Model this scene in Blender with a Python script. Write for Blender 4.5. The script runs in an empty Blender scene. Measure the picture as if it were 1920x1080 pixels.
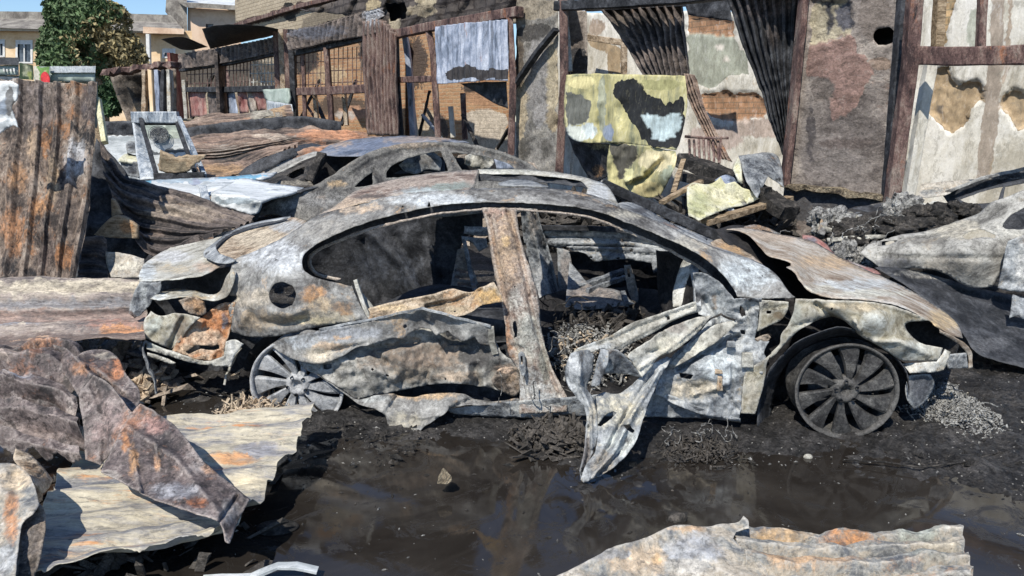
import bpy, math, random
import numpy as np
from mathutils import Vector
from mathutils.geometry import delaunay_2d_cdt
random.seed(7)
rng = np.random.default_rng(7)
SC = bpy.context.scene
COL = SC.collection
# ---------------------------------------------------------------- camera, sky, sun, exposure
CAM_H, TILT, FPX = 1.6, math.radians(12.75), 1423.0
cam = bpy.data.cameras.new('camera'); camo = bpy.data.objects.new('camera', cam); COL.objects.link(camo)
cam.sensor_width = 36; cam.lens = FPX/1920*36; cam.clip_start = 0.05; cam.clip_end = 2000
camo.location = (0, 0, CAM_H); camo.rotation_euler = (math.radians(90)-TILT, 0, 0)
SC.camera = camo
SUN_EL, SUN_AZ = 50.0, 24.0      # degrees; azimuth: light travels +Y, swung towards +X
W = bpy.data.worlds.new('World'); SC.world = W; W.use_nodes = True
wn = W.node_tree; bgn = wn.nodes['Background']
sky = wn.nodes.new('ShaderNodeTexSky'); sky.sky_type = 'NISHITA'; sky.sun_disc = False
sky.sun_elevation = math.radians(SUN_EL); sky.sun_rotation = math.radians(180+SUN_AZ)
sky.air_density = 1.0; sky.dust_density = 0.2; sky.ozone_density = 6.0
wn.links.new(sky.outputs[0], bgn.inputs[0]); bgn.inputs[1].default_value = 0.13
sl = bpy.data.lights.new('sun', 'SUN'); sl.energy = 5.0; sl.angle = math.radians(0.5); sl.color = (1.0, 0.935, 0.83)
so = bpy.data.objects.new('sun', sl); COL.objects.link(so)
ce, se = math.cos(math.radians(SUN_EL)), math.sin(math.radians(SUN_EL))
ca, sa = math.cos(math.radians(SUN_AZ)), math.sin(math.radians(SUN_AZ))
so.rotation_euler = Vector((sa*ce, ca*ce, -se)).to_track_quat('-Z', 'Y').to_euler()
so.location = (-6, -8, 12)
SC.view_settings.view_transform = 'Standard'; SC.view_settings.look = 'None'
SC.view_settings.exposure = 0.2; SC.view_settings.gamma = 1

# ---------------------------------------------------------------- measuring helpers
ct, st = math.cos(TILT), math.sin(TILT)
def dirs(px, py):
    u = (np.asarray(px, float)-960)/FPX; v = (540-np.asarray(py, float))/FPX
    return u, ct+v*st, -st+v*ct
def FR(a, c):
    """upright reference plane turned by a degrees; d = metres behind it"""
    n0, n1 = math.sin(math.radians(a)), math.cos(math.radians(a))
    def f(px, py, d):
        x, y, z = dirs(px, py); t = (c+np.asarray(d, float))/(n0*x+n1*y)
        return np.stack([x*t, y*t, CAM_H+z*t], -1)
    f.n = np.array([n0, n1, 0.0])
    return f
def G(px, py, z=0.0):
    x, y, zz = dirs(px, py); t = (z-CAM_H)/zz
    return np.array([x*t, y*t, z+0*t])
YF = FR(0, 0)              # d = distance north of the camera
CF = FR(6, 3.756)          # near flank of the main wreck
WF = FR(50.2, 7.31)        # front of the burnt workshop

# ---------------------------------------------------------------- noise
def _h(i, j, k, s):
    n = (i*374761393 + j*668265263 + k*2147483647 + s*974634777).astype(np.int64)
    n = (n ^ (n >> 13))*1274126177; n = n ^ (n >> 16)
    return (n & 0xffff)/32767.5-1.0
def vnoise(p, s=0):
    f = np.floor(p); t = p-f; t = t*t*t*(t*(t*6-15)+10); i = f.astype(np.int64)
    r = 0
    for a in (0, 1):
        for b in (0, 1):
            for c in (0, 1):
                w = (t[:, 0] if a else 1-t[:, 0])*(t[:, 1] if b else 1-t[:, 1])*(t[:, 2] if c else 1-t[:, 2])
                r = r+w*_h(i[:, 0]+a, i[:, 1]+b, i[:, 2]+c, s)
    return r
def fbm(p, o=4, s=0, g=0.5):
    r, a = 0, 1.0
    for k in range(o):
        r = r+a*vnoise(p*(2.03**k)+k*7.3, s+k); a *= g
    return r
def ridge(p, o=3, s=0):
    r, a = 0, 1.0
    for k in range(o):
        r = r+a*(1-2*np.abs(vnoise(p*(1.9**k)+k*3.1, s+k))); a *= 0.5
    return r*0.6
def fold(p, s=0):
    """flat facets meeting in sharp folds: linear interpolation over a skewed triangle lattice"""
    a = s*1.7; x = p[:, 0]+.43*p[:, 1]; z = p[:, 2]+.61*p[:, 1]
    u = x*math.cos(a)+z*math.sin(a); v = -x*math.sin(a)+z*math.cos(a)
    u = u+.25*vnoise(p*.9, s+31); v = v+.25*vnoise(p*.9, s+32)
    k = (u+v)*.366; i = np.floor(u+k); j = np.floor(v+k); fx = u+k-i; fy = v+k-j
    i = i.astype(np.int64); j = j.astype(np.int64); z0 = i*0+s
    h00, h11 = _h(i, j, z0, s), _h(i+1, j+1, z0, s); lo = fx > fy
    hm = np.where(lo, _h(i+1, j, z0, s), _h(i, j+1, z0, s)); mx = np.maximum(fx, fy); mn = np.minimum(fx, fy)
    return h00*(1-mx)+hm*(mx-mn)+h11*mn
def crumple(p, fr, amp, s, kind='r'):
    if kind == 'r': return amp*(0.85*fold(p*fr*1.1, s)+0.42*fold(p*fr*2.4, s+1)+0.18*ridge(p*fr*1.6, 2, s)+.10*fbm(p*fr*5, 2, s+5))
    q = p*fr
    q = q+0.35*np.stack([vnoise(q*0.7, s+11), vnoise(q*0.7, s+12), vnoise(q*0.7, s+13)], -1)
    if kind == 'r': return amp*(0.75*ridge(q, 3, s)+0.35*fbm(q*2.3, 2, s+5))
    return amp*fbm(q, 4, s)

# ---------------------------------------------------------------- object helpers
_seed = [100]
def sd():
    _seed[0] += 17; return _seed[0]
def thing(name, label, cat, loc=(0, 0, 0), group=None):
    o = bpy.data.objects.new(name, None); COL.objects.link(o); o.location = loc
    o.empty_display_size = 0.2
    o['label'] = label; o['category'] = cat
    if group: o['group'] = group
    return o
def tag(o, label, cat, group=None, kind=None):
    if label: o['label'] = label
    if cat: o['category'] = cat
    if group: o['group'] = group
    if kind: o['kind'] = kind
    return o
def wloc(o):
    v = Vector((0, 0, 0))
    while o is not None: v = v+Vector(o.location); o = o.parent
    return np.array(v)
def mk(name, V, Fc, mat, parent=None, tint=None, smooth=True, thick=0, loc=None, off=1.0):
    V = np.asarray(V, float)
    if parent is None:
        if loc is None: loc = (V.min(0)+V.max(0))/2; loc[2] = V[:, 2].min()
        base = np.asarray(loc, float)
    else: base = wloc(parent)
    me = bpy.data.meshes.new(name)
    me.from_pydata((V-base).tolist(), [], [list(map(int, f)) for f in Fc]); me.validate()
    if smooth: me.polygons.foreach_set('use_smooth', [True]*len(me.polygons))
    if mat: me.materials.append(mat)
    if tint is None or len(me.vertices) != len(tint): tint = np.zeros((len(me.vertices), 4), np.float32)
    if True:
        a = me.color_attributes.new('tint', 'FLOAT_COLOR', 'POINT')
        a.data.foreach_set('color', np.asarray(tint, np.float32).ravel())
    me.update()
    o = bpy.data.objects.new(name, me); COL.objects.link(o)
    if parent is None: o.location = tuple(base)
    else: o.parent = parent
    if thick:
        m = o.modifiers.new('thick', 'SOLIDIFY'); m.thickness = thick; m.offset = off
    return o
def inpoly(P, poly):
    x, y = P[:, 0], P[:, 1]; r = np.zeros(len(P), bool); n = len(poly)
    for i in range(n):
        x0, y0 = poly[i][:2]; x1, y1 = poly[i-1][:2]
        c = ((y0 > y) != (y1 > y)) & (x < (x1-x0)*(y-y0)/((y1-y0)+1e-12)+x0)
        r ^= c
    return r
def sdist(P, poly):
    n = len(poly); d = np.full(len(P), 1e9)
    for i in range(n):
        a = np.array(poly[i-1][:2], float); b = np.array(poly[i][:2], float); ab = b-a
        t = np.clip(((P-a)@ab)/(ab@ab+1e-9), 0, 1); q = a+t[:, None]*ab
        d = np.minimum(d, np.hypot(*(P-q).T))
    return np.where(inpoly(P, poly), d, -d)
def paintmask(P, spec):
    T = np.zeros((len(P), 4), np.float32)
    if spec:
        q = np.c_[P/15.0, np.full(len(P), len(spec)*1.7)]; P = P+np.c_[fbm(q, 4, 3, .65), fbm(q+40, 4, 4, .65)]*3.2
    for s in spec or []:
        if s[0] == 'b':
            _, cx, cy, rx, ry, col = s[:6]; k = s[6] if len(s) > 6 else 1.0
            a = np.clip(1.6-1.1*np.hypot((P[:, 0]-cx)/rx, (P[:, 1]-cy)/ry), 0, 1)*k
        else:
            _, poly, col = s[:3]; fe = s[3] if len(s) > 3 else 6.0; k = s[4] if len(s) > 4 else 1.0
            a = np.clip(0.5+sdist(P, poly)/(2*fe), 0, 1)*k
        w = a >= T[:, 3]*0.999
        w &= a > 0.02
        T[w, :3] = col; T[w, 3] = a[w]
    return T
def dens(poly, step, smooth, closed=True):
    P = np.array(poly, float); n = len(P); out = []
    a = P[:, :2]-np.roll(P, 1, 0)[:, :2]; b = np.roll(P, -1, 0)[:, :2]-P[:, :2]
    sh = (a*b).sum(1)/(np.linalg.norm(a, axis=1)*np.linalg.norm(b, axis=1)+1e-9) < 0.64
    for i in range(n if closed else n-1):
        p0, p1, p2, p3 = P[(i-1) % n], P[i], P[(i+1) % n], P[(i+2) % n]
        if not closed:
            if i == 0: p0 = p1
            if i == n-2: p3 = p2
        m = max(1, int(round(np.hypot(*(p2-p1)[:2])/step)))
        for k in range(m):
            t = k/m
            if smooth and sh[i]: p0 = 2*p1-p2
            if smooth and sh[(i+1) % n]: p3 = 2*p2-p1
            if smooth: q = 0.5*((2*p1)+(-p0+p2)*t+(2*p0-5*p1+4*p2-p3)*t*t+(-p0+3*p1-3*p2+p3)*t**3)
            else: q = p1+(p2-p1)*t
            out.append(q)
    if not closed: out.append(P[-1])
    return np.array(out)
def tps(C, Q):
    C = np.array(C, float); X = C[:, :2]/1000; z = C[:, 2]; n = len(X)
    if np.ptp(z) < 1e-9: return np.full(len(Q), z[0])
    X = X+rng.normal(0, 1e-5, X.shape)
    def U(r): return np.where(r > 0, r*r*np.log(r+1e-12), 0)
    K = U(np.hypot(X[:, None, 0]-X[None, :, 0], X[:, None, 1]-X[None, :, 1]))+1e-4*np.eye(n)
    A = np.zeros((n+3, n+3)); A[:n, :n] = K; A[:n, n] = 1; A[:n, n+1:] = X; A[n, :n] = 1; A[n+1:, :n] = X.T
    w = np.linalg.lstsq(A, np.r_[z, 0, 0, 0], rcond=1e-9)[0]
    q = np.asarray(Q)/1000
    r = U(np.hypot(q[:, None, 0]-X[None, :, 0], q[:, None, 1]-X[None, :, 1]))@w[:n]+w[n]+q@w[n+1:]
    return np.clip(r, z.min()-0.15*np.ptp(z), z.max()+0.15*np.ptp(z))
def panel(name, parent, mat, pts, f=CF, d=0.0, holes=(), ctrl=(), step=6, amp=0.01, fr=6, kind='r',
          jag=0.8, smooth=True, thick=0.004, paint=None, relief=(), creases=(), off=1.0, fine=0.28):
    """a sheet of metal or masonry: outline points (px,py[,d]) on reference plane f, dented by crumple noise.
    creases: (poly-line, radius px, depth m) pressed folds"""
    s = sd()
    Pt = [(p[0], p[1], p[2] if len(p) > 2 else d) for p in pts]
    O = dens(Pt, step, smooth)
    if jag:
        q = np.c_[O[:, 0]/13.0, O[:, 1]/13.0, np.full(len(O), s*0.37)]
        O[:, 0] += jag*fbm(q, 3, s); O[:, 1] += jag*fbm(q+50, 3, s+3)
    HL = []
    for h in holes:
        hh = dens([(p[0], p[1], 0) for p in h], step*0.8, smooth)
        q = np.c_[hh[:, 0]/9.0, hh[:, 1]/9.0, np.full(len(hh), s*0.37)]
        hh[:, 0] += jag*fbm(q, 2, s); hh[:, 1] += jag*fbm(q+50, 2, s+3); HL.append(hh)
    x0, y0 = O[:, :2].min(0); x1, y1 = O[:, :2].max(0)
    gx, gy = np.meshgrid(np.arange(x0, x1, step), np.arange(y0, y1, step*0.87))
    gx = gx+(np.arange(gx.shape[0]) % 2)[:, None]*step*0.5
    I = np.c_[gx.ravel(), gy.ravel()]; I = I+rng.uniform(-.22, .22, I.shape)*step
    I = I[sdist(I, O) > step*0.45]
    for h in HL: I = I[sdist(I, h) < -step*0.45]
    pts2 = [tuple(p[:2]) for p in O]; ed = [(i, (i+1) % len(O)) for i in range(len(O))]
    for h in HL:
        b = len(pts2); pts2 += [tuple(p[:2]) for p in h]; ed += [(b+i, b+(i+1) % len(h)) for i in range(len(h))]
    pts2 += [tuple(p) for p in I]
    r = delaunay_2d_cdt([Vector(p) for p in pts2], ed, [], 0, 1e-4)
    Q = np.array([tuple(v) for v in r[0]]); T = np.array([t for t in r[2] if len(t) == 3])
    cen = Q[T].mean(1); keep = inpoly(cen, O)
    for h in HL: keep &= ~inpoly(cen, h)
    T = T[keep]
    use = np.unique(T); mp = np.full(len(Q), -1); mp[use] = np.arange(len(use)); Q = Q[use]; T = mp[T]
    D = tps(list(Pt)+[tuple(c) for c in ctrl], Q)
    for (line, rad, dep) in creases:
        dd = np.full(len(Q), 1e9)
        for a, b in zip(line[:-1], line[1:]):
            a = np.array(a, float); b = np.array(b, float); ab = b-a
            t = np.clip(((Q-a)@ab)/(ab@ab), 0, 1); dd = np.minimum(dd, np.hypot(*(Q-(a+t[:, None]*ab)).T))
        D = D+dep*np.clip(1-dd/rad, 0, 1)
    for (pl, dep) in relief:
        w = np.clip(0.5+(sdist(Q, pl)+1.6*fbm(np.c_[Q/9, np.full(len(Q), s)], 3, s))/2.4, 0, 1)
        D = D+dep*w*(1+.18*fbm(np.c_[Q/7, np.full(len(Q), s+4)], 3, s+4))
    B = f(Q[:, 0], Q[:, 1], D)
    if amp: D = D+crumple(B, fr, amp, s, kind)+crumple(B, fr*3.3, amp*fine, s+40, 'r')
    V = f(Q[:, 0], Q[:, 1], D)
    a, b, c = V[T[:, 0]], V[T[:, 1]], V[T[:, 2]]
    nn = np.cross(b-a, c-a).mean(0)
    if nn@f.n > 0: T = T[:, ::-1]
    tint = paintmask(Q, paint)
    if thick > .1:                                     # walls: a plain back face and closed edges
        m = len(V); Bk = f(Q[:, 0], Q[:, 1], np.median(D)+thick+0*D)
        e = {}
        for t in T:
            for x, y in ((t[0], t[1]), (t[1], t[2]), (t[2], t[0])): e[(x, y)] = e.get((x, y), 0)+1
        rimf = [(y, x, x+m, y+m) for (x, y) in e if (y, x) not in e]
        Fc = [tuple(t) for t in T]+[(t[2]+m, t[1]+m, t[0]+m) for t in T]+rimf
        return mk(name, np.r_[V, Bk], Fc, mat, parent, np.r_[tint, tint], bool(amp), 0)
    return mk(name, V, T, mat, parent, tint, bool(amp), thick, off=-off)
def cat1(P, t):
    """Catmull-Rom through rows P (k,...) at parameters t in 0..1"""
    k = len(P); x = np.clip(t, 0, 1)*(k-1); i = np.minimum(x.astype(int), k-2); u = (x-i)
    u = u.reshape(u.shape+(1,)*(P.ndim-1))
    p1, p2 = P[i], P[i+1]; p0 = np.where((i == 0).reshape(u.shape), 2*p1-p2, P[np.maximum(i-1, 0)])
    p3 = np.where((i == k-2).reshape(u.shape), 2*p2-p1, P[np.minimum(i+2, k-1)])
    return 0.5*((2*p1)+(-p0+p2)*u+(2*p0-5*p1+4*p2-p3)*u*u+(-p0+3*p1-3*p2+p3)*u**3)
def grid_faces(nu, nv):
    i = np.arange(nv-1)[:, None]*nu+np.arange(nu-1)[None, :]; i = i.ravel()
    return np.c_[i, i+1, i+nu+1, i+nu]
def corr(name, parent, mat, rows, f=YF, n=12, across='u', amp=0.012, nu=160, nv=60, cr=0.02, fr=3, kind='r',
         jag=0.02, thick=0.003, paint=None, trap=1.6, tear=0, rib=0):
    """corrugated roofing sheet through control rows of (px,py,d); the ribs repeat along u (columns) or v (rows)"""
    s = sd(); R = np.array(rows, float)
    u = np.linspace(0, 1, nu); v = np.linspace(0, 1, nv)
    UU, VV = np.meshgrid(u, v)
    e = lambda w, k: jag*(0.5+0.5*fbm(np.c_[w.ravel()*9, w.ravel()*0+s, w.ravel()*0+k], 4, s+k)).reshape(w.shape)
    U2 = e(VV, 1)+(1-e(VV, 1)-e(VV, 2))*UU; V2 = e(UU, 3)+(1-e(UU, 3)-e(UU, 4))*VV
    A = cat1(R, v)                                 # (nv, cols, 3)
    M = cat1(np.swapaxes(A, 0, 1), u)              # (nu, nv, 3)
    M = np.swapaxes(M, 0, 1)
    # resample with jagged parameters (bilinear)
    xu = U2*(nu-1); xv = V2*(nv-1); iu = np.clip(xu.astype(int), 0, nu-2); iv = np.clip(xv.astype(int), 0, nv-2)
    fu = (xu-iu)[..., None]; fv = (xv-iv)[..., None]
    K = (M[iv, iu]*(1-fu)+M[iv, iu+1]*fu)*(1-fv)+(M[iv+1, iu]*(1-fu)+M[iv+1, iu+1]*fu)*fv
    Q = K[..., :2].reshape(-1, 2); D = K[..., 2].ravel()
    B = f(Q[:, 0], Q[:, 1], D).reshape(nv, nu, 3)
    du = np.gradient(B, axis=1); dv = np.gradient(B, axis=0)
    N = np.cross(du, dv); N /= np.linalg.norm(N, axis=-1, keepdims=True)+1e-12
    cam3 = B-np.array([0, 0, CAM_H])
    N = np.where((N*cam3).sum(-1, keepdims=True) > 0, -N, N)
    ph = (U2 if across == 'u' else V2)*n*2*math.pi
    pr = np.clip(trap*(np.sin(ph+0.5*fbm(B.reshape(-1, 3)*1.3, 2, s).reshape(ph.shape))-rib), -1, 1)
    fade = np.clip(1.0+0.6*fbm(B.reshape(-1, 3)*2.0, 2, s+9), 0.25, 1.3).reshape(ph.shape)
    off = amp*pr*fade+crumple(B.reshape(-1, 3), fr, cr, s, kind).reshape(ph.shape)+crumple(B.reshape(-1, 3), fr*3.5, cr*.4, s+40, 'r').reshape(ph.shape)
    V = (B+N*off[..., None]).reshape(-1, 3)
    Fc = grid_faces(nu, nv)
    if tear:
        cen = V[Fc].mean(1); uu = UU.ravel()[Fc].mean(1); vv = VV.ravel()[Fc].mean(1)
        edge = np.minimum(np.minimum(uu, 1-uu), np.minimum(vv, 1-vv))
        m = fbm(cen*7, 3, s+21)+1.2*np.clip(1-edge/0.12, 0, 1)
        Fc = Fc[m < 2.2-tear]
    nn = np.cross(V[Fc[:, 1]]-V[Fc[:, 0]], V[Fc[:, 3]]-V[Fc[:, 0]])
    if ((V[Fc[:, 0]]-np.array([0, 0, CAM_H]))*nn).sum() > 0: Fc = Fc[:, ::-1]
    return mk(name, V, Fc, mat, parent, paintmask(Q, paint), True, thick, off=-1)
def beam(name, parent, mat, path, w=0.06, h=0.06, f=YF, seg=0.08, rough=0.003, paint=None, world=False, round_=False, taper=1.0):
    """bar of section w x h along a path of (px,py,d) (or world points)"""
    s = sd()
    P = np.array(path, float)
    if not world: P = f(P[:, 0], P[:, 1], P[:, 2])
    L = []
    for a, b in zip(P[:-1], P[1:]):
        m = max(1, int(np.linalg.norm(b-a)/seg))
        L += [a+(b-a)*k/m for k in range(m)]
    L.append(P[-1]); L = np.array(L)
    T = np.gradient(L, axis=0); T /= np.linalg.norm(T, axis=1, keepdims=True)
    ref = np.array([0, 0, 1.0]) if abs(T[:, 2]).mean() < 0.7 else np.array([1.0, 0, 0])
    S = np.cross(T, ref); S /= np.linalg.norm(S, axis=1, keepdims=True); N = np.cross(S, T)
    if round_: sec = [(math.cos(a)*.5, math.sin(a)*.5) for a in np.linspace(0, 2*math.pi, 9)[:-1]]
    else:
        b = .42; sec = [(-.5, -b), (-b, -.5), (b, -.5), (.5, -b), (.5, b), (b, .5), (-b, .5), (-.5, b)]
    V = []
    for i, p in enumerate(L):
        k = 1+(taper-1)*i/max(1, len(L)-1)
        for (a, b) in sec: V.append(p+S[i]*a*w*k+N[i]*b*h*k)
    V = np.array(V)
    if rough: V += rough*np.stack([fbm(V*17, 3, s), fbm(V*17+9, 3, s+1), fbm(V*17+19, 3, s+2)], -1)
    m = len(sec); n = len(L); Fc = []
    for i in range(n-1):
        for j in range(m):
            Fc.append((i*m+j, i*m+(j+1) % m, (i+1)*m+(j+1) % m, (i+1)*m+j))
    Fc = [list(x) for x in Fc]+[list(range(m))[::-1], [(n-1)*m+j for j in range(m)]]
    return mk(name, V, Fc, mat, parent, None, round_)
class MB:
    """collects simple pieces into one mesh"""
    def __init__(s): s.V = []; s.F = []
    def add(s, V, Fc):
        b = len(s.V); s.V += [tuple(v) for v in V]; s.F += [[b+i for i in q] for q in Fc]
    def box(s, lo, hi):
        x0, y0, z0 = lo; x1, y1, z1 = hi
        s.add([(x0, y0, z0), (x1, y0, z0), (x1, y1, z0), (x0, y1, z0), (x0, y0, z1), (x1, y0, z1), (x1, y1, z1), (x0, y1, z1)],
              [(0, 3, 2, 1), (4, 5, 6, 7), (0, 1, 5, 4), (1, 2, 6, 5), (2, 3, 7, 6), (3, 0, 4, 7)])
    def tube(s, P, r, m=5, closed=False):
        P = np.array(P, float); n = len(P); T = np.gradient(P, axis=0); T /= np.linalg.norm(T, axis=1, keepdims=True)+1e-9
        ref = np.array([0.3, 0.2, 0.93]); S = np.cross(T, ref); S /= np.linalg.norm(S, axis=1, keepdims=True)+1e-9; N = np.cross(S, T)
        V = []
        for i in range(n):
            for j in range(m):
                a = 2*math.pi*j/m; V.append(P[i]+r*(S[i]*math.cos(a)+N[i]*math.sin(a)))
        Fc = [(i*m+j, i*m+(j+1) % m, (i+1)*m+(j+1) % m, (i+1)*m+j) for i in range(n-1) for j in range(m)]
        s.add(V, Fc)
    def build(s, name, mat, parent=None, smooth=False, loc=None):
        return mk(name, np.array(s.V), s.F, mat, parent, None, smooth, loc=loc)

# ---------------------------------------------------------------- materials
def lin(c):
    return tuple(((x/255)/12.92 if x/255 <= 0.04045 else ((x/255+0.055)/1.055)**2.4) for x in c)+(1.0,)
_mi = [0]
def burnt(name, cols, scale=5, streak=(1, 1, 1), rust=0.0, rustcol=(0.30, 0.12, 0.05), soot=0.0, sootcol=(0.018, 0.018, 0.02),
          speck=0.35, rough=0.8, spec=0.3, metal=0.0, bump=0.35, fine=55, bumpd=0.01, tintk=1.0, pos=(0.40, 0.60), crisp=False, mottle=0.5, wr=0.35, grain=0.76, tbrick=False):
    m = bpy.data.materials.new(name); m.use_nodes = True; nt = m.node_tree; N = nt.nodes; L = nt.links
    bs = N['Principled BSDF']; _mi[0] += 1; off = _mi[0]*3.7
    tc = N.new('ShaderNodeTexCoord'); mp = N.new('ShaderNodeMapping'); L.new(tc.outputs['Object'], mp.inputs[0])
    mp.inputs['Location'].default_value = (off, off*0.7, off*1.3); mp.inputs['Scale'].default_value = streak
    def noise(sc, det=8, ro=0.65, dist=0.4, src=None, w=0):
        n = N.new('ShaderNodeTexNoise'); n.inputs['Scale'].default_value = sc; n.inputs['Detail'].default_value = det
        n.inputs['Roughness'].default_value = ro; n.inputs['Distortion'].default_value = dist
        if w:
            n.noise_dimensions = '4D'; n.inputs['W'].default_value = w
        L.new(src or mp.outputs[0], n.inputs['Vector']); return n.outputs['Fac']
    def mrange(x, a, b, c=0, e=1):
        r = N.new('ShaderNodeMapRange'); r.inputs[1].default_value = a; r.inputs[2].default_value = b
        r.inputs[3].default_value = c; r.inputs[4].default_value = e; r.clamp = True; L.new(x, r.inputs[0]); return r.outputs[0]
    def math_(op, a, b):
        q = N.new('ShaderNodeMath'); q.operation = op
        for i, x in enumerate((a, b)):
            if isinstance(x, (int, float)): q.inputs[i].default_value = x
            else: L.new(x, q.inputs[i])
        return q.outputs[0]
    def mix(fac, a, b, t='MIX'):
        q = N.new('ShaderNodeMix'); q.data_type = 'RGBA'; q.blend_type = t
        if isinstance(fac, (int, float)): q.inputs[0].default_value = fac
        else: L.new(fac, q.inputs[0])
        for i, x in ((6, a), (7, b)):
            if isinstance(x, tuple): q.inputs[i].default_value = x if len(x) == 4 else x+(1,)
            else: L.new(x, q.inputs[i])
        return q.outputs[2]
    nA = noise(scale, 12, grain, 0.5)
    cr = N.new('ShaderNodeValToRGB'); L.new(nA, cr.inputs[0]); el = cr.color_ramp.elements
    k = len(cols)
    for i in range(k-2): el.new(0.5)
    for i, c in enumerate(cols):
        el[i].position = pos[0]+(pos[1]-pos[0])*i/(k-1); el[i].color = tuple(c[:3])+(1,)
    col = cr.outputs[0]
    nD = noise(fine, 5, 0.75, 0, src=tc.outputs['Object'])
    nM = noise(scale*4.3, 9, 0.76, 0.3, w=off)
    if rust > 0:
        nB = noise(scale*0.55, 8, 0.7, 0.8, w=off+1)
        f1 = mrange(math_('ADD', nB, math_('MULTIPLY', math_('SUBTRACT', nM, 0.5), 0.5)), 0.63-0.3*rust, 0.71-0.3*rust)
        rc = mix(nM, tuple(x*0.55 for x in rustcol), tuple(min(1, x*1.5) for x in rustcol))
        col = mix(math_('MULTIPLY', f1, 0.85), col, rc)
    if soot > 0:
        nC = noise(scale*0.8, 8, 0.7, 0.8, w=off+2)
        f2 = mrange(math_('ADD', nC, math_('MULTIPLY', math_('SUBTRACT', nM, 0.5), 0.4)), 0.64-0.3*soot, 0.72-0.3*soot)
        col = mix(f2, col, tuple(sootcol))
    if mottle >= 0.5:
        ge = N.new('ShaderNodeNewGeometry'); worn_highlight = mrange(ge.outputs['Pointiness'], 0.505, 0.56, 0, 0.5)
        col = mix(worn_highlight, col, tuple(min(.6, x*1.1) for x in cols[-1][:3]))  # convex edges paler: worn metal, and crease highlights put into the colour
    at = N.new('ShaderNodeAttribute'); at.attribute_name = 'tint'
    if crisp:
        tf = math_('ADD', math_('MULTIPLY', at.outputs['Alpha'], 2.0), math_('MULTIPLY', math_('SUBTRACT', nM, 0.5), 2.6))
        tf = mrange(tf, 0.85, 1.05, 0, tintk)
    else:
        tf = math_('ADD', math_('MULTIPLY', at.outputs['Alpha'], 1.25), math_('ADD', math_('MULTIPLY', math_('SUBTRACT', nM, 0.5), 2.6), math_('MULTIPLY', math_('SUBTRACT', nA, 0.5), 2.2)))
        tf = mrange(tf, 0.45, 1.25, 0, 0.86*tintk)
    tf = math_('MULTIPLY', tf, mrange(at.outputs['Alpha'], 0.02, 0.1))
    nW0 = nA
    lo, hi = ((0.55, 0.54, 0.53), (1.2, 1.2, 1.2)) if crisp else ((0.30, 0.30, 0.32), (1.45, 1.42, 1.38))
    tcol = mix(mrange(nM, 0.34, 0.62), mix(1.0, at.outputs['Color'], lo, 'MULTIPLY'), mix(1.0, at.outputs['Color'], hi, 'MULTIPLY'))
    if tbrick:
        br = N.new('ShaderNodeTexBrick'); rm = N.new('ShaderNodeMapping'); rm.inputs['Rotation'].default_value = (0, 0, math.radians(50.2)); L.new(tc.outputs['Object'], rm.inputs[0])
        sx = N.new('ShaderNodeSeparateXYZ'); L.new(rm.outputs[0], sx.inputs[0]); cx = N.new('ShaderNodeCombineXYZ'); L.new(sx.outputs[0], cx.inputs[0]); L.new(math_('ADD', sx.outputs[2], math_('MULTIPLY', nW0, .03)), cx.inputs[1])
        L.new(cx.outputs[0], br.inputs[0]); br.inputs['Scale'].default_value = 1; br.inputs['Brick Width'].default_value = .24; br.inputs['Row Height'].default_value = .075; br.inputs['Mortar Size'].default_value = .009; br.inputs['Mortar Smooth'].default_value = .4
        br.inputs['Color1'].default_value = (1.1, 1.05, 1, 1); br.inputs['Color2'].default_value = (.78, .76, .76, 1); br.inputs['Mortar'].default_value = (.62, .68, .72, 1)
        sc_ = N.new('ShaderNodeSeparateColor'); L.new(at.outputs['Color'], sc_.inputs[0]); isb = mrange(math_('SUBTRACT', sc_.outputs[0], sc_.outputs[2]), .21, .23)
        tcol = mix(isb, tcol, mix(1.0, tcol, br.outputs[0], 'MULTIPLY'))
    col = mix(tf, col, tcol)
    if mottle:
        nE = noise(scale*7, 8, 0.8, 0.8, w=off+4); nF = noise(scale*1.9, 10, 0.8, 0.6, w=off+5)
        col = mix(mrange(nF, 0.505, 0.525, 0, 0.55*mottle), col, mix(1.0, col, (0.50, 0.49, 0.47), 'MULTIPLY'))
        col = mix(mrange(nE, 0.425, 0.465, 1.0*mottle, 0), col, tuple(x*0.4 for x in cols[0][:3]))
        col = mix(mrange(nE, 0.555, 0.60, 0, 0.6*mottle), col, tuple(min(.7, x*1.1) for x in cols[-1][:3]))
    v = mrange(nD, 0.30, 0.70, 1-speck, 1+speck)
    vv = N.new('ShaderNodeCombineColor')
    for i in range(3): L.new(v, vv.inputs[i])
    col = mix(1.0, col, vv.outputs[0], 'MULTIPLY')
    L.new(col, bs.inputs['Base Color'])
    bs.inputs['Roughness'].default_value = rough; bs.inputs['Metallic'].default_value = metal
    if rough < 0.75: L.new(mrange(nM, 0.3, 0.7, rough*0.75, min(1, rough*1.35)), bs.inputs['Roughness'])
    bs.inputs['Specular IOR Level'].default_value = spec
    b = N.new('ShaderNodeBump'); b.inputs['Strength'].default_value = bump; b.inputs['Distance'].default_value = bumpd
    nW = noise(scale*2.4, 4, 0.55, 0.8, w=off+6)
    nw = math_('ABSOLUTE', math_('SUBTRACT', nW, 0.5), 0)
    hh = math_('ADD', math_('ADD', math_('MULTIPLY', nD, 0.5), math_('MULTIPLY', nM, 0.7)), math_('MULTIPLY', math_('MINIMUM', nw, 0.09), wr*9))
    L.new(hh, b.inputs['Height']); L.new(b.outputs[0], bs.inputs['Normal'])
    return m
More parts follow.
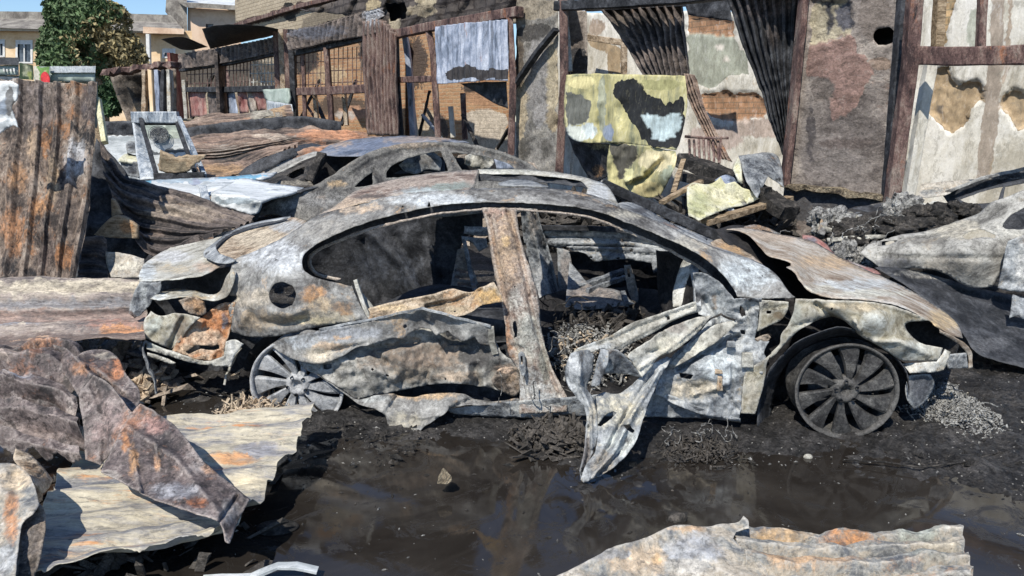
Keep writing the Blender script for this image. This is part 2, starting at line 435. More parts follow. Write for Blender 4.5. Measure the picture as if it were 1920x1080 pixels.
def brickm(name, c1, c2, mortar, sc=1.0, bw=0.25, bh=0.075, tintk=1.0, soot=0.2, horiz='wall', bump=0.6, a=50.2):
    """brickwork with the shared stain handling; bricks laid along the wall's own direction"""
    m = burnt(name, [c1, c2, c1], 3, soot=soot, speck=0.3, rough=0.92, bump=bump, fine=35, crisp=True, mottle=0.2, wr=0.2)
    nt = m.node_tree; N = nt.nodes; L = nt.links
    br = N.new('ShaderNodeTexBrick'); tc = N.new('ShaderNodeTexCoord')
    mp = N.new('ShaderNodeMapping'); mp.inputs['Rotation'].default_value = (0, 0, math.radians(a)); L.new(tc.outputs['Object'], mp.inputs[0])
    sx = N.new('ShaderNodeSeparateXYZ'); L.new(mp.outputs[0], sx.inputs[0]); cx = N.new('ShaderNodeCombineXYZ')
    L.new(sx.outputs[0], cx.inputs[0]); L.new(sx.outputs[2], cx.inputs[1])
    nz = N.new('ShaderNodeTexNoise'); nz.inputs['Scale'].default_value = 9; nz.inputs['Detail'].default_value = 3; L.new(tc.outputs['Object'], nz.inputs[0])
    ad = N.new('ShaderNodeMixRGB'); ad.blend_type = 'LINEAR_LIGHT'; ad.inputs[0].default_value = 0.03
    L.new(cx.outputs[0], ad.inputs[1]); L.new(nz.outputs[1], ad.inputs[2]); L.new(ad.outputs[0], br.inputs[0])
    br.inputs['Scale'].default_value = 1.0; br.inputs['Brick Width'].default_value = bw; br.inputs['Row Height'].default_value = bh
    br.inputs['Mortar Size'].default_value = bh*0.13; br.inputs['Mortar Smooth'].default_value = 0.3
    br.inputs['Color1'].default_value = tuple(c1)+(1,); br.inputs['Color2'].default_value = tuple(c2)+(1,); br.inputs['Mortar'].default_value = tuple(mortar)+(1,)
    cr = [n for n in N if n.type == 'VALTORGB'][0]
    mx = N.new('ShaderNodeMix'); mx.data_type = 'RGBA'; mx.inputs[0].default_value = 0.75
    for l in list(cr.outputs[0].links):
        to = l.to_socket; L.remove(l); L.new(cr.outputs[0], mx.inputs[6]); L.new(br.outputs[0], mx.inputs[7]); L.new(mx.outputs[2], to)
    bp = [n for n in N if n.type == 'BUMP'][0]; old = bp.inputs['Height'].links[0].from_socket
    q = N.new('ShaderNodeMath'); q.operation = 'MULTIPLY_ADD'; L.new(br.outputs['Fac'], q.inputs[0]); q.inputs[1].default_value = -1.2; L.new(old, q.inputs[2])
    L.new(q.outputs[0], bp.inputs['Height'])
    return m
ASH = [(0.06, 0.058, 0.056), (0.16, 0.158, 0.154), (0.275, 0.275, 0.265), (0.40, 0.40, 0.385)]
RUST = (0.33, 0.15, 0.06); ORANGE = (0.36, 0.165, 0.07); TAN = (0.42, 0.34, 0.23); BLACK = (0.016, 0.016, 0.018)
PALE = (0.50, 0.50, 0.46); BLUE = (0.30, 0.36, 0.42); CHAR = (0.03, 0.028, 0.027)
M = {}
M['ash'] = burnt('ash_metal', ASH, 5, rust=0.22, rustcol=(0.36, 0.25, 0.15), soot=0.12, bump=0.45, mottle=0.34, pos=(0.37, 0.63))
M['ashblue'] = burnt('blue_ash_metal', [(0.06, 0.063, 0.07), (0.19, 0.205, 0.22), (0.33, 0.35, 0.365), (0.47, 0.485, 0.48)], 6, rust=0.12, rustcol=(0.33, 0.27, 0.18), soot=0.14, bump=0.5, mottle=0.34, pos=(0.37, 0.63))
M['pale'] = burnt('pale_ash_metal', [(0.12, 0.115, 0.10), (0.33, 0.32, 0.28), (0.48, 0.475, 0.43), (0.56, 0.56, 0.53)], 5, rust=0.18, rustcol=(0.38, 0.29, 0.17), soot=0.10, bump=0.45, mottle=0.34, pos=(0.37, 0.63))
M['tan'] = burnt('tan_scorched_metal', [(0.10, 0.075, 0.05), (0.26, 0.20, 0.14), (0.42, 0.34, 0.25), (0.52, 0.44, 0.34)], 7, rust=0.3, rustcol=(0.36, 0.22, 0.12), soot=0.08, speck=0.5, fine=90, bump=0.5)
M['brown'] = burnt('brown_speckled_metal', [(0.035, 0.03, 0.025), (0.11, 0.09, 0.075), (0.22, 0.18, 0.145), (0.33, 0.28, 0.23)], 6, rust=0.15, rustcol=(0.25, 0.18, 0.12), soot=0.2, speck=0.6, fine=85, bump=0.6)
M['rustp'] = burnt('rusty_plate', [(0.10, 0.05, 0.03), (0.28, 0.13, 0.07), (0.40, 0.22, 0.12), (0.48, 0.38, 0.28)], 6, rust=0.35, rustcol=ORANGE, soot=0.2, speck=0.5, bump=0.6)
M['fender'] = burnt('scorched_olive_metal', [(0.16, 0.135, 0.09), (0.30, 0.275, 0.205), (0.40, 0.385, 0.32), (0.47, 0.46, 0.42)], 3.5, rust=0.12, rustcol=(0.33, 0.25, 0.15), soot=0.08, speck=0.2, bump=0.3)
M['hood'] = burnt('streaked_hood_metal', [(0.20, 0.15, 0.11), (0.33, 0.275, 0.22), (0.43, 0.39, 0.335), (0.50, 0.48, 0.45)], 3.0, streak=(1.0, 1.8, 1.4), rust=0.15, rustcol=(0.38, 0.24, 0.13), soot=0.0, speck=0.35, bump=0.25, mottle=0.45, wr=0.1)
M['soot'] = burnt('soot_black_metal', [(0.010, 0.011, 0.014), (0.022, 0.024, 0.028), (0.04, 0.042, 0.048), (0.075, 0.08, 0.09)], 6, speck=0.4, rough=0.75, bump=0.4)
M['inner'] = burnt('grey_inner_metal', [(0.04, 0.045, 0.055), (0.10, 0.11, 0.125), (0.20, 0.215, 0.23), (0.34, 0.355, 0.36)], 6, rust=0.1, rustcol=(0.22, 0.15, 0.1), soot=0.25, bump=0.5)
M['pink'] = burnt('pinkish_rust_metal', [(0.10, 0.07, 0.06), (0.22, 0.165, 0.135), (0.34, 0.275, 0.235), (0.43, 0.39, 0.34)], 7, rust=0.12, rustcol=(0.38, 0.2, 0.1), soot=0.05, speck=0.55, fine=95, bump=0.55)
M['rim'] = burnt('scorched_wheel_metal', [(0.02, 0.02, 0.021), (0.04, 0.04, 0.041), (0.07, 0.07, 0.069), (0.12, 0.117, 0.112)], 8, soot=0.15, speck=0.5, fine=110, rough=0.7, bump=0.4)
M['rimpale'] = burnt('pale_wheel_metal', [(0.13, 0.14, 0.155), (0.24, 0.255, 0.275), (0.36, 0.375, 0.39), (0.44, 0.45, 0.46)], 6, soot=0.08, speck=0.3, fine=110, rough=0.7, bump=0.3)
M['rustsheet'] = burnt('rusty_corrugated_steel', [(0.035, 0.028, 0.026), (0.10, 0.078, 0.066), (0.19, 0.145, 0.115), (0.31, 0.26, 0.215)], 3.4, streak=(1.6, 1.6, 0.7), rust=0.22, rustcol=(0.28, 0.135, 0.06), soot=0.28, speck=0.4, bump=0.5, mottle=0.8)
M['purple'] = burnt('heat_purpled_steel', [(0.032, 0.027, 0.027), (0.088, 0.07, 0.067), (0.16, 0.128, 0.12), (0.32, 0.28, 0.26)], 3.2, rust=0.12, rustcol=(0.30, 0.15, 0.09), soot=0.18, speck=0.5, fine=75, bump=0.7, rough=0.6, spec=0.5, mottle=0.7)
M['cream'] = burnt('cream_galvanised_steel', [(0.13, 0.14, 0.165), (0.29, 0.28, 0.265), (0.44, 0.40, 0.31), (0.53, 0.49, 0.385)], 1.9, streak=(0.6, 3.6, 3.4), rust=0.22, rustcol=(0.50, 0.24, 0.10), soot=0.06, speck=0.15, bump=0.3)
M['mottle'] = burnt('mottled_scorched_steel', [(0.11, 0.12, 0.135), (0.25, 0.25, 0.235), (0.37, 0.325, 0.26), (0.48, 0.455, 0.41)], 4.5, rust=0.2, rustcol=(0.36, 0.22, 0.13), soot=0.10, speck=0.35, bump=0.5)
M['midsheet'] = burnt('brown_corrugated_steel', [(0.05, 0.038, 0.034), (0.13, 0.095, 0.08), (0.23, 0.16, 0.125), (0.32, 0.25, 0.20)], 1.6, streak=(0.6, 2, 3), rust=0.15, rustcol=(0.34, 0.17, 0.09), soot=0.25, speck=0.35, bump=0.4, fine=40)
M['darksheet'] = burnt('dark_corrugated_steel', [(0.022, 0.021, 0.023), (0.055, 0.048, 0.047), (0.105, 0.087, 0.08), (0.20, 0.165, 0.145)], 2.2, streak=(1, 2, 2), rust=0.12, rustcol=(0.25, 0.15, 0.09), soot=0.25, speck=0.4, bump=0.4)
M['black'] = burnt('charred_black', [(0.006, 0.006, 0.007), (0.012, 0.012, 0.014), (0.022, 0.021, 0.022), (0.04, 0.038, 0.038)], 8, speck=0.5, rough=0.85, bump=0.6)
M['fruit'] = burnt('red_fruit_print', [(.5,.05,.06),(.6,.06,.07),(.65,.08,.08)], 3, speck=.1, bump=0)
M['char'] = burnt('charred_timber', [(0.010, 0.010, 0.010), (0.02, 0.019, 0.018), (0.04, 0.037, 0.034), (0.10, 0.09, 0.08)], 12, speck=0.6, rough=0.8, bump=0.9)
M['steel'] = burnt('rusted_frame_steel', [(0.04, 0.025, 0.025), (0.10, 0.06, 0.055), (0.17, 0.11, 0.095), (0.25, 0.20, 0.17)], 6, streak=(1, 1, 0.4), rust=0.15, rustcol=(0.25, 0.11, 0.06), soot=0.2, speck=0.5, fine=60, bump=0.4)
M['bluesheet'] = burnt('blue_galvanised_steel', [(0.09, 0.11, 0.15), (0.20, 0.24, 0.32), (0.33, 0.37, 0.46), (0.46, 0.50, 0.58)], 2.0, streak=(3, 3, 0.6), rust=0.05, soot=0.05, speck=0.25, bump=0.2, rough=0.5, spec=0.5, crisp=True, mottle=0.15, wr=0.25)
M['yellow'] = burnt('yellow_panel_paint', [(0.20, 0.21, 0.14), (0.36, 0.34, 0.19), (0.48, 0.44, 0.22), (0.54, 0.51, 0.34)], 1.8, streak=(2.2, 2.2, 0.5), rust=0.0, soot=0.03, speck=0.12, bump=0.15, rough=0.75, spec=0.15, crisp=True, mottle=0.15, wr=0.25)
M['plaster'] = burnt('grey_sooty_plaster', [(0.10, 0.085, 0.078), (0.185, 0.16, 0.145), (0.26, 0.228, 0.205), (0.34, 0.30, 0.265)], 1.6, streak=(1, 1, 1.8), rust=0.06, rustcol=(0.2, 0.13, 0.1), soot=0.12, speck=0.35, fine=45, rough=0.95, bump=0.6, bumpd=0.02, crisp=True, mottle=0.5, wr=0.25)
M['colplaster'] = burnt('rough_column_plaster', [(0.10, 0.095, 0.085), (0.18, 0.17, 0.155), (0.26, 0.25, 0.23), (0.34, 0.32, 0.28)], 2.4, rust=0.05, soot=0.08, speck=0.35, fine=40, rough=0.95, bump=0.7, bumpd=0.02, crisp=True, mottle=0.5, wr=0.25)
M['stone'] = burnt('rubble_stone', [(0.06, 0.05, 0.04), (0.20, 0.16, 0.11), (0.36, 0.30, 0.21), (0.46, 0.40, 0.29)], 9, soot=0.25, speck=0.5, fine=30, rough=0.95, bump=1.0, bumpd=0.04)
M['white'] = burnt('peeling_white_plaster', [(0.44, 0.41, 0.34), (0.58, 0.56, 0.50), (0.68, 0.665, 0.61), (0.74, 0.73, 0.69)], 1.8, streak=(1, 1, 0.45), rust=0.07, rustcol=(0.36, 0.25, 0.13), soot=0.0, speck=0.12, fine=40, rough=0.95, bump=0.35, crisp=True, mottle=0.4, tbrick=True, wr=0.25)
M['plankbrown'] = burnt('singed_wood', [(0.10, 0.07, 0.04), (0.22, 0.16, 0.10), (0.34, 0.26, 0.17), (0.42, 0.33, 0.23)], 5, streak=(1, 6, 6), soot=0.2, speck=0.3, bump=0.5)
M['whitemetal'] = burnt('white_enamel', [(0.34, 0.37, 0.38), (0.52, 0.55, 0.56), (0.64, 0.67, 0.68), (0.72, 0.75, 0.76)], 2.2, streak=(1, 3, 3), soot=0.10, sootcol=(0.12, 0.13, 0.15), speck=0.12, rough=0.45, spec=0.5, bump=0.15, crisp=True, mottle=0.15, wr=0.25)
M['alu'] = burnt('blue_grey_aluminium', [(0.10, 0.13, 0.17), (0.22, 0.26, 0.31), (0.36, 0.40, 0.44), (0.50, 0.53, 0.55)], 7, streak=(2, 2, 0.6), soot=0.1, speck=0.3, rough=0.5, spec=0.5, bump=0.2)
M['brick'] = brickm('orange_brick', (0.33, 0.17, 0.09), (0.44, 0.28, 0.16), (0.40, 0.32, 0.22), soot=0.12)
M['bandsheet'] = burnt('dull_banded_steel', [(.10,.09,.09),(.19,.165,.155),(.29,.245,.22),(.40,.35,.30)], 4, streak=(.6,2,2), rust=.12, rustcol=(.30,.17,.11), soot=.1, speck=.3)
M['wing2'] = burnt('sooty_grey_body', [(.03,.03,.032),(.072,.071,.07),(.125,.122,.116),(.21,.205,.19)], 6, rust=.12, rustcol=(.24,.17,.11), soot=.12, speck=.45, fine=80)
M['roof2'] = burnt('blue_grey_roof', [(.045,.058,.085),(.085,.11,.16),(.14,.17,.23),(.24,.25,.28)], 3, rust=.1, rustcol=(.28,.2,.14), soot=.08, speck=.25)
M['wing3'] = burnt('bare_grey_wing_metal', [(.10, .097, .09), (.20, .195, .18), (.31, .305, .28), (.40, .395, .37)], 4, rust=.1, rustcol=(.3, .24, .16), soot=.1, speck=.3)
M['block'] = brickm('pale_limestone_blocks', (0.34, 0.29, 0.21), (0.42, 0.36, 0.27), (0.25, 0.20, 0.15), bw=0.30, bh=0.11, soot=0.10)
M['sootblock'] = brickm('sooty_blocks', (0.05, 0.045, 0.045), (0.10, 0.085, 0.075), (0.03, 0.025, 0.025), bw=0.32, bh=0.16, soot=0.3)
M['ochre'] = burnt('ochre_render', [(0.60, 0.42, 0.25), (0.68, 0.50, 0.31), (0.72, 0.54, 0.35), (0.75, 0.59, 0.40)], 0.8, soot=0.0, speck=0.06, fine=8, rough=0.95, bump=0.1, mottle=0, wr=0)
M['peach'] = burnt('peach_render', [(0.50, 0.35, 0.25), (0.60, 0.44, 0.32), (0.64, 0.49, 0.37), (0.68, 0.53, 0.41)], 0.8, soot=0.0, speck=0.06, fine=8, rough=0.95, bump=0.1, mottle=0, wr=0)
M['rooftile'] = burnt('grey_roof_slates', [(0.12, 0.11, 0.10), (0.18, 0.165, 0.15), (0.24, 0.225, 0.20), (0.30, 0.28, 0.25)], 1.5, speck=0.25, fine=14, rough=0.95, bump=0.4, mottle=0, wr=0)
M['glassdark'] = burnt('dark_window_glass', [(0.02, 0.025, 0.035), (0.04, 0.05, 0.07), (0.06, 0.08, 0.11), (0.10, 0.12, 0.15)], 3, speck=0.1, rough=0.15, spec=0.6, bump=0, mottle=0, wr=0)
M['trim'] = burnt('white_trim', [(0.5, 0.5, 0.48), (0.6, 0.6, 0.58), (0.66, 0.66, 0.64), (0.7, 0.7, 0.68)], 3, speck=0.1, bump=0.1, mottle=0, wr=0)
M['greygreen'] = burnt('grey_green_fascia', [(0.22, 0.27, 0.24), (0.30, 0.36, 0.32), (0.36, 0.42, 0.38), (0.42, 0.48, 0.44)], 2, speck=0.1, rough=0.5, bump=0.1, crisp=True, mottle=0.15, wr=0.25)
M['redpaint'] = burnt('faded_red_paint', [(0.16, 0.05, 0.05), (0.26, 0.10, 0.09), (0.34, 0.17, 0.15), (0.40, 0.26, 0.23)], 2.5, streak=(2, 2, 0.6), rust=0.1, soot=0.2, speck=0.3, bump=0.3)
M['foam'] = burnt('yellow_foam', [(0.36, 0.36, 0.22), (0.52, 0.50, 0.31), (0.60, 0.58, 0.38), (0.64, 0.63, 0.50)], 4, soot=0.08, speck=0.2, rough=0.9, bump=0.5)
M['clinker'] = burnt('melted_clinker', [(0.05, 0.05, 0.05), (0.20, 0.20, 0.195), (0.38, 0.375, 0.36), (0.55, 0.55, 0.52)], 16, soot=0.3, speck=0.6, fine=70, rough=0.7, bump=1.0, bumpd=0.02)
# ================================================================ the main burnt-out saloon
car = thing('burnt_car', 'ash-grey burnt-out saloon with crushed doors and a bent front door dipping into the puddle', 'car', (0.25, 4.65, 0))
def cp(name, mat, pts, d=0.0, **k): return panel(name, car, M[mat], pts, CF, d, **k)
# side frame: rear quarter, C-pillar, roof rail, A-pillar base
cp('side_frame', 'ash', [(440,487,.22),(480,470,.28),(530,445,.33),(565,422,.36),(600,402,.38),(650,388,.38),(700,375,.38),(750,365,.38),(800,359,.38),(850,357,.38),
   (900,355,.38),(1000,356,.38),(1080,364,.38),(1130,378,.36),(1200,402,.32),(1250,422,.30),(1290,442,.27),(1340,465,.24),(1390,483,.22),(1442,505,.18),(1462,522,.12),(1478,545,.06),(1492,557,.02),
   (1440,559,.01),(1383,556,.02),(1376,541,.03),(1358,517,.05),(1335,494,.07),(1300,470,.10),(1240,442,.15),(1180,418,.19),(1130,399,.21),(1080,388,.23),(980,380,.25),(870,380,.25),(800,389,.24),
   (740,402,.22),(700,413,.20),(650,430,.17),(600,454,.12),(574,472,.09),(566,490,.06),(572,508,.04),(598,522,.03),(660,537,.02),(672,565,.0),(690,600,.0),(640,606,.0),(600,612,-.01),
   (560,622,-.01),(520,630,.0),(470,632,.03),(430,622,.08),(432,600,.08),(430,575,.08),(444,556,.10),(424,552,.14),(420,540,.15),(432,508,.18)],
   ctrl=[(520,500,.02),(560,540,-.03),(480,520,.08),(470,590,.0),(620,570,-.02)], step=4.5, amp=.006, fr=8,
   holes=[[(529-25,553),(512,535),(529,529),(548,535),(555,553),(548,572),(531,578),(512,571)],
          [(803,377),(806,381),(808,388),(802,388)],[(754,385),(757,388),(756,396),(752,396)],[(1428,514),(1431,516),(1429,519)],[(516,484),(519,486),(516,488)]],
   creases=[([(455,575),(485,602),(530,610),(575,598)],9,.035),([(505,585),(540,592),(570,580)],10,-.025),([(430,620),(440,560)],8,.03),
            ([(446,560),(500,556)],6,.02),([(588,505),(640,555),(672,595)],9,-.02),([(600,520),(650,560),(668,590)],7,.015),([(1383,545),(1370,520),(1340,490)],7,.02),
            ([(440,500),(500,478),(560,440),(620,410)],8,-.02),([(450,530),(500,500),(560,470)],12,-.02),([(1400,540),(1480,552)],6,.012),([(470,560),(450,610)],14,-.03)],
   paint=[('b',655,392,70,9,(.40,.33,.26)),('b',820,375,90,14,(.42,.46,.49)),('b',520,480,60,30,(.42,.45,.48)),('b',1400,515,60,34,(.42,.47,.50)),('b',470,560,60,20,(.34,.31,.26)),
          ('b',590,555,26,22,(.38,.22,.11)),('b',600,570,30,20,(.45,.36,.25)),('b',610,590,60,16,(.40,.36,.28),.8),('b',620,430,70,26,(.25,.245,.23),.8),('b',1190,400,60,12,(.30,.29,.25)),
          ('b',480,600,40,24,(.26,.21,.15),.9),('b',530,600,60,16,(.33,.27,.19),.8),('b',640,580,30,16,(.36,.23,.13),.8),('b',660,450,60,14,(.30,.25,.20),.7),('b',1300,455,50,14,(.34,.33,.29)),('b',590,600,60,10,(.45,.40,.28))])
cp('door_channel', 'soot', [(572,470),(600,452),(650,428),(700,411),(740,400),(800,387),(870,378),(980,378),(1080,386),(1130,397),(1180,416),(1240,440),(1300,468),(1335,492),(1362,520),(1384,556),
   (1372,556),(1355,538),(1330,513),(1300,492),(1250,465),(1190,438),(1130,414),(1080,401),(980,390),(905,390),(830,398),(760,412),(700,425),(650,441),(600,464),(582,478),(578,500),(600,517),(590,520),(570,505),(566,488)],
   d=.29, step=5, amp=.003)
cp('door_lip', 'pink', [(578,478),(600,463),(650,443),(700,425),(760,411),(830,398),(905,390),(905,394),(830,402),(760,416),(700,431),(650,449),(602,469),(586,482),(583,496),(598,512),(640,522),(636,527),(596,518),(578,500)],
   d=.24, step=4, amp=.003, jag=.7)
cp('door_lip', 'pink', [(965,390),(1080,401),(1130,413),(1190,437),(1250,464),(1300,491),(1330,512),(1355,538),(1350,541),(1326,517),(1296,495),(1246,468),(1186,441),(1128,417),(1080,405),(965,394)],
   d=.24, step=4, amp=.003, jag=.7)
# rear end
cp('trunk_lid', 'pale', [(262,527,.22),(262,512,.35),(275,491,.75),(318,465,1.15),(355,449,1.35),(398,440,1.42),(440,430,1.4),(430,452,1.1),(392,470,.8),(392,485,.55),(412,500,.3),(386,514,.18),(350,521,.17),(300,526,.18)],
   ctrl=[(340,490,.65),(300,505,.5),(370,500,.4)], step=4.5, amp=.010, fr=7, paint=[('b',275,510,18,22,(.48,.53,.56)),('b',320,480,40,12,(.46,.48,.50)),('b',330,505,50,10,(.40,.33,.22),.7),('b',390,500,30,10,(.42,.33,.26))],
   creases=[([(300,505),(400,470)],6,-.01),([(310,514),(390,490)],5,.012)])
cp('rear_window_trim', 'ashblue', [(545,406,1.0),(520,409,1.05),(470,419,1.1),(430,436,1.0),(400,456,.8),(383,470,.65),(382,481,.5),(404,492,.3),(428,494,.2),(443,487,.18),(430,482,.25),(412,475,.4),(405,466,.55),(408,455,.7),(440,434,.95),(480,420,1.05),(530,411,1.0)],
   step=3.5, amp=.004, jag=.4)
cp('parcel_shelf', 'tan', [(408,468,.62),(440,440,.98),(490,422,1.15),(545,408,1.1),(575,414,.6),(560,428,.42),(530,448,.36),(480,472,.3),(442,488,.25),(416,478,.42)], step=4, amp=.012, fr=12,
   paint=[('b',480,445,60,20,(.52,.46,.36)),('b',540,425,40,12,(.40,.43,.45))])
cp('rear_window_gap', 'soot', [(404,472,.75),(408,450,1.0),(450,425,1.25),(545,404,1.2),(545,413,1.0),(490,425,1.1),(440,444,.95),(415,465,.66)], step=5, amp=.004)
cp('rear_cavity_backing', 'soot', [(262,527),(300,520),(430,500),(450,560),(470,640),(600,620),(600,700),(560,770),(420,760),(290,745),(270,660),(262,600)], d=.55, step=9, amp=.02, fr=5)  # soot-black backing sheet: darkness inside the open tail put into colour
cp('lamp_bracket', 'inner', [(262,529),(285,530),(302,527),(300,545),(288,560),(276,578),(266,588),(252,597),(242,588),(244,572),(252,548)], d=.18, step=3.5, amp=.012, fr=18,
   paint=[('b',270,560,9,30,(.42,.45,.46)),('b',248,590,8,8,(.06,.03,.02))])
cp('rear_shelf', 'pale', [(281,560,.1),(300,549,.22),(330,541,.3),(362,544,.25),(392,552,.15),(412,546,.12),(424,520,.12),(436,502,.14),(440,520,.1),(428,552,.08),(408,562,.06),(385,562,.05),(360,555,.08),(320,560,.08),(296,562,.08)],
   step=3.5, amp=.01, fr=18, creases=[([(296,556),(340,550),(395,558)],4,.03)], paint=[('b',420,540,14,26,(.22,.19,.15)),('b',300,555,20,5,(.50,.55,.57))])
cp('bumper_beam', 'brown', [(335,563),(362,556),(384,566),(388,585),(376,592),(350,584)], d=.06, step=3.5, amp=.02, fr=20, paint=[('b',370,572,20,16,(.36,.22,.12))])
cp('bumper_corner', 'fender', [(270,604,.03),(283,583,.06),(300,592,.05),(330,588,.05),(376,594,.0),(352,618,.02),(338,640,.03),(320,654,.05),(300,646,.03),(272,633,.02)], step=3.5, amp=.014, fr=12,
   creases=[([(345,596),(318,650)],9,.035)], paint=[('b',340,612,14,34,(.16,.13,.10)),('b',290,610,16,16,(.36,.39,.36))])
cp('bumper_plate', 'rustp', [(440,567,.1),(432,620,.06),(424,640,.02),(418,672,.0),(380,676,.0),(322,658,.03),(332,640,.03),(352,615,.04),(385,590,.09),(412,570,.12)], step=3.5, amp=.022, fr=14,
   holes=[[(362,650),(372,647),(400,649),(410,646),(412,654),(396,657),(378,654),(366,658),(352,664),(348,660)]], paint=[('b',400,600,30,20,(.36,.16,.07)),('b',385,640,40,20,(.46,.36,.27)),('b',350,655,20,12,(.42,.33,.24)),('b',420,600,10,16,(.10,.12,.16))])
cp('bumper_valance', 'pale', [(270,636,.03),(300,650,.01),(330,660,-.01),(380,677,-.02),(420,668,-.02),(424,640,.0),(440,636,.02),(457,645,.03),(440,668,.0),(432,688,-.02),(400,686,-.03),(350,678,-.03),(305,664,.0),(275,654,.02)], step=3.5,
   amp=.012, fr=14, creases=[([(272,640),(320,662),(400,680)],5,-.02)], paint=[('b',290,648,24,8,(.40,.44,.41))])
cp('valance_edge', 'pale', [(276,661),(300,668),(330,680),(320,683),(296,675),(276,667)], d=0, step=3, amp=.004)
beam('hanging_cable', car, M['ashblue'], [(272,640,.02),(270,670,.0),(276,690,.0),(288,712,.0),(292,735,.02)], .012, .012, CF, seg=.02, rough=.012)
beam('hanging_strut', car, M['fender'], [(448,652,.1),(430,690,.08),(420,722,.06)], .03, .012, CF, seg=.02, rough=.01)
beam('hanging_strut', car, M['tan'], [(456,690,.2),(428,712,.18)], .02, .01, CF, seg=.02, rough=.008)
# rear door
REC = [(556,668,.05),(640,640,.06),(700,628,.10),(800,600,.12),(905,612,.12),(925,632,.10),(940,660,.06),(966,684,.03),(973,720,.03),(968,742,.03),(900,724,.05),(820,720,.05),(745,733,.03),(700,742,.0),(668,748,-.03),(640,730,-.02),(600,705,0),(568,690,.02)]
cp('rear_door', 'wing3', REC, step=3.6, amp=.020, fr=9, fine=.5, holes=[[(697,689),(702,692),(699,696),(695,693)],[(724,701),(730,703),(728,708),(723,705)],[(833,708),(838,710),(834,714)],[(606,683),(622,682),(622,690),(612,693),(606,690)]],
   ctrl=[(760,670,-.02),(850,660,.13),(700,700,-.05),(620,690,-.04),(880,700,-.02),(930,700,.09)],
   creases=[([(690,655),(740,650),(780,640)],10,.05),([(725,680),(700,660)],8,.04),([(800,725),(800,700)],5,.02),([(640,700),(690,690),(740,710)],9,-.02),([(890,690),(896,720)],14,.08)],
   paint=[('b',790,670,110,34,(.22,.17,.13)),('b',780,700,60,20,(.33,.28,.22)),('b',850,705,60,10,(.38,.31,.24)),('b',890,665,50,26,(.035,.033,.035)),('b',860,640,60,12,(.06,.055,.05)),('b',945,695,20,14,(.42,.33,.26)),('b',600,672,40,16,(.42,.42,.40))])
cp('rear_door_skin', 'ash', [(505,648,.02),(530,634,.0),(560,627,-.01),(600,619,-.02),(650,607,-.02),(700,600,-.02),(740,590,-.02),(790,579,-.02),(850,592,-.01),(900,606,.0),(921,614,.02),(922,650,.05),(900,644,.04),(890,632,.03),
   (870,640,.0),(856,634,.02),(840,620,.03),(818,628,-.03),(806,617,.02),(785,616,.02),(768,624,.0),(755,634,-.03),(735,634,-.02),(700,646,-.05),(670,650,-.06),(640,668,-.07),(600,682,-.08),(556,676,-.06),(528,662,-.02)], step=3.8, amp=.010, fr=8,
   holes=[[(757,609),(762,609),(763,613),(759,616),(756,614)]],
   creases=[([(795,585),(822,628)],10,.035),([(560,650),(700,640)],14,-.02),([(520,640),(700,602)],4,-.012),([(600,664),(690,642)],5,.02)],
   paint=[('b',640,625,90,14,(.24,.26,.29)),('b',620,650,40,8,(.46,.36,.26)),('b',745,600,40,8,(.34,.26,.18),.8),('b',600,665,30,16,(.52,.47,.38)),('b',640,633,30,5,(.42,.30,.2)),('b',560,640,40,14,(.30,.33,.36)),('b',800,600,40,16,(.13,.13,.13),.9)])
beam('rear_door_edge', car, M['pale'], [(921,612,.02),(923,640,.03),(929,662,.05)], .018, .03, CF, seg=.03)
beam('rear_door_edge', car, M['ashblue'], [(600,618,-.03),(700,598,-.03),(792,578,-.03),(920,612,.01)], .012, .012, CF, seg=.03, rough=.004)
cp('rear_door_flap', 'ash', [(590,700,-.02),(640,730,-.04),(670,749,-.05),(700,742,-.05),(735,738,-.04),(748,742,-.03),(775,744,-.04),(820,737,-.04),(868,738,-.03),(888,748,-.02),(930,752,.0),(972,746,.0),(974,752,.0),(900,760,-.04),(880,758,-.05),(846,765,-.09),
   (832,776,-.12),(800,797,-.14),(778,814,-.15),(733,817,-.14),(728,800,-.13),(722,780,-.12),(700,766,-.10),(672,757,-.08),(640,733,-.05)], step=3.8, amp=.016, fr=9,
   creases=[([(720,780),(745,742)],6,.03),([(846,765),(880,750),(920,752)],6,.03),([(760,775),(790,783),(820,778)],5,-.02)],
   paint=[('b',800,742,60,8,(.48,.35,.22)),('b',760,790,40,20,(.36,.34,.28),.8),('b',700,748,40,7,(.42,.45,.45))])
cp('rear_door_hinge_fold', 'brown', [(920,712,.0),(938,690,-.02),(966,688,-.02),(974,700,-.01),(974,738,.0),(960,744,.0),(930,728,.02)], step=3.5, amp=.02, fr=16, paint=[('b',948,694,16,10,(.48,.36,.27))])
cp('door_void', 'soot', [(600,640),(700,600),(800,585),(945,600),(975,700),(975,770),(760,770),(690,755),(620,700)], d=.16, step=9, amp=.01)
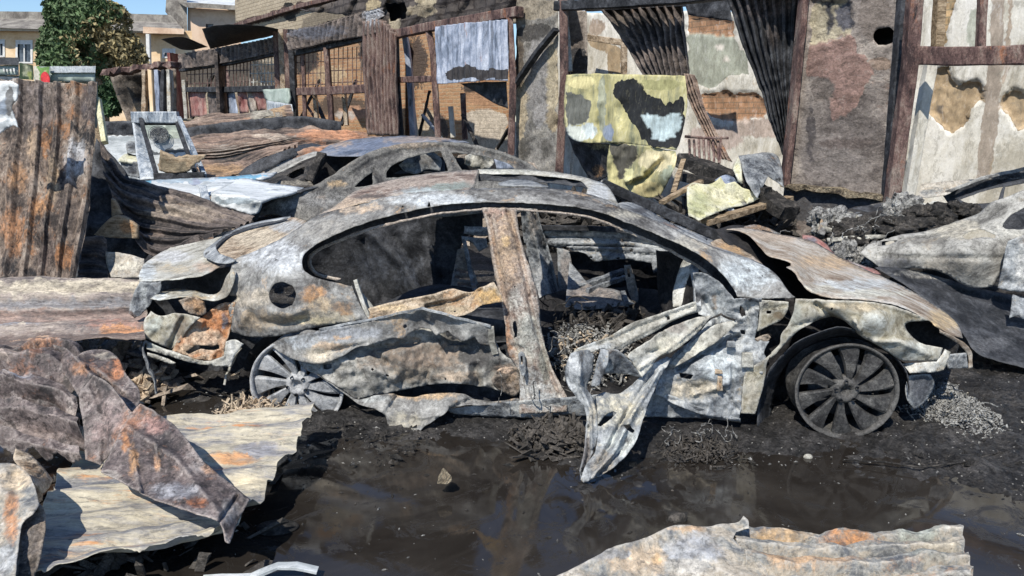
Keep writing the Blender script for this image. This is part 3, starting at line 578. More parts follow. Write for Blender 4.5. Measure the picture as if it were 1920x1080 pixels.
# belt of the rear door and scraps above it
cp('rear_belt', 'tan', [(672,601,.0),(690,580,.04),(740,565,.06),(800,554,.08),(830,545,.08),(852,541,.10),(880,549,.08),(903,538,.02),(927,529,-.01),(944,566,-.02),(905,572,-.02),(880,586,-.01),(850,594,.0),(820,588,.05),(800,578,.04),(760,586,.0),(700,601,-.01)],
   step=3.6, amp=.014, fr=12, holes=[[(850,582),(854,582),(854,585),(850,585)]], creases=[([(800,575),(850,566),(900,545)],7,.05),([(690,585),(800,560)],5,.02)],
   paint=[('b',915,560,26,20,(.48,.32,.14)),('b',740,577,40,8,(.50,.40,.26)),('b',860,580,30,8,(.40,.34,.24))])
beam('window_post', car, M['pale'], [(666,525,.04),(692,600,.02)], .022, .02, CF, seg=.04)
beam('window_post', car, M['ash'], [(660,536,.06),(682,602,.03)], .03, .01, CF, seg=.04)
cp('belt_gusset', 'pale', [(680,550,.1),(702,576,.08),(692,590,.06),(684,575,.06)], step=3.5, amp=.004)
# B-pillar and sill
cp('b_pillar', 'pink', [(903,390,.20),(968,390,.20),(973,430,.18),(986,480,.14),(1000,520,.10),(1009,560,.07),(1016,620,.03),(1030,675,.02),(1048,715,.0),(1063,745,-.01),(1064,772,-.01),(1000,776,-.01),(974,776,-.01),(974,720,.0),(968,690,.02),
   (952,660,.03),(946,600,.05),(938,560,.09),(928,520,.12),(919,465,.16),(912,420,.19)], ctrl=[(945,450,.10),(965,520,.04),(985,600,-.02),(1000,680,-.05)], step=3.6, amp=.004, fr=14,
   holes=[[(961,605),(966,601),(969,612),(969,632),(964,634),(962,620)],[(974,662),(980,664),(980,680),(975,676)],[(944,529),(948,530),(946,534)],[(963,536),(967,537),(965,541)],[(925,400),(929,401),(927,404)],[(939,400),(943,401),(941,404)]],
   creases=[([(918,405),(932,480),(940,520),(955,620),(966,640),(978,680),(990,740)],4,.03),([(950,395),(966,440),(985,520),(1000,600),(1012,640),(1030,700),(1050,745)],5,.03),([(962,650),(985,655),(1000,675),(1010,720)],6,.02),([(925,410),(935,470)],4,-.02)],
   paint=[('b',950,470,30,90,(.36,.27,.19),.9),('b',950,450,16,16,(.50,.36,.20)),('b',966,560,16,30,(.38,.38,.36)),('b',990,630,30,60,(.36,.37,.34)),('b',990,720,40,40,(.42,.44,.44)),('b',930,398,24,8,(.45,.32,.26)),('b',1020,680,12,50,(.30,.31,.27)),
          ('b',952,640,8,40,(.30,.17,.10)),('b',1015,750,40,20,(.48,.50,.50))])
cp('sill', 'ashblue', [(838,768,.0),(900,760,-.01),(974,752,-.02),(1064,745,-.03),(1120,740,-.02),(1240,738,-.02),(1300,760,-.02),(1388,786,-.01),(1388,792,.02),(1300,784,.02),(1100,780,.02),(1060,779,.02),(1000,784,.02),(900,780,.02),(850,776,.01)], step=4, amp=.008, fr=9,
   paint=[('b',1000,765,70,16,(.50,.51,.49))])
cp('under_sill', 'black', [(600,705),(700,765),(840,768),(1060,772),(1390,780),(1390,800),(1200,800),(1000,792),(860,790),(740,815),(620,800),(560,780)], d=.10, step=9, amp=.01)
# far side and cabin
cp('far_quarter', 'soot', [(560,470,1.5),(600,425,1.55),(700,400,1.6),(800,388,1.6),(905,388,1.6),(905,435,1.68),(880,440,1.68),(862,470,1.7),(850,545,1.7),(845,580,1.7),(700,610,1.7),(600,600,1.7),(560,540,1.6)], step=8, amp=.03, fr=3,
   creases=[([(690,430),(760,500),(790,560)],14,-.08),([(680,450),(720,560)],10,.06),([(740,440),(800,540)],8,.04),([(800,455),(820,540)],8,-.05)], paint=[('b',700,490,40,50,(.05,.058,.075),.8),('b',760,510,30,40,(.06,.07,.09),.8)])  # navy tones: the cabin's bluish shade painted on the far side
cp('rear_seat_pan', 'soot', [(600,600,.2),(700,575,1.0),(800,535,1.3),(880,540,1.2),(960,560,1.0),(960,640,.15),(700,650,.1)], step=8, amp=.02, fr=5, kind='f', paint=[('b',760,545,60,14,(.05,.055,.07))])
cp('far_rail', 'ash', [(780,402,1.45),(880,393,1.5),(1000,390,1.5),(1000,396,1.5),(905,400,1.5),(860,405,1.5),(790,409,1.45)], step=4, amp=.004)
cp('far_door_beam', 'inner', [(870,424,1.6),(920,426,1.6),(922,440,1.6),(905,443,1.6),(870,438,1.6)], step=4, amp=.01, fr=12, paint=[('b',900,430,40,6,(.40,.42,.43))])
cp('far_door_beam', 'inner', [(864,443,1.6),(912,447,1.6),(914,464,1.6),(898,472,1.6),(885,455,1.6),(866,450,1.6)], step=4, amp=.012, fr=12)
cp('seat_bracket', 'inner', [(842,548),(850,510),(858,468),(868,464),(884,492),(896,532),(886,540),(876,548)], d=1.25, step=3.5, amp=.005, smooth=False,
   holes=[[(854,504),(878,508),(879,513),(853,509)],[(853,517),(882,521),(884,526),(852,522)],[(857,529),(886,533),(887,538),(857,535)]], paint=[('b',868,500,26,50,(.24,.21,.18))])
beam('seat_strut', car, M['inner'], [(868,450,1.3),(878,480,1.25),(884,520,1.2),(890,545,1.1)], .025, .03, CF, seg=.03, rough=.006)
cp('far_b_pillar', 'inner', [(975,392,1.5),(1008,392,1.5),(1016,430,1.55),(1030,470,1.6),(1046,540,1.6),(1050,590,1.55),(1020,575,1.55),(1003,530,1.6),(985,465,1.6)], step=3.6, amp=.01, fr=10,
   holes=[[(976,458),(985,456),(988,466),(980,472),(974,467)],[(981,480),(990,481),(993,498),(984,494)]], creases=[([(990,395),(1010,470),(1035,570)],5,-.04),([(1000,395),(1020,460),(1045,570)],5,.04)],
   paint=[('b',1000,410,10,40,(.30,.27,.24)),('b',1015,520,14,50,(.40,.42,.44))])
cp('far_door_beam', 'ashblue', [(1008,432,1.62),(1100,432,1.62),(1195,438,1.62),(1232,452,1.6),(1250,463,1.6),(1245,470,1.6),(1180,464,1.62),(1060,463,1.62),(1016,464,1.62)], step=3.8, amp=.008, fr=9,
   holes=[[(1164,448),(1169,448),(1169,453),(1164,453)]], creases=[([(1010,444),(1100,444),(1230,458)],5,.04),([(1020,456),(1200,456)],5,-.03)], paint=[('b',1110,440,90,5,(.46,.48,.49)),('b',1030,438,20,8,(.45,.48,.5))])
cp('far_door_bracket', 'ashblue', [(1062,462,1.58),(1140,463,1.58),(1245,466,1.58),(1262,478,1.56),(1268,500,1.55),(1240,506,1.55),(1225,512,1.55),(1222,494,1.56),(1170,486,1.58),(1120,490,1.58),(1106,484,1.58),(1096,474,1.58),(1076,471,1.58)], step=3.5, amp=.01, fr=12,
   holes=[[(1180,467),(1187,467),(1187,473),(1180,473)],[(1105,481),(1111,481),(1111,484),(1105,484)],[(1156,483),(1162,483),(1162,486),(1156,486)]], creases=[([(1070,468),(1260,480)],4,.03)])
cp('far_door_post', 'inner', [(1044,462),(1068,470),(1072,500),(1070,545),(1066,600),(1040,590),(1046,540)], d=1.62, step=5, amp=.012, fr=8, paint=[('b',1060,510,12,50,(.28,.26,.25))])
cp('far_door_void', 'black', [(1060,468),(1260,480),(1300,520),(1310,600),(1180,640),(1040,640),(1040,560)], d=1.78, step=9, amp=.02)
beam('window_rail', car, M['soot'], [(1005,427,1.6),(1100,428,1.6),(1180,432,1.6),(1240,450,1.6)], .03, .035, CF, seg=.05)
beam('seat_rail', car, M['inner'], [(1082,540,1.2),(1170,507,1.5)], .05, .03, CF, seg=.04, rough=.006)
beam('seat_rail', car, M['inner'], [(1102,545,1.1),(1172,520,1.4)], .03, .03, CF, seg=.04, rough=.006)
cp('seat_bracket', 'inner', [(1170,497),(1183,497),(1190,520),(1197,560),(1188,574),(1176,540)], d=1.2, step=3, amp=.004, holes=[[(1176,504),(1180,504),(1182,520),(1178,520)]], paint=[('b',1185,520,12,50,(.30,.27,.24))])
cp('seat_panel', 'inner', [(1068,490,1.5),(1085,510,1.4),(1110,535,1.2),(1160,545,1.1),(1190,570,1.0),(1100,580,.9),(1060,575,.9)], step=5, amp=.015, fr=8, paint=[('b',1110,555,60,30,(.24,.21,.19))])
beam('steering_strut', car, M['inner'], [(1168,548,1.0),(1176,572,.9)], .03, .03, CF)
cp('cabin_floor', 'black', [(960,700,.10),(1010,560,1.2),(1060,545,1.4),(1200,540,1.4),(1310,560,1.0),(1320,650,.4),(1280,740,.12),(1060,745,.10)], step=8, amp=.03, fr=8, kind='f')
cp('dash_bracket', 'pale', [(1278,492,.5),(1290,484,.45),(1296,500,.4),(1284,540,.35),(1278,575,.3),(1262,575,.32),(1262,545,.4)], step=3.6, amp=.01, fr=14)
beam('dash_bracket', car, M['ashblue'], [(1300,500,.35),(1306,540,.25),(1308,580,.1)], .035, .04, CF, rough=.008)
cp('cowl_wall', 'black', [(1230,470,1.0),(1300,480,.8),(1370,520,.4),(1390,560,.3),(1380,620,.3),(1300,640,.4),(1240,580,1.0)], step=8, amp=.03)
# roof
cp('roof', 'pink', [(598,402,.40),(640,378,.6),(662,360,.8),(700,346,1.0),(750,334,1.25),(800,326,1.38),(850,321,1.45),(898,318,1.5),(893,332,1.2),(889,350,.7),(872,358,.42),(840,358,.40),(790,361,.39),(750,366,.39),(700,376,.39),(650,388,.39)],
   ctrl=[(760,350,.85),(700,364,.62)], step=4, amp=.012, fr=9, creases=[([(712,364),(760,352),(840,343),(880,340)],6,.10),([(720,366),(750,368)],5,.06),([(640,395),(700,352)],8,.02)],
   paint=[('b',840,350,50,9,(.24,.30,.28)),('b',800,358,60,8,(.36,.43,.45)),('b',670,385,60,18,(.46,.37,.28)),('b',760,342,90,12,(.36,.31,.27)),('b',700,368,40,5,(.07,.06,.055))])
cp('sunroof_frame', 'pale', [(896,317,1.52),(960,317,1.52),(1030,321,1.5),(1085,330,1.45),(1128,342,1.35),(1142,352,1.2),(1152,368,.9),(1162,386,.6),(1146,386,.55),(1140,378,.6),(1112,370,.6),(1098,368,.62),(1102,352,.95),(1088,339,1.35),(1060,334,1.42),(990,327,1.47),(900,326,1.47)],
   step=3.6, amp=.007, fr=14, paint=[('b',1125,360,26,22,(.48,.51,.53)),('b',960,321,60,4,(.40,.41,.36))])
cp('sunroof_rail', 'ash', [(884,353,.46),(1000,352,.46),(1060,356,.45),(1112,366,.43),(1162,386,.38),(1150,390,.36),(1080,366,.38),(1000,358,.38),(890,357,.38)], step=4, amp=.004)
cp('sunroof_inner', 'soot', [(897,326,1.47),(990,328,1.46),(1060,335,1.42),(1090,341,1.35),(1100,352,1.0),(1080,349,1.35),(1000,340,1.42),(896,338,1.44)], step=4.5, amp=.006)
cp('sunroof_crossbar', 'inner', [(935,344,.9),(958,338,1.1),(985,338,1.1),(1012,345,.8),(1030,352,.6),(990,350,.6),(940,349,.7)], step=4, amp=.008, fr=14)
beam('far_a_pillar', car, M['soot'], [(1128,344,1.42),(1200,378,1.45),(1260,404,1.5),(1320,432,1.52),(1390,462,1.5)], .05, .07, CF, seg=.06)
beam('far_a_pillar_edge', car, M['ash'], [(1128,340,1.45),(1200,373,1.48),(1260,400,1.52),(1320,427,1.55),(1400,462,1.5)], .03, .02, CF, seg=.04, rough=.006)
cp('windscreen_frame', 'inner', [(1150,384,.7),(1180,380,1.1),(1215,395,1.15),(1250,415,1.1),(1280,432,.9),(1296,443,.5),(1260,432,.45),(1210,412,.5)], step=4, amp=.012, fr=12, paint=[('b',1200,395,30,6,(.06,.06,.065)),('b',1250,425,30,6,(.26,.19,.16))])
cp('cowl', 'ashblue', [(1256,418,1.0),(1282,428,1.1),(1320,444,1.1),(1360,460,1.0),(1400,480,.7),(1442,505,.22),(1390,486,.26),(1340,468,.28),(1296,446,.4),(1270,436,.6)], step=3.8, amp=.014, fr=12,
   holes=[[(1322,448),(1327,449),(1324,452)]], paint=[('b',1350,464,40,8,(.34,.27,.2),.8)])
cp('cowl_cover', 'tan', [(1333,455,.6),(1352,448,.9),(1382,462,.8),(1412,480,.6),(1440,506,.25),(1404,499,.25),(1370,484,.28),(1342,470,.4)], step=3.5, amp=.014, fr=14, paint=[('b',1370,468,30,12,(.48,.31,.16)),('b',1405,490,20,10,(.42,.38,.34))])
cp('engine_bay_backing', 'black', [(1340,430,1.0),(1400,424,1.4),(1540,470,1.5),(1700,560,1.4),(1800,640,.9),(1790,680,.3),(1700,680,.2),(1480,600,.10),(1420,520,.3)], step=10, amp=.03)  # black backing sheet: the dark gap under the hood put into colour
# hood
cp('hood', 'hood', [(1362,429,1.05),(1375,428,1.15),(1400,427,1.35),(1440,435,1.42),(1470,441,1.45),(1500,446,1.45),(1532,456,1.45),(1580,485,1.38),(1640,512,1.25),(1700,540,1.1),(1760,576,.85),(1790,602,.62),(1801,618,.45),(1806,634,.3),(1785,628,.22),
   (1760,614,.18),(1740,599,.14),(1700,579,.10),(1660,567,.07),(1610,561,.05),(1560,558,.04),(1530,551,.04),(1512,541,.06),(1500,526,.12),(1491,512,.18),(1474,501,.26),(1483,498,.27),(1484,492,.32),(1462,485,.40),(1440,479,.48),(1424,462,.62),(1410,446,.8),(1390,434,.95)],
   ctrl=[(1580,520,.62),(1680,550,.55),(1500,475,.9)], step=4.5, amp=.006, fr=4, creases=[([(1490,505),(1600,535),(1700,568),(1780,615)],8,-.035),([(1440,455),(1540,500),(1680,545)],8,.015),([(1500,530),(1580,553),(1680,565)],5,.02)],
   paint=[('b',1450,442,60,10,(.46,.38,.30)),('b',1560,492,80,16,(.44,.32,.20),.85),('b',1600,535,90,12,(.44,.48,.50)),('b',1640,550,80,8,(.52,.53,.47)),('b',1770,600,34,24,(.50,.38,.22)),('b',1540,540,40,10,(.52,.52,.46))])
cp('hood_liner', 'clinker', [(1395,424,1.4),(1420,421,1.45),(1450,432,1.5),(1462,438,1.5),(1440,442,1.4),(1400,432,1.3)], step=3.5, amp=.03, fr=18, paint=[('b',1420,430,40,12,(.40,.26,.16))])
# nearside front: hinge post, wing
cp('hinge_post', 'ashblue', [(1300,512,.10),(1322,514,.09),(1346,528,.06),(1366,548,.03),(1378,562,.02),(1384,559,.02),(1428,561,.01),(1422,590,.02),(1420,612,.03),(1414,634,.04),(1434,640,.03),(1442,640,.0),(1432,660,-.01),(1438,676,-.01),(1430,700,.0),(1410,702,.02),
   (1396,720,.02),(1388,770,.0),(1386,787,.0),(1340,783,-.01),(1290,768,-.03),(1228,740,-.05),(1236,712,-.04),(1262,668,.0),(1300,632,.04),(1330,596,.08),(1310,588,.1),(1306,560,.12)],
   ctrl=[(1340,560,.12),(1360,620,.06),(1320,700,-.04),(1290,720,.02)], step=3.4, amp=.028, fr=8, fine=.4,
   holes=[[(1388,619),(1396,619),(1397,627),(1389,627)],[(1274,698),(1300,704),(1294,712),(1276,708)],[(1388,572),(1396,580),(1400,592),(1392,596),(1386,585)]],
   creases=[([(1320,560),(1345,600),(1335,640)],8,.05),([(1270,690),(1330,655),(1385,630)],8,.05),([(1400,570),(1404,615),(1380,640)],4,.02),([(1375,660),(1372,750)],5,.02),([(1300,740),(1360,720)],8,-.03),([(1345,720),(1385,770)],6,.03)],
   paint=[('b',1345,580,30,40,(.42,.45,.46)),('b',1340,568,10,24,(.26,.22,.18)),('b',1300,730,60,20,(.46,.42,.34)),('b',1400,590,14,24,(.44,.46,.46)),('b',1350,690,40,30,(.45,.50,.53)),('b',1310,560,14,14,(.08,.08,.085))])
cp('hinge_strut', 'pale', [(1300,640,.0),(1340,610,-.01),(1380,600,.0),(1384,606,.0),(1345,640,-.03),(1300,668,-.05),(1262,690,-.06),(1254,684,-.05)], step=3.5, amp=.01, fr=14, holes=[[(1276,654),(1281,654),(1281,660),(1276,660)]], paint=[('b',1300,655,40,12,(.50,.50,.44))])
cp('wing_bracket', 'fender', [(1424,562,.01),(1478,566,.01),(1476,582,.01),(1466,598,.01),(1444,610,.02),(1420,622,.03),(1424,590,.02)], step=3.5, amp=.006, fr=12, holes=[[(1437,582),(1446,582),(1446,588),(1437,588)]], creases=[([(1430,580),(1474,574)],4,.015)], paint=[('b',1465,590,14,8,(.14,.10,.06))])
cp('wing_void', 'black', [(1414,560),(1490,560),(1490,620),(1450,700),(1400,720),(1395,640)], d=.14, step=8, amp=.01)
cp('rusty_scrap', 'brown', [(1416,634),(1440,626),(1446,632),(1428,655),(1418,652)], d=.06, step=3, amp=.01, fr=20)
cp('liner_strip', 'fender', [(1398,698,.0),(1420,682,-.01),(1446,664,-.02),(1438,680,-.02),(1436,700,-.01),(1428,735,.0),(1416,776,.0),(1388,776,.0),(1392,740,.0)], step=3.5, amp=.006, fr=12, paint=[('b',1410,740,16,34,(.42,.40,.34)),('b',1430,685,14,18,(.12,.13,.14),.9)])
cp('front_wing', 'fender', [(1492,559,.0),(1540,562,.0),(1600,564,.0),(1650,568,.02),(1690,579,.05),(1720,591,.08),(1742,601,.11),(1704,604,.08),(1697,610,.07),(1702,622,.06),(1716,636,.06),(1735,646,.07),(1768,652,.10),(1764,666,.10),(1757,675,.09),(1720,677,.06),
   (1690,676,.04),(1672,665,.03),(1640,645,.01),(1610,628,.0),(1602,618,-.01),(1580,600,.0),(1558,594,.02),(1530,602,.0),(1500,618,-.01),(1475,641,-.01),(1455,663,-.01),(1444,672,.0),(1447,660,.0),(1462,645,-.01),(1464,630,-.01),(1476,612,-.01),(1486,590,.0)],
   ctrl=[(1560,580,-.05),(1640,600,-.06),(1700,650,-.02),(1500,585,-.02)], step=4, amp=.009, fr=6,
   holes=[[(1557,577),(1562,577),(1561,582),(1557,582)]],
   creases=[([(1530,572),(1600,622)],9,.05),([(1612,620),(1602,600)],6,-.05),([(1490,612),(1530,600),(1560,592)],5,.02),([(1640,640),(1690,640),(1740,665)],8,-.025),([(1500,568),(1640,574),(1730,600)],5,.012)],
   paint=[('b',1700,655,60,16,(.46,.48,.45)),('b',1640,610,34,20,(.40,.43,.42)),('b',1490,590,16,30,(.34,.36,.33)),('b',1600,575,70,9,(.38,.33,.24)),('b',1556,608,30,20,(.10,.08,.05),.9)])  # dark brown patch above the arch: shade painted on the wing
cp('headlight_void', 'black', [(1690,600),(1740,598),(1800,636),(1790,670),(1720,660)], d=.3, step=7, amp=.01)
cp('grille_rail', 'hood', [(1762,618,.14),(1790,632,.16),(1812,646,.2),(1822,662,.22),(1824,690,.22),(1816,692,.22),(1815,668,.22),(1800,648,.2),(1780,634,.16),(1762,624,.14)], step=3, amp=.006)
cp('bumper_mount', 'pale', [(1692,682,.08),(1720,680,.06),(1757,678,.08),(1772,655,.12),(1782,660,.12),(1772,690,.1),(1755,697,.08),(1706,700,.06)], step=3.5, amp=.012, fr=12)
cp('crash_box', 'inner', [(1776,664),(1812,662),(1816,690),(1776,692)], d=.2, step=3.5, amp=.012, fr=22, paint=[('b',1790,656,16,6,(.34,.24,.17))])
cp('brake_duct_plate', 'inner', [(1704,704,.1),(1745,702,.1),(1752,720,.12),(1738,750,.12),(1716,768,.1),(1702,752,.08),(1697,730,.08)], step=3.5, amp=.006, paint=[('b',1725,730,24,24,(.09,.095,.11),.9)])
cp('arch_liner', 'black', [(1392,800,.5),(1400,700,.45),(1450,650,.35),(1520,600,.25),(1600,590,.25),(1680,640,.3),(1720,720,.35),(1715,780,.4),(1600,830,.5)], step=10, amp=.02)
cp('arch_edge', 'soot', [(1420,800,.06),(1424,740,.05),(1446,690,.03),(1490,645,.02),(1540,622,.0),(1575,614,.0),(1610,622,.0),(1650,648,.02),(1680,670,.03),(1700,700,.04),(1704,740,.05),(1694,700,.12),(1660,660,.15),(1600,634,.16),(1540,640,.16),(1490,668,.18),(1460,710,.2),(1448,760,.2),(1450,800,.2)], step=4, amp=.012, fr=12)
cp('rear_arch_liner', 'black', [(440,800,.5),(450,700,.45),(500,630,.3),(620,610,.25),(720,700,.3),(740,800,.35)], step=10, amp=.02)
# front door, torn half off, its bottom corner in the puddle
cp('front_door', 'ashblue', [(1228,680,-.10),(1250,668,-.08),(1258,672,-.09),(1236,712,-.20),(1212,765,-.34),(1203,795,-.42),(1193,826,-.50),(1176,852,-.55),(1160,868,-.58),(1138,884,-.60),(1112,898,-.62),(1094,906,-.62),(1088,899,-.62),(1100,870,-.58),(1116,845,-.54),(1122,800,-.47),
   (1119,765,-.42),(1118,741,-.38),(1134,735,-.34),(1148,738,-.3),(1165,736,-.26),(1190,716,-.2),(1208,700,-.15)], step=3.2, amp=.020, fr=9, fine=.4,
   holes=[[(1121,797),(1136,778),(1150,770),(1157,773),(1150,782),(1140,790),(1126,800)],[(1168,797),(1180,795),(1190,808),(1186,812),(1176,806)]],
   creases=[([(1240,690),(1190,770),(1150,850),(1110,895)],7,-.05),([(1222,700),(1160,800),(1125,870)],6,.04),([(1205,770),(1170,840),(1120,890)],5,.025),([(1150,740),(1165,770)],6,-.03)],
   paint=[('b',1150,770,60,40,(.46,.44,.36),.8),('b',1130,870,26,30,(.36,.32,.26),.8),('b',1170,830,40,30,(.46,.50,.50)),('b',1220,700,30,30,(.44,.47,.48))])
cp('door_leaf', 'ashblue', [(1060,690,-.36),(1070,662,-.34),(1100,655,-.32),(1114,664,-.31),(1112,690,-.33),(1106,712,-.35),(1101,728,-.37),(1113,750,-.39),(1121,790,-.45),(1119,830,-.50),(1106,858,-.55),(1096,888,-.60),(1089,896,-.61),(1088,878,-.6),(1096,840,-.52),(1100,800,-.47),(1096,765,-.42),(1078,742,-.40),(1063,720,-.38)],
   ctrl=[(1085,700,-.43)], step=3.3, amp=.008, fr=12, creases=[([(1090,660),(1086,720),(1108,770),(1108,840)],5,-.035),([(1104,800),(1104,850),(1092,890)],5,.05)], paint=[('b',1075,700,16,40,(.46,.49,.51)),('b',1100,860,12,40,(.13,.12,.12)),('b',1110,780,8,30,(.42,.40,.34))])
cp('door_strut', 'ashblue', [(1126,654,-.34),(1142,656,-.34),(1140,680,-.38),(1124,722,-.42),(1108,724,-.42),(1116,690,-.38)], step=3.3, amp=.01, fr=14)
cp('shaded_door_inner', 'inner', [(1141,655,-.30),(1160,658,-.30),(1178,674,-.26),(1192,690,-.22),(1204,708,-.2),(1160,700,-.24),(1130,702,-.3),(1128,690,-.32)], step=3.5, amp=.012, fr=10, paint=[('b',1140,690,10,10,(.45,.48,.48))])  # darker grey puts the shade on the door's inner triangle into its colour
cp('door_beam', 'pale', [(1074,662,-.32),(1090,650,-.30),(1140,632,-.24),(1180,608,-.17),(1240,587,-.08),(1305,565,.0),(1308,584,.0),(1262,602,-.06),(1228,622,-.12),(1180,646,-.20),(1152,660,-.26),(1130,653,-.29),(1108,660,-.32)],
   step=3.5, amp=.004, fr=12, holes=[[(1250,593),(1256,593),(1257,599),(1251,600)]], creases=[([(1080,660),(1150,636),(1200,612),(1300,574)],4,.02),([(1150,652),(1220,616),(1304,580)],4,-.015)], paint=[('b',1120,648,40,10,(.46,.49,.50))])
cp('door_inner_panel', 'pale', [(1176,668,-.24),(1186,658,-.22),(1215,640,-.16),(1240,622,-.1),(1290,600,-.04),(1335,590,.0),(1318,612,-.02),(1296,634,-.06),(1268,655,-.12),(1236,670,-.16),(1220,690,-.2),(1204,708,-.22),(1192,690,-.22)], step=3.5, amp=.014, fr=10,
   creases=[([(1215,662),(1235,655)],4,.03),([(1200,690),(1260,650),(1320,600)],4,-.025)], paint=[('b',1250,645,30,16,(.48,.47,.40)),('b',1270,615,24,12,(.24,.22,.20))])
for (x0, y0, x1, y1, d_, m_) in ((1342,694,1354,702,-.05,'tan'),(1346,706,1354,734,-.05,'tan'),(1392,662,1412,690,-.02,'pale'),(1364,640,1378,652,-.0,'inner')):
    cp('hinge', m_, [(x0,y0),(x1,y0+1),(x1+1,y1),(x0-1,y1-1)], d=d_, step=2.6, amp=.006, thick=.02)
cp('latch', 'inner', [(972,664),(978,660),(984,668),(986,700),(980,706),(975,696)], d=-.06, step=2.6, amp=.004, thick=.01, holes=[[(976,668),(980,668),(981,684),(977,684)]])
for i in range(5): beam('seat_spring', car, M['inner'], [(1080+i*14,590-i*3,1.1),(1090+i*14,575-i*3,1.15),(1100+i*14,588-i*4,1.1),(1112+i*14,572-i*4,1.15)], .012, .012, CF, seg=.03, round_=True)
beam('wiring_loom', car, M['char'], [(1330,600,-.0),(1300,625,-.02),(1350,590,.02),(1376,600,.0)], .010, .010, CF, seg=.02, rough=.008, round_=True)
# wheels
def wheel(px, py, d, mat, label, rot=0.0, R=.252, yaw=6, wk=1.0):
    w = [c for c in [bpy.data.objects.new('wheel', None)]][0]; COL.objects.link(w); w.parent = car
    c = CF(px, py, d); w.location = tuple(c-np.array(car.location)); w['label'] = label
    ex = np.array([math.cos(math.radians(yaw)), -math.sin(math.radians(yaw)), 0]); ey = np.array([math.sin(math.radians(yaw)), math.cos(math.radians(yaw)), 0]); ez = np.array([0, 0, 1.0])
    def X(r, a, y): return c+ex*r*math.cos(a)+ez*r*math.sin(a)+ey*y
    def lathe(name, prof, m, n=72, mt=None):
        V = []; k = len(prof)
        for i in range(n):
            a = 2*math.pi*i/n
            for (r, y) in prof: V.append(X(r, a, y))
        Fc = [(i*k+j, ((i+1) % n)*k+j, ((i+1) % n)*k+j+1, i*k+j+1) for i in range(n) for j in range(k-1)]
        V = np.array(V)+.0012*np.stack([fbm(np.array(V)*30, 2, q) for q in (1, 2, 3)], -1)
        return mk(name, V, Fc, mt or M[mat], w, thick=0.003)
    lathe('rim', [(R-.022, .012), (R-.012, .002), (R-.003, -.004), (R, .0), (R, .012), (R-.016, .02), (R-.022, .05), (R-.03, .10), (R-.02, .16), (R-.004, .19), (R, .21)], mat)
    lathe('hub', [(.0, .03), (.026, .028), (.030, .008), (.048, .004), (.060, .014), (.072, .03), (.075, .06)], mat)
    lathe('brake_disc', [(.0, .10), (.16, .10), (.165, .115), (.0, .118)], mat, mt=M['soot'])
    sp = MB()
    for k in range(10):
        a0 = rot+2*math.pi*k/10; tw = .20
        rows = []
        for t in np.linspace(0, 1, 9):
            r = .055+(R-.018-.055)*t; wd = (.026+.082*t**1.3)/r/2*1.0*wk; a = a0+tw*t
            y = .012-.010*math.sin(t*3)+.006
            rows.append([X(r, a-wd, y+.022), X(r, a-wd, y+.004), X(r, a-wd*.75, y-.002), X(r, a+wd*.8, y+.010), X(r, a+wd, y+.030), X(r, a, y+.038)])
        V = [p for q in rows for p in q]; n = len(rows)
        Fc = [(i*6+j, i*6+(j+1) % 6, (i+1)*6+(j+1) % 6, (i+1)*6+j) for i in range(n-1) for j in range(6)]
        sp.add(V, Fc)
    sp.build('spokes', M[mat], w)
    lg = MB()
    for k in range(5):
        a = rot+2*math.pi*k/5+.3
        lg.tube([X(.052, a, .03), X(.052, a, -.004)], .009, 8)
    lg.build('lug_nuts', M['soot'], w)
    return w
wheel(1588, 735, .0, 'rim', 'soot-black ten-spoke front wheel without its tyre', .15, wk=1.02)
wheel(556, 724, .02, 'rimpale', 'pale grey ten-spoke rear wheel without its tyre', .5, R=.262, yaw=4, wk=1.15)
# ================================================================ ground, water
def ground_mesh():
    xs = np.concatenate([-np.geomspace(150, 5.2, 30), np.arange(-5, 6.5, .022), np.geomspace(6.7, 150, 30)])
    ys = np.concatenate([[-20, -5, 0, .8], np.arange(1.3, 7.6, .022), np.geomspace(7.8, 220, 50)])
    X, Y = np.meshgrid(xs, ys); P = np.c_[X.ravel(), Y.ravel()]
    px = [(-500,735),(250,730),(330,736),(420,745),(455,775),(590,812),(640,818),(700,818),(800,816),(860,812),(990,828),(1000,850),(1050,866),(1085,890),(1120,905),(1200,885),(1290,845),(1420,850),(1560,848),(1700,885),(1800,897),(1900,935),(2100,985),(2600,1080)]
    poly = [tuple(G(a, b)[:2]) for a, b in px]+[(9, .2), (-9, .2)]
    near = (np.abs(P[:, 0]) < 8) & (P[:, 1] < 9) & (P[:, 1] > 0)
    s = np.full(len(P), -3.0); s[near] = sdist(P[near], poly)
    q = np.c_[P, np.zeros(len(P))]
    far = np.clip(1.3-np.hypot(P[:, 0], P[:, 1])/14, .0, 1)
    s = s+.10*fbm(q*4, 4, 5)+.05*fbm(q*14, 3, 6)
    h = np.where(s > 0, -np.clip(s*.075, 0, .030), np.clip(-s*.12, 0, .03))
    h += far*(.014*fbm(q*6, 4, 3)+.010*ridge(q*17, 3, 4)+.009*fbm(q*55, 2, 9))*np.where(s > .05, .62, 1)
    V = np.c_[P, h]
    return mk('ground', V, grid_faces(len(xs), len(ys)), M['mud'], None, None, True, loc=(0, 0, 0))
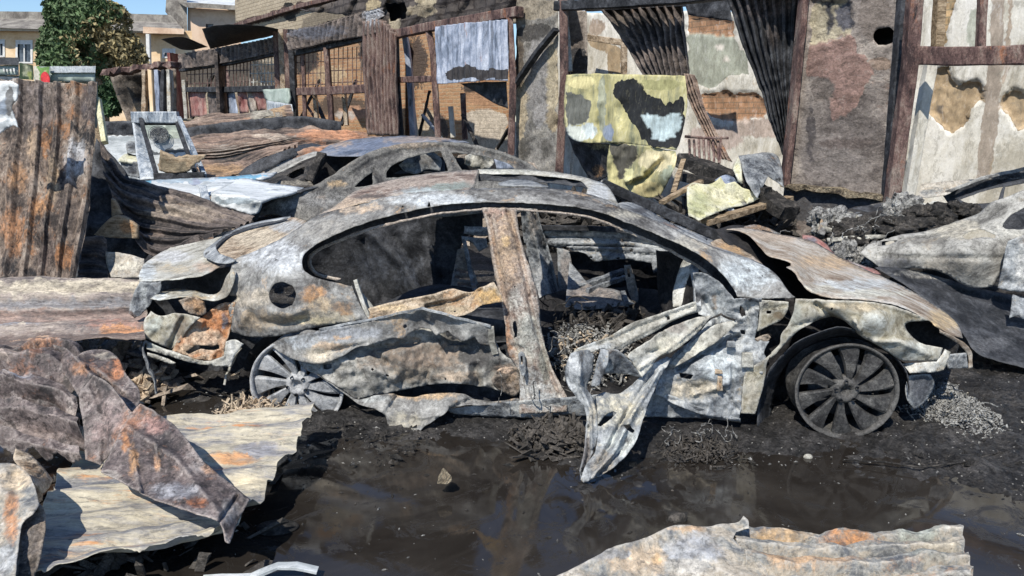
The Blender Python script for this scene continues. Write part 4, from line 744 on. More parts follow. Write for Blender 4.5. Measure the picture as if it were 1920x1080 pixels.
def mudmat():
    m = burnt('wet_ash_mud', [(0.010, 0.0095, 0.0095), (0.024, 0.023, 0.023), (0.045, 0.043, 0.042), (0.085, 0.08, 0.077)], 3, soot=0, speck=0.7, fine=70, rough=0.62, spec=0.35, bump=1.0, bumpd=0.03, mottle=.8)
    nt = m.node_tree; N = nt.nodes; L = nt.links; bs = N['Principled BSDF']
    tc = N.new('ShaderNodeTexCoord'); vo = N.new('ShaderNodeTexVoronoi'); vo.inputs['Scale'].default_value = 75; L.new(tc.outputs['Object'], vo.inputs['Vector'])
    wn_ = N.new('ShaderNodeTexWhiteNoise'); L.new(vo.outputs['Position'], wn_.inputs['Vector'])
    g = N.new('ShaderNodeMath'); g.operation = 'GREATER_THAN'; g.inputs[1].default_value = .955; L.new(wn_.outputs['Value'], g.inputs[0])
    l = N.new('ShaderNodeMath'); l.operation = 'LESS_THAN'; l.inputs[1].default_value = .32; L.new(vo.outputs['Distance'], l.inputs[0])
    mu = N.new('ShaderNodeMath'); mu.operation = 'MULTIPLY'; L.new(g.outputs[0], mu.inputs[0]); L.new(l.outputs[0], mu.inputs[1])
    mx = N.new('ShaderNodeMix'); mx.data_type = 'RGBA'; L.new(mu.outputs[0], mx.inputs[0])
    old = bs.inputs['Base Color'].links[0].from_socket; L.new(old, mx.inputs[6]); mx.inputs[7].default_value = (.30, .29, .27, 1); L.new(mx.outputs[2], bs.inputs['Base Color'])
    return m
M['mud'] = mudmat()
ground = ground_mesh(); tag(ground, None, None, kind='structure')
def watermat():
    m = bpy.data.materials.new('muddy_water'); m.use_nodes = True; nt = m.node_tree; N = nt.nodes; L = nt.links; bs = N['Principled BSDF']
    tc = N.new('ShaderNodeTexCoord'); n = N.new('ShaderNodeTexNoise'); n.inputs['Scale'].default_value = 1.6; n.inputs['Detail'].default_value = 8; n.inputs['Roughness'].default_value = .7; n.inputs['Distortion'].default_value = 1.2
    L.new(tc.outputs['Object'], n.inputs['Vector'])
    cr = N.new('ShaderNodeValToRGB'); L.new(n.outputs[0], cr.inputs[0]); e = cr.color_ramp.elements
    e[0].position = .35; e[0].color = (.014, .0118, .0102, 1); e[1].position = .68; e[1].color = (.034, .030, .026, 1)
    sc = N.new('ShaderNodeTexNoise'); sc.inputs['Scale'].default_value = 3.2; sc.inputs['Detail'].default_value = 9; sc.inputs['Roughness'].default_value = .8; sc.inputs['Distortion'].default_value = 2
    L.new(tc.outputs['Object'], sc.inputs['Vector'])
    mr = N.new('ShaderNodeMapRange'); mr.inputs[1].default_value = .545; mr.inputs[2].default_value = .60; L.new(sc.outputs[0], mr.inputs[0])
    mx = N.new('ShaderNodeMix'); mx.data_type = 'RGBA'; L.new(mr.outputs[0], mx.inputs[0]); L.new(cr.outputs[0], mx.inputs[6]); mx.inputs[7].default_value = (.024, .022, .020, 1)
    L.new(mx.outputs[2], bs.inputs['Base Color'])
    r2 = N.new('ShaderNodeMapRange'); r2.inputs[1].default_value = .53; r2.inputs[2].default_value = .62; r2.inputs[3].default_value = .03; r2.inputs[4].default_value = .55; L.new(sc.outputs[0], r2.inputs[0]); L.new(r2.outputs[0], bs.inputs['Roughness'])
    bs.inputs['IOR'].default_value = 1.45
    b = N.new('ShaderNodeBump'); b.inputs['Strength'].default_value = .06; b.inputs['Distance'].default_value = .01; L.new(n.outputs[0], b.inputs['Height']); L.new(b.outputs[0], bs.inputs['Normal'])
    return m
M['water'] = watermat()
wt = mk('water', [(-9, .3, 0), (9, .3, 0), (9, 7.2, 0), (-9, 7.2, 0)], [(0, 1, 2, 3)], M['water'], None, loc=(0, 3, 0)); tag(wt, None, None, kind='structure')
# ================================================================ the burnt workshop
shop = thing('burnt_workshop', 'long burnt-out roofless workshop of sooty masonry and rusted posts behind the wrecks', 'building', tuple(WF(1100, 330, 0)*np.array([1, 1, 0])))
def wp(name, mat, pts, d=0.0, **k):
    k.setdefault('step', 7); return panel(name, shop, M[mat], pts, WF, d, **k)
def wb(name, mat, path, w, h, **k): return beam(name, shop, M[mat], path, w, h, WF, **k)
BRK = (.40, .24, .145); BRK2 = (.50, .34, .19); PLG = (.34, .36, .30); PLW = (.60, .56, .50); CLAY = (.41, .315, .205)
# inner back walls
wp('back_wall', 'white', [(1030,470),(1500,470),(1510,30),(1330,20),(1180,25),(1030,20)], d=1.9, step=6, amp=.02, fr=2, thick=.25, jag=1.5,
   relief=[([(1316,176),(1340,173),(1362,168),(1375,176),(1400,172),(1424,178),(1440,200),(1436,216),(1400,224),(1360,226),(1330,218),(1318,200)],.05),([(1290,62),(1372,66),(1400,110),(1404,140),(1368,138),(1345,160),(1325,165),(1290,150)],.012),([(1290,30),(1345,32),(1375,40),(1376,68),(1340,66),(1290,60)],.04)],
   paint=[('p',[(1290,30),(1345,32),(1375,40),(1376,68),(1340,66),(1290,60)],BRK,3),('p',[(1290,62),(1372,66),(1400,110),(1404,140),(1368,138),(1345,160),(1325,165),(1290,150)],PLG,4),
          ('p',[(1316,176),(1340,173),(1362,168),(1375,176),(1400,172),(1424,178),(1440,200),(1436,216),(1400,224),(1360,226),(1330,218),(1318,200)],BRK,2.5),
          ('p',[(1100,60),(1125,75),(1150,85),(1165,92),(1165,140),(1140,140),(1135,100),(1100,84)],CLAY,4,.8),('b',1420,240,60,20,(.48,.40,.35),.8),('b',1340,260,60,26,(.5,.42,.38),.8),('b',1120,50,20,20,(.42,.34,.27),.7),
          ('b',1350,90,16,10,(.66,.62,.56)),('b',1364,113,12,8,(.66,.62,.56))])
wp('back_wall', 'white', [(1655,470),(2150,470),(2150,-14),(1900,-4),(1655,-12)], d=1.5, step=6, amp=.012, fr=2, thick=.25, jag=0,
   relief=[([(1747,130),(1778,126),(1782,145),(1795,158),(1810,156),(1830,148),(1842,158),(1846,188),(1834,190),(1822,205),(1810,235),(1786,250),(1770,242),(1758,225),(1740,210),(1744,170)],.07),([(1902,165),(1925,175),(1960,170),(1965,235),(1930,240),(1905,242),(1893,215),(1875,200),(1880,180)],.07),([(1760,-20),(1800,-20),(1785,30),(1775,60),(1772,95),(1758,95)],.04)],
   paint=[('p',[(1747,130),(1778,126),(1782,145),(1795,158),(1810,156),(1830,148),(1842,158),(1846,188),(1834,190),(1822,205),(1810,235),(1786,250),(1770,242),(1758,225),(1740,210),(1744,170)],CLAY,2.5),
          ('p',[(1902,165),(1925,175),(1960,170),(1965,235),(1930,240),(1905,242),(1893,215),(1875,200),(1880,180)],CLAY,2.5),
          ('b',1762,205,12,18,(.13,.11,.09)),('p',[(1858,-20),(1884,-20),(1880,130),(1870,250),(1855,340),(1830,340),(1840,230),(1852,120)],(.36,.31,.26),5,.9),
          ('p',[(1760,-20),(1800,-20),(1785,30),(1775,60),(1772,95),(1758,95)],(.46,.34,.20),4),('p',[(1892,-40),(1900,-40),(1896,90),(1888,150),(1880,160)],(.42,.35,.28),3,.7),('b',1830,60,18,60,(.42,.44,.38),.7),('b',1855,290,10,50,(.42,.34,.24),.6)])
wp('back_wall', 'brick', [(740,40),(962,40),(962,330),(740,330)], d=2.3, step=6, amp=.02, fr=2, thick=.25, jag=0,
   paint=[('b',780,120,24,60,(.09,.07,.06),.7),('b',900,165,40,12,(.06,.05,.045),.8),('b',830,240,14,30,(.10,.08,.07),.7),('p',[(870,210),(915,205),(948,212),(955,330),(870,330)],(.52,.46,.38),4),('b',910,180,40,20,BRK),('b',800,260,30,80,(.46,.38,.28),.6)])
wp('back_wall', 'brick', [(530,70),(760,60),(760,260),(530,250)], d=2.0, step=6, amp=.02, fr=2, thick=.25, jag=0, paint=[('b',570,110,30,30,(.05,.045,.04),.8),('b',640,200,60,24,(.12,.09,.07),.7),('b',690,100,20,40,(.07,.06,.055),.8),('b',620,140,30,20,(.50,.38,.24),.8),('b',660,210,30,16,(.50,.30,.20)),('b',655,215,26,10,(.55,.50,.46))])
wp('back_wall', 'block', [(330,112),(540,90),(540,240),(330,226)], d=2.4, step=6, amp=.02, fr=2, thick=.25, jag=0, paint=[('b',430,140,120,30,(.10,.085,.07),.9),('b',480,190,60,20,(.25,.18,.13),.7)])  # dark patches: shade of the far bay, with soot, put into the colour
wp('side_wall', 'plaster', [(1062,20),(1100,20),(1102,140),(1098,250),(1062,250)], d=.5, step=5, amp=.01, thick=.2, paint=[('p',[(1066,95),(1100,90),(1100,250),(1066,250)],(.05,.05,.055),4)])
# upper sooty masonry with fallen blocks, high walls behind
wp('upper_wall', 'sootblock', [(560,18),(640,2),(720,-10),(900,-30),(1060,-60),(1075,6),(960,24),(850,42),(730,62),(700,40),(640,28)], d=.12, step=6, amp=.10, fr=3.2, thick=.3, jag=3, holes=[[(722,8),(760,4),(762,34),(730,40)]],
   paint=[('b',700,12,16,14,(.34,.28,.18)),('b',800,0,20,12,(.36,.31,.22)),('b',740,42,12,14,(.38,.34,.26)),('b',850,40,20,5,(.42,.35,.24)),('b',790,20,30,10,(.26,.22,.16)),('b',1000,-6,40,16,(.30,.26,.20))])
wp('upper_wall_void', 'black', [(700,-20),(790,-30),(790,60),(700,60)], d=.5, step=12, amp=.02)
wp('high_wall', 'block', [(441,-60),(700,-90),(930,-130),(960,-40),(1060,-30),(1060,40),(700,60),(520,66),(441,44)], d=3.2, step=8, amp=.03, fr=2, thick=.3, jag=1.5,
   paint=[('p',[(441,40),(560,6),(640,-10),(645,4),(560,20),(441,56)],(.07,.045,.04),2.5),('p',[(640,-20),(760,-60),(760,60),(560,60),(570,30)],(.20,.17,.13),8,.7),('p',[(535,10),(553,4),(553,40),(535,46)],(.02,.02,.02),2)])
wb('roof_edge_beam', 'steel', [(441,48,3.1),(560,12,3.1),(660,-12,3.1)], .10, .12)
# columns
wp('rubble_column', 'colplaster', [(968,-60),(1046,-80),(1047,330),(1000,345),(966,330)], d=.05, step=5.5, amp=.03, fr=5, thick=.45, jag=1.5,
   paint=[('b',976,200,12,60,(.42,.36,.26),.9),('b',1036,150,14,70,(.44,.38,.27),.9),('b',1036,225,10,24,(.34,.28,.19)),('b',1000,15,50,20,(.30,.26,.20)),('b',974,120,9,50,(.12,.10,.08)),('b',1010,150,20,90,(.27,.26,.25)),('b',1000,60,34,16,(.08,.075,.07))])
wp('big_pillar', 'plaster', [(1512,-90,0),(1712,-110,0),(1690,160,0),(1672,372,0),(1560,360,0),(1470,346,0),(1480,250,0),(1496,100,0)], d=.0, step=5.5, amp=.012, fr=4, thick=.4, jag=1.0,
   holes=[[(1640,60),(1650,53),(1668,51),(1676,58),(1674,78),(1664,84),(1646,84),(1638,74)]],
   relief=[([(1517,88),(1548,82),(1572,78),(1592,62),(1602,80),(1606,100),(1622,108),(1638,140),(1625,155),(1612,185),(1600,205),(1580,222),(1560,224),(1558,200),(1562,170),(1555,150),(1512,140)],-.012),([(1520,0),(1596,0),(1600,60),(1570,74),(1520,86)],.05)],
   paint=[('p',[(1517,88),(1548,82),(1572,78),(1592,62),(1602,80),(1606,100),(1622,108),(1638,140),(1625,155),(1612,185),(1600,205),(1580,222),(1560,224),(1558,200),(1562,170),(1555,150),(1512,140)],(.265,.175,.15),7),
          ('p',[(1520,10),(1545,0),(1590,-10),(1596,60),(1570,74),(1545,80),(1520,86)],(.38,.34,.25),5,.9),('p',[(1540,0),(1562,0),(1566,40),(1556,70),(1546,62),(1550,30)],(.06,.06,.065),3),('p',[(1562,14),(1592,0),(1600,50),(1580,62),(1566,50)],(.10,.10,.115),4),
          ('b',1640,30,30,50,(.20,.17,.15)),('b',1545,165,24,24,(.17,.145,.13)),('b',1650,120,20,14,(.25,.19,.15)),('b',1560,300,70,60,(.21,.185,.17),.7),('b',1580,270,60,14,(.14,.115,.105),.8),('b',1520,260,8,70,(.09,.08,.08),.8),('b',1610,240,60,30,(.15,.13,.12),.7)],
   creases=[([(1604,70),(1612,105),(1640,125)],5,-.02),([(1530,185),(1560,190)],4,.02),([(1560,180),(1575,200)],5,.03)])
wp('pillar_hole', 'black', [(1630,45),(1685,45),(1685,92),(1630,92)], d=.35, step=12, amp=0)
wb('pillar_angle', 'steel', [(1514,-90,-.05),(1497,100,-.05),(1482,250,-.05),(1471,346,-.05)], .16, .06)
wb('pillar_angle', 'soot', [(1700,-110,-.04),(1682,120,-.04),(1672,240,-.04),(1662,372,-.04)], .10, .06)
wp('pillar_foot', 'plaster', [(1470,350),(1662,372),(1660,460),(1560,455),(1464,446)], d=-.03, step=6, amp=.01, thick=.8, paint=[('p',[(1466,356),(1662,376),(1662,420),(1466,414)],(.085,.085,.09),6)])
wb('foot_ledge', 'stone', [(1468,348,-.06),(1560,357,-.06),(1662,372,-.06)], .10, .05, rough=.02)
wb('frame_post', 'steel', [(1716,-16,-.35),(1706,120,-.35),(1688,250,-.35),(1672,380,-.35)], .11, .11)
wb('cross_rail', 'steel', [(1712,104,-.3),(1800,106,-.3),(1960,102,-.3),(2120,98,-.3)], .09, .15)
wb('frame_post', 'steel', [(1843,-16,-.25),(1838,96,-.25)], .06, .06)
wb('white_post', 'white', [(1745,120,.0),(1722,250,.0),(1702,375,.0)], .09, .09)
wb('frame_post', 'plankbrown', [(1763,-16,.3),(1757,96,.3)], .10, .08)
wb('frame_post', 'steel', [(1056,-20,-.08),(1058,150,-.08),(1048,330,-.08)], .11, .11)
wb('frame_post', 'steel', [(955,30,-.08),(962,150,-.08),(958,290,-.08)], .13, .10)
wb('frame_post', 'pale', [(1062,30,.1),(1070,134,.1)], .05, .05)
wb('cross_rail', 'soot', [(962,165,-.05),(1010,95,-.05),(1043,55,-.05)], .10, .06)
wb('cross_rail', 'steel', [(728,68,-.06),(800,52,-.06),(900,35,-.06),(975,22,-.06)], .14, .14)
wb('cross_rail', 'soot', [(1046,12,-.06),(1150,6,-.06),(1290,-4,-.06),(1510,-30,-.06)], .16, .12)
wb('cross_rail', 'soot', [(1100,18,.2),(1200,12,.2),(1284,8,.2)], .06, .05)
wb('window_bar', 'tan', [(1100,70,1.5),(1168,80,1.5)], .09, .09); wb('window_bar', 'tan', [(1170,80,1.5),(1170,140,1.5)], .09, .09)
wb('frame_post', 'steel', [(803,55,-.05),(812,100,-.05),(815,150,-.05),(822,260,-.05)], .12, .10)
wb('frame_post', 'soot', [(742,70,.0),(745,160,.0),(752,255,.0)], .12, .10)
wb('cross_rail', 'steel', [(740,150,-.03),(812,148,-.03)], .10, .10)
wb('frame_post', 'bluesheet', [(760,70,.5),(768,130,.5),(775,255,.5)], .28, .10); wb('leaning_plank', 'white', [(770,150,.8),(782,255,.8)], .10, .05)
wb('frame_post', 'white', [(845,200,1.5),(850,258,1.5)], .12, .10); wb('frame_post', 'steel', [(868,175,1.6),(872,262,1.6)], .10, .10)
wb('leaning_plank', 'plankbrown', [(830,258,1.2),(800,205,1.2)], .06, .06)
# left bays
wb('frame_post', 'redpaint', [(324,100,-.1),(335,222,-.1)], .60, .10)
wb('frame_post', 'pale', [(345,150,-.1),(350,222,-.1)], .12, .1)
wb('cross_rail', 'soot', [(340,130,-.05),(430,117,-.05),(520,98,-.05)], .16, .14)
wb('cross_rail', 'soot', [(345,168,-.02),(430,168,-.02),(520,166,-.02)], .14, .14)
wb('frame_post', 'darksheet', [(412,98,-.1),(418,225,-.1)], .55, .10)
for x, mt_ in ((521, 'steel'), (531, 'tan'), (541, 'steel'), (549, 'soot')): wb('frame_post', mt_, [(x-3, 55, -.12), (x+4, 225, -.12)], .18, .12)
wb('cross_rail', 'soot', [(548,100,-.05),(640,80,-.05),(715,62,-.05)], .12, .14)
wb('cross_rail', 'steel', [(552,172,-.05),(620,170,-.05),(688,166,-.05)], .10, .16)
wb('frame_post', 'steel', [(612,90,-.06),(622,228,-.06)], .16, .10); wb('frame_post', 'steel', [(568,98,-.04),(572,222,-.04)], .08, .08)
wb('frame_post', 'tan', [(645,172,.2),(650,235,.2)], .14, .08); wb('frame_post', 'tan', [(590,172,.2),(594,225,.2)], .12, .08)
wb('leaning_plank', 'soot', [(585,172,1.2),(612,235,1.2)], .3, .1)
for (a_, b_, w_, m_) in (((560,228,.6),(600,150,1.0),.09,'char'),((640,235,.8),(668,150,1.2),.10,'soot'),((596,230,.5),(570,190,.7),.06,'steel'),((785,258,.9),(806,170,1.1),.08,'char'),((830,262,1.0),(792,215,.9),.06,'alu'),((900,285,.9),(868,215,1.3),.07,'char'),((360,222,.8),(400,140,1.4),.14,'char'),((440,215,.8),(420,120,1.6),.12,'steel'),((500,165,1.0),(475,110,1.8),.10,'char'),((1070,330,.3),(1088,150,.6),.05,'pale'),((925,290,.4),(955,240,.3),.06,'char')):
    wb('fallen_batten', m_, [a_, b_], w_, w_*.6, rough=.01)
for k, (x0, x1, y0, y1, nx, ny) in enumerate([(556, 610, 96, 170, 7, 3), (618, 686, 88, 166, 8, 3), (350, 404, 122, 166, 7, 2), (424, 470, 112, 164, 7, 2), (470, 516, 106, 162, 7, 3)]):
    g = MB()
    for i in range(nx+1):
        x = x0+(x1-x0)*i/nx; b = random.uniform(-1.5, 1.5)
        g.tube([WF(x+b*t, y0+(y1-y0)*t, -.02+.02*math.sin(3*t)) for t in np.linspace(0, 1, 5)], .016 if k > 1 else .011, 4)
    for j in range(1, ny+1): g.tube([WF(x, y0+(y1-y0)*j/(ny+.5)-(x-x0)*.03, -.0) for x in np.linspace(x0, x1, 6)], .014 if k > 1 else .010, 4)
    g.build('window_grille', M['steel' if k != 4 else 'pale'], shop)
for pts, mt_ in (([(352,166),(384,166),(388,218),(356,220)],'redpaint'),([(388,168),(410,168),(412,216),(392,218)],'darksheet'),([(424,168),(440,168),(446,214),(428,216)],'bluesheet'),([(444,168),(462,168),(466,212),(450,213)],'redpaint'),([(462,170),(476,168),(482,208),(470,212)],'pink'),
                ([(470,168),(500,166),(498,206),(484,208)],'redpaint'),([(498,168),(512,168),(512,206),(500,206)],'whitemetal')):
    wp('infill_sheet', mt_, pts, d=.02, step=5, amp=.04, fr=3)
wp('counter_box', 'greygreen', [(492,168),(540,166),(542,182),(540,196),(510,192),(496,186)], d=-.3, step=5, amp=.03, fr=3, thick=.05)
wp('counter_box', 'alu', [(500,188),(548,196),(550,212),(500,210)], d=-.35, step=5, amp=.02, fr=3)
# ---- loose sheets hung on the workshop: each moves by itself
tag(corr('corrugated_sheet', None, M['darksheet'], [[(336,102,-.2),(400,90,-.2),(460,80,-.2),(514,68,-.2)],[(340,130,-.25),(400,122,-.2),(460,110,-.2),(517,98,-.2)]], WF, n=22, amp=.03, cr=.08, fr=1.2, jag=.02, nu=240, nv=16),
    'sooty purple-grey roofing strip above the barred far bays of the workshop', 'metal sheet', 'metal sheets left on the workshop')
tag(corr('corrugated_sheet', None, M['darksheet'], [[(541,62,-.2),(600,44,-.2),(660,26,-.2),(716,12,-.2)],[(545,96,-.25),(600,84,-.2),(660,72,-.2),(722,62,-.2)]], WF, n=22, amp=.045, cr=.05, fr=1.0, jag=.03, nu=260, nv=16, paint=[('b',700,30,20,20,(.34,.37,.42)),('b',590,60,60,14,(.10,.11,.14))]),
    'black-streaked corrugated fascia above the large barred window', 'metal sheet', 'metal sheets left on the workshop')
tag(corr('corrugated_sheet', None, M['steel'], [[(682,40,-.22),(715,36,-.22),(740,62,-.22)],[(684,150,-.22),(715,150,-.22),(742,150,-.22)],[(690,254,-.22),(720,254,-.22),(746,256,-.22)]], WF, n=8, amp=.04, cr=.01, jag=.01, nu=160, nv=40),
    'tall narrow maroon corrugated sheet standing between two workshop openings', 'metal sheet', 'metal sheets left on the workshop')
tag(corr('corrugated_sheet', None, M['bluesheet'], [[(815,50,-.18),(860,44,-.18),(905,40,-.18),(951,36,-.18)],[(817,100,-.2),(860,98,-.2),(905,96,-.2),(952,94,-.2)],[(820,158,-.2),(860,156,-.2),(905,152,-.2),(952,152,-.2)]], WF, n=12, amp=.02, cr=.012, jag=.01, nu=200, nv=60, trap=1.0,
    paint=[('p',[(835,140),(850,128),(880,122),(900,132),(925,128),(952,132),(952,150),(930,152),(925,144),(900,150),(880,146),(860,150),(838,148)],(.035,.03,.03),2)]),
    'blue-grey galvanised sheet with a ragged black scorch along its foot', 'metal sheet', 'metal sheets left on the workshop')
tag(panel('scorched_sheet', None, M['soot'], [(862,156),(950,152),(952,204),(920,190),(890,172)], WF, 0.02, step=5, amp=.02), 'black triangular flap hanging under the blue-grey sheet', 'metal sheet')
tag(panel('awning_sheet', None, M['black'], [(379,54,-.6),(410,47,-.9),(470,47,-.9),(522,54,-.5),(514,66,.2),(450,80,.2),(394,92,.2),(386,74,-.2)], WF, 0, step=5, amp=.05, fr=2), 'larger black curled awning sheet jutting from the workshop roof line', 'metal sheet')
tag(panel('awning_sheet', None, M['black'], [(302,74,-.4),(325,69,-.6),(352,72,-.5),(390,88,.1),(350,94,.2),(318,82,.0)], WF, 0, step=4, amp=.05, fr=2), 'smaller black awning sheet over the end of the workshop', 'metal sheet')
tag(corr('corrugated_sheet', None, M['darksheet'], [[(1128,16,.2),(1180,10,.2),(1230,6,.2),(1276,2,.2)],[(1170,80,.25),(1210,75,.25),(1250,70,.25),(1284,66,.25)],[(1214,150,.3),(1240,150,.3),(1264,150,.3),(1290,150,.3)]], WF, n=9, amp=.045, cr=.02, jag=.01, nu=180, nv=60, trap=1.2,
    paint=[('b',1160,50,20,40,(.12,.10,.08),.7)]), 'ribbed dark sheet fanning down behind the yellow panel', 'metal sheet', 'metal sheets hanging in the bay')
tag(corr('corrugated_sheet', None, M['soot'], [[(1352,-30,-.2),(1400,-34,-.1),(1450,-38,.0),(1508,-42,.1)],[(1400,100,.1),(1430,100,.15),(1460,100,.2),(1494,100,.25)],[(1440,200,.3),(1455,200,.3),(1470,200,.35),(1486,200,.4)],[(1470,290,.5),(1474,290,.5),(1478,290,.5),(1482,290,.5)]], WF, n=8, amp=.03, cr=.03, jag=.01, nu=140, nv=80, paint=[('b',1440,0,60,40,(.16,.13,.12),.8),('b',1450,60,20,30,(.09,.075,.07),.8)]),
    'long black sheet tapering downwards beside the wide plaster pillar', 'metal sheet', 'metal sheets hanging in the bay')
tag(panel('scorched_sheet', None, M['soot'], [(1282,0),(1368,-10),(1372,40),(1330,34),(1290,28)], WF, .9, step=6, amp=.04, fr=3), 'drooping black strip under the beam of the plaster bay', 'metal sheet')
tag(corr('corrugated_sheet', None, M['midsheet'], [[(1278,138,.3),(1290,138,.3),(1302,140,.3)],[(1296,200,.3),(1308,200,.3),(1320,204,.3)],[(1345,300,.2),(1358,300,.2),(1372,304,.2)]], WF, n=4, amp=.02, cr=.02, jag=.01, nu=50, nv=70),
    'narrow slanting corrugated offcut right of the yellow panel', 'metal sheet', 'metal sheets hanging in the bay')
# yellow sandwich panel
yp = thing('yellow_panel', 'buckled yellow-green cladding panel with black burn marks hanging in the workshop bay', 'wall panel', tuple(WF(1170, 370, -.4)))
def ypan(name, mat, pts, **k): return panel(name, yp, M[mat], pts, WF, **k)
YC = (.56, .54, .34); YB = (.46, .56, .58); YK = (.022, .024, .027)
ypan('face_sheet', 'yellow', [(1062,140,-.35),(1120,138,-.35),(1200,140,-.32),(1284,142,-.30),(1288,200,-.32),(1276,260,-.34),(1268,282,-.36),(1225,276,-.42),(1180,270,-.42),(1142,268,-.42),(1108,268,-.45),(1075,262,-.42),(1060,240,-.40),(1058,190,-.38)], d=-.35, step=4, amp=.03, fr=2.6,
     creases=[([(1128,140),(1136,190),(1124,268)],16,.10),([(1180,145),(1150,200),(1160,265)],14,-.05)],
     paint=[('p',[(1150,155),(1168,148),(1192,152),(1206,165),(1212,178),(1226,180),(1238,186),(1246,200),(1256,190),(1262,198),(1272,188),(1282,176),(1284,240),(1270,276),(1225,276),(1205,262),(1196,240),(1178,215),(1160,190),(1148,175)],YK,1.6),
            ('p',[(1198,212),(1218,212),(1240,218),(1252,208),(1276,212),(1278,235),(1270,262),(1240,268),(1224,262),(1216,245),(1204,228)],YB,2.5),('p',[(1062,172),(1090,176),(1106,190),(1106,215),(1098,228),(1062,236)],(.15,.155,.14),3),
            ('b',1080,250,26,16,(.62,.66,.60)),('b',1105,245,16,16,(.52,.58,.58)),('b',1128,190,8,60,(.32,.34,.27),.9),('b',1090,155,24,12,(.62,.56,.30)),('b',1240,160,40,10,(.33,.32,.16),.9),('b',1140,248,12,16,(.28,.33,.42),.8)])  # grey and blue-grey streaks: strut shadow painted left of the burn
ypan('lower_sheet', 'yellow', [(1142,268,-.42),(1180,270,-.42),(1225,276,-.42),(1266,284,-.40),(1268,300,-.5),(1258,330,-.55),(1246,352,-.5),(1238,368,-.45),(1200,372,-.4),(1170,362,-.4),(1140,352,-.42),(1138,310,-.42)], d=-.42, step=3.6, amp=.05, fr=3.2,
     creases=[([(1245,300),(1215,330),(1190,340)],10,.10),([(1175,340),(1205,330)],7,-.08)],
     paint=[('p',[(1144,268),(1190,272),(1200,290),(1180,310),(1172,335),(1160,340),(1150,310)],(.10,.095,.08),4),('b',1230,300,36,20,(.62,.56,.36)),('b',1215,355,26,16,(.60,.52,.27)),('b',1180,330,10,16,(.62,.60,.34)),('b',1152,330,10,30,(.60,.55,.28)),('b',1250,320,12,20,(.36,.40,.30),.7)])
ypan('torn_liner', 'soot', [(1066,256,-.3),(1110,268,-.3),(1142,270,-.3),(1142,330,-.2),(1110,345,-.1),(1090,310,-.15),(1076,285,-.2)], d=-.2, step=4.5, amp=.03, fr=3, paint=[('b',1125,275,20,8,(.30,.28,.17)),('b',1122,320,10,12,(.36,.22,.12),.9)])
# ================================================================ rubble at the foot of the workshop
def heap(name, mat, cx, cy, rx, ry, d0, d1, H0=.25, label='', cat='rubble', f=YF, kind='stuff', n=900, size=(.02, .10), mat2=None, base=True, seed=1, long=2.5):
    """charred pieces piled on a low mound between two distances"""
    r = np.random.default_rng(seed); g = MB(); c = f(cx, cy, (d0+d1)/2); a = f(cx-rx, cy, (d0+d1)/2); w = abs(c-a)[0]+1e-3
    ctr = c*np.array([1, 1, 0]); L = (d1-d0)/2
    for i in range(n):
        t = r.normal(0, .42, 2); t = np.clip(t, -1, 1)
        hh = H0*max(0, 1-t@t)**.6
        p = ctr+np.array([t[0]*w, t[1]*L, r.uniform(.1, 1)*hh+.01])
        s = r.uniform(*size); ax = r.normal(0, 1, 3); ax /= np.linalg.norm(ax); b = np.cross(ax, [.3, .5, .8]); b /= np.linalg.norm(b); e = np.cross(ax, b)
        l = s*r.uniform(.6, long); th = s*r.uniform(.08, .4)
        V = []
        for (x, y, z) in [(-1,-1,-1),(1,-1,-1),(1,1,-1),(-1,1,-1),(-1,-1,1),(1,-1,1),(1,1,1),(-1,1,1)]:
            V.append(p+ax*x*l*r.uniform(.6, 1)+b*y*s*.5*r.uniform(.5, 1)+e*z*th*r.uniform(.5, 1))
        V = [np.array([v[0], v[1], max(v[2], .005)]) for v in V]
        g.add(V, [(0,3,2,1),(4,5,6,7),(0,1,5,4),(1,2,6,5),(2,3,7,6),(3,0,4,7)])
    o = g.build(name, M[mat]); tag(o, label, cat, kind=kind); return o
heap('charred_rubble', 'char', 1375, 330, 150, 60, 7.0, 9.0, .75, 'black charred timber and rubble heaped in the plaster bay', seed=3, n=1500, size=(.02, .10), long=6)
heap('charred_rubble', 'char', 1100, 330, 120, 60, 8.6, 10.5, .5, 'black rubble along the foot of the yellow panel', seed=4, n=800, size=(.03, .14), long=4)
heap('charred_rubble', 'char', 1540, 470, 200, 30, 6.0, 7.0, .12, 'dark rubble beneath the wide plaster pillar', seed=5, n=900, size=(.015, .06), long=4)
heap('charred_rubble', 'brown', 880, 280, 130, 60, 9.5, 12.5, .7, 'dark rubble inside the opening under the blue-grey sheet', seed=6, n=700, size=(.04, .2), long=4)
for i, (path, w, mt_, lb) in enumerate([([(1322,418,6.6),(1400,395,6.9),(1480,372,7.3)],.09,'plankbrown','singed plank sloping up from the far headland of the hood to the pillar foot'),
     ([(1280,300,8.0),(1400,345,7.4),(1480,400,6.9)],.22,'char','thick charred beam running down towards the wide pillar'),([(1275,330,7.8),(1370,350,7.4),(1440,360,7.1)],.14,'char','thinner charred beam below the thick one'),
     ([(1262,362,7.2),(1282,300,7.6)],.05,'plankbrown','upright brown stick beside the yellow panel'),([(1240,380,6.8),(1290,352,7.0),(1315,340,7.1)],.06,'plankbrown','short brown batten lying right of the yellow panel foot'),
     ([(1315,360,7.2),(1345,362,7.1),(1372,400,6.9)],.07,'alu','bent grey channel left of the yellow foam lump')]):
    o = beam('charred_beam' if mt_ == 'char' else 'loose_batten', None, M[mt_], path, w, w*.6, YF, rough=.012 if mt_ == 'char' else .004)
    tag(o, lb.replace('far headland of the hood', 'far side of the car hood'), 'beam', 'timbers fallen in the bay')
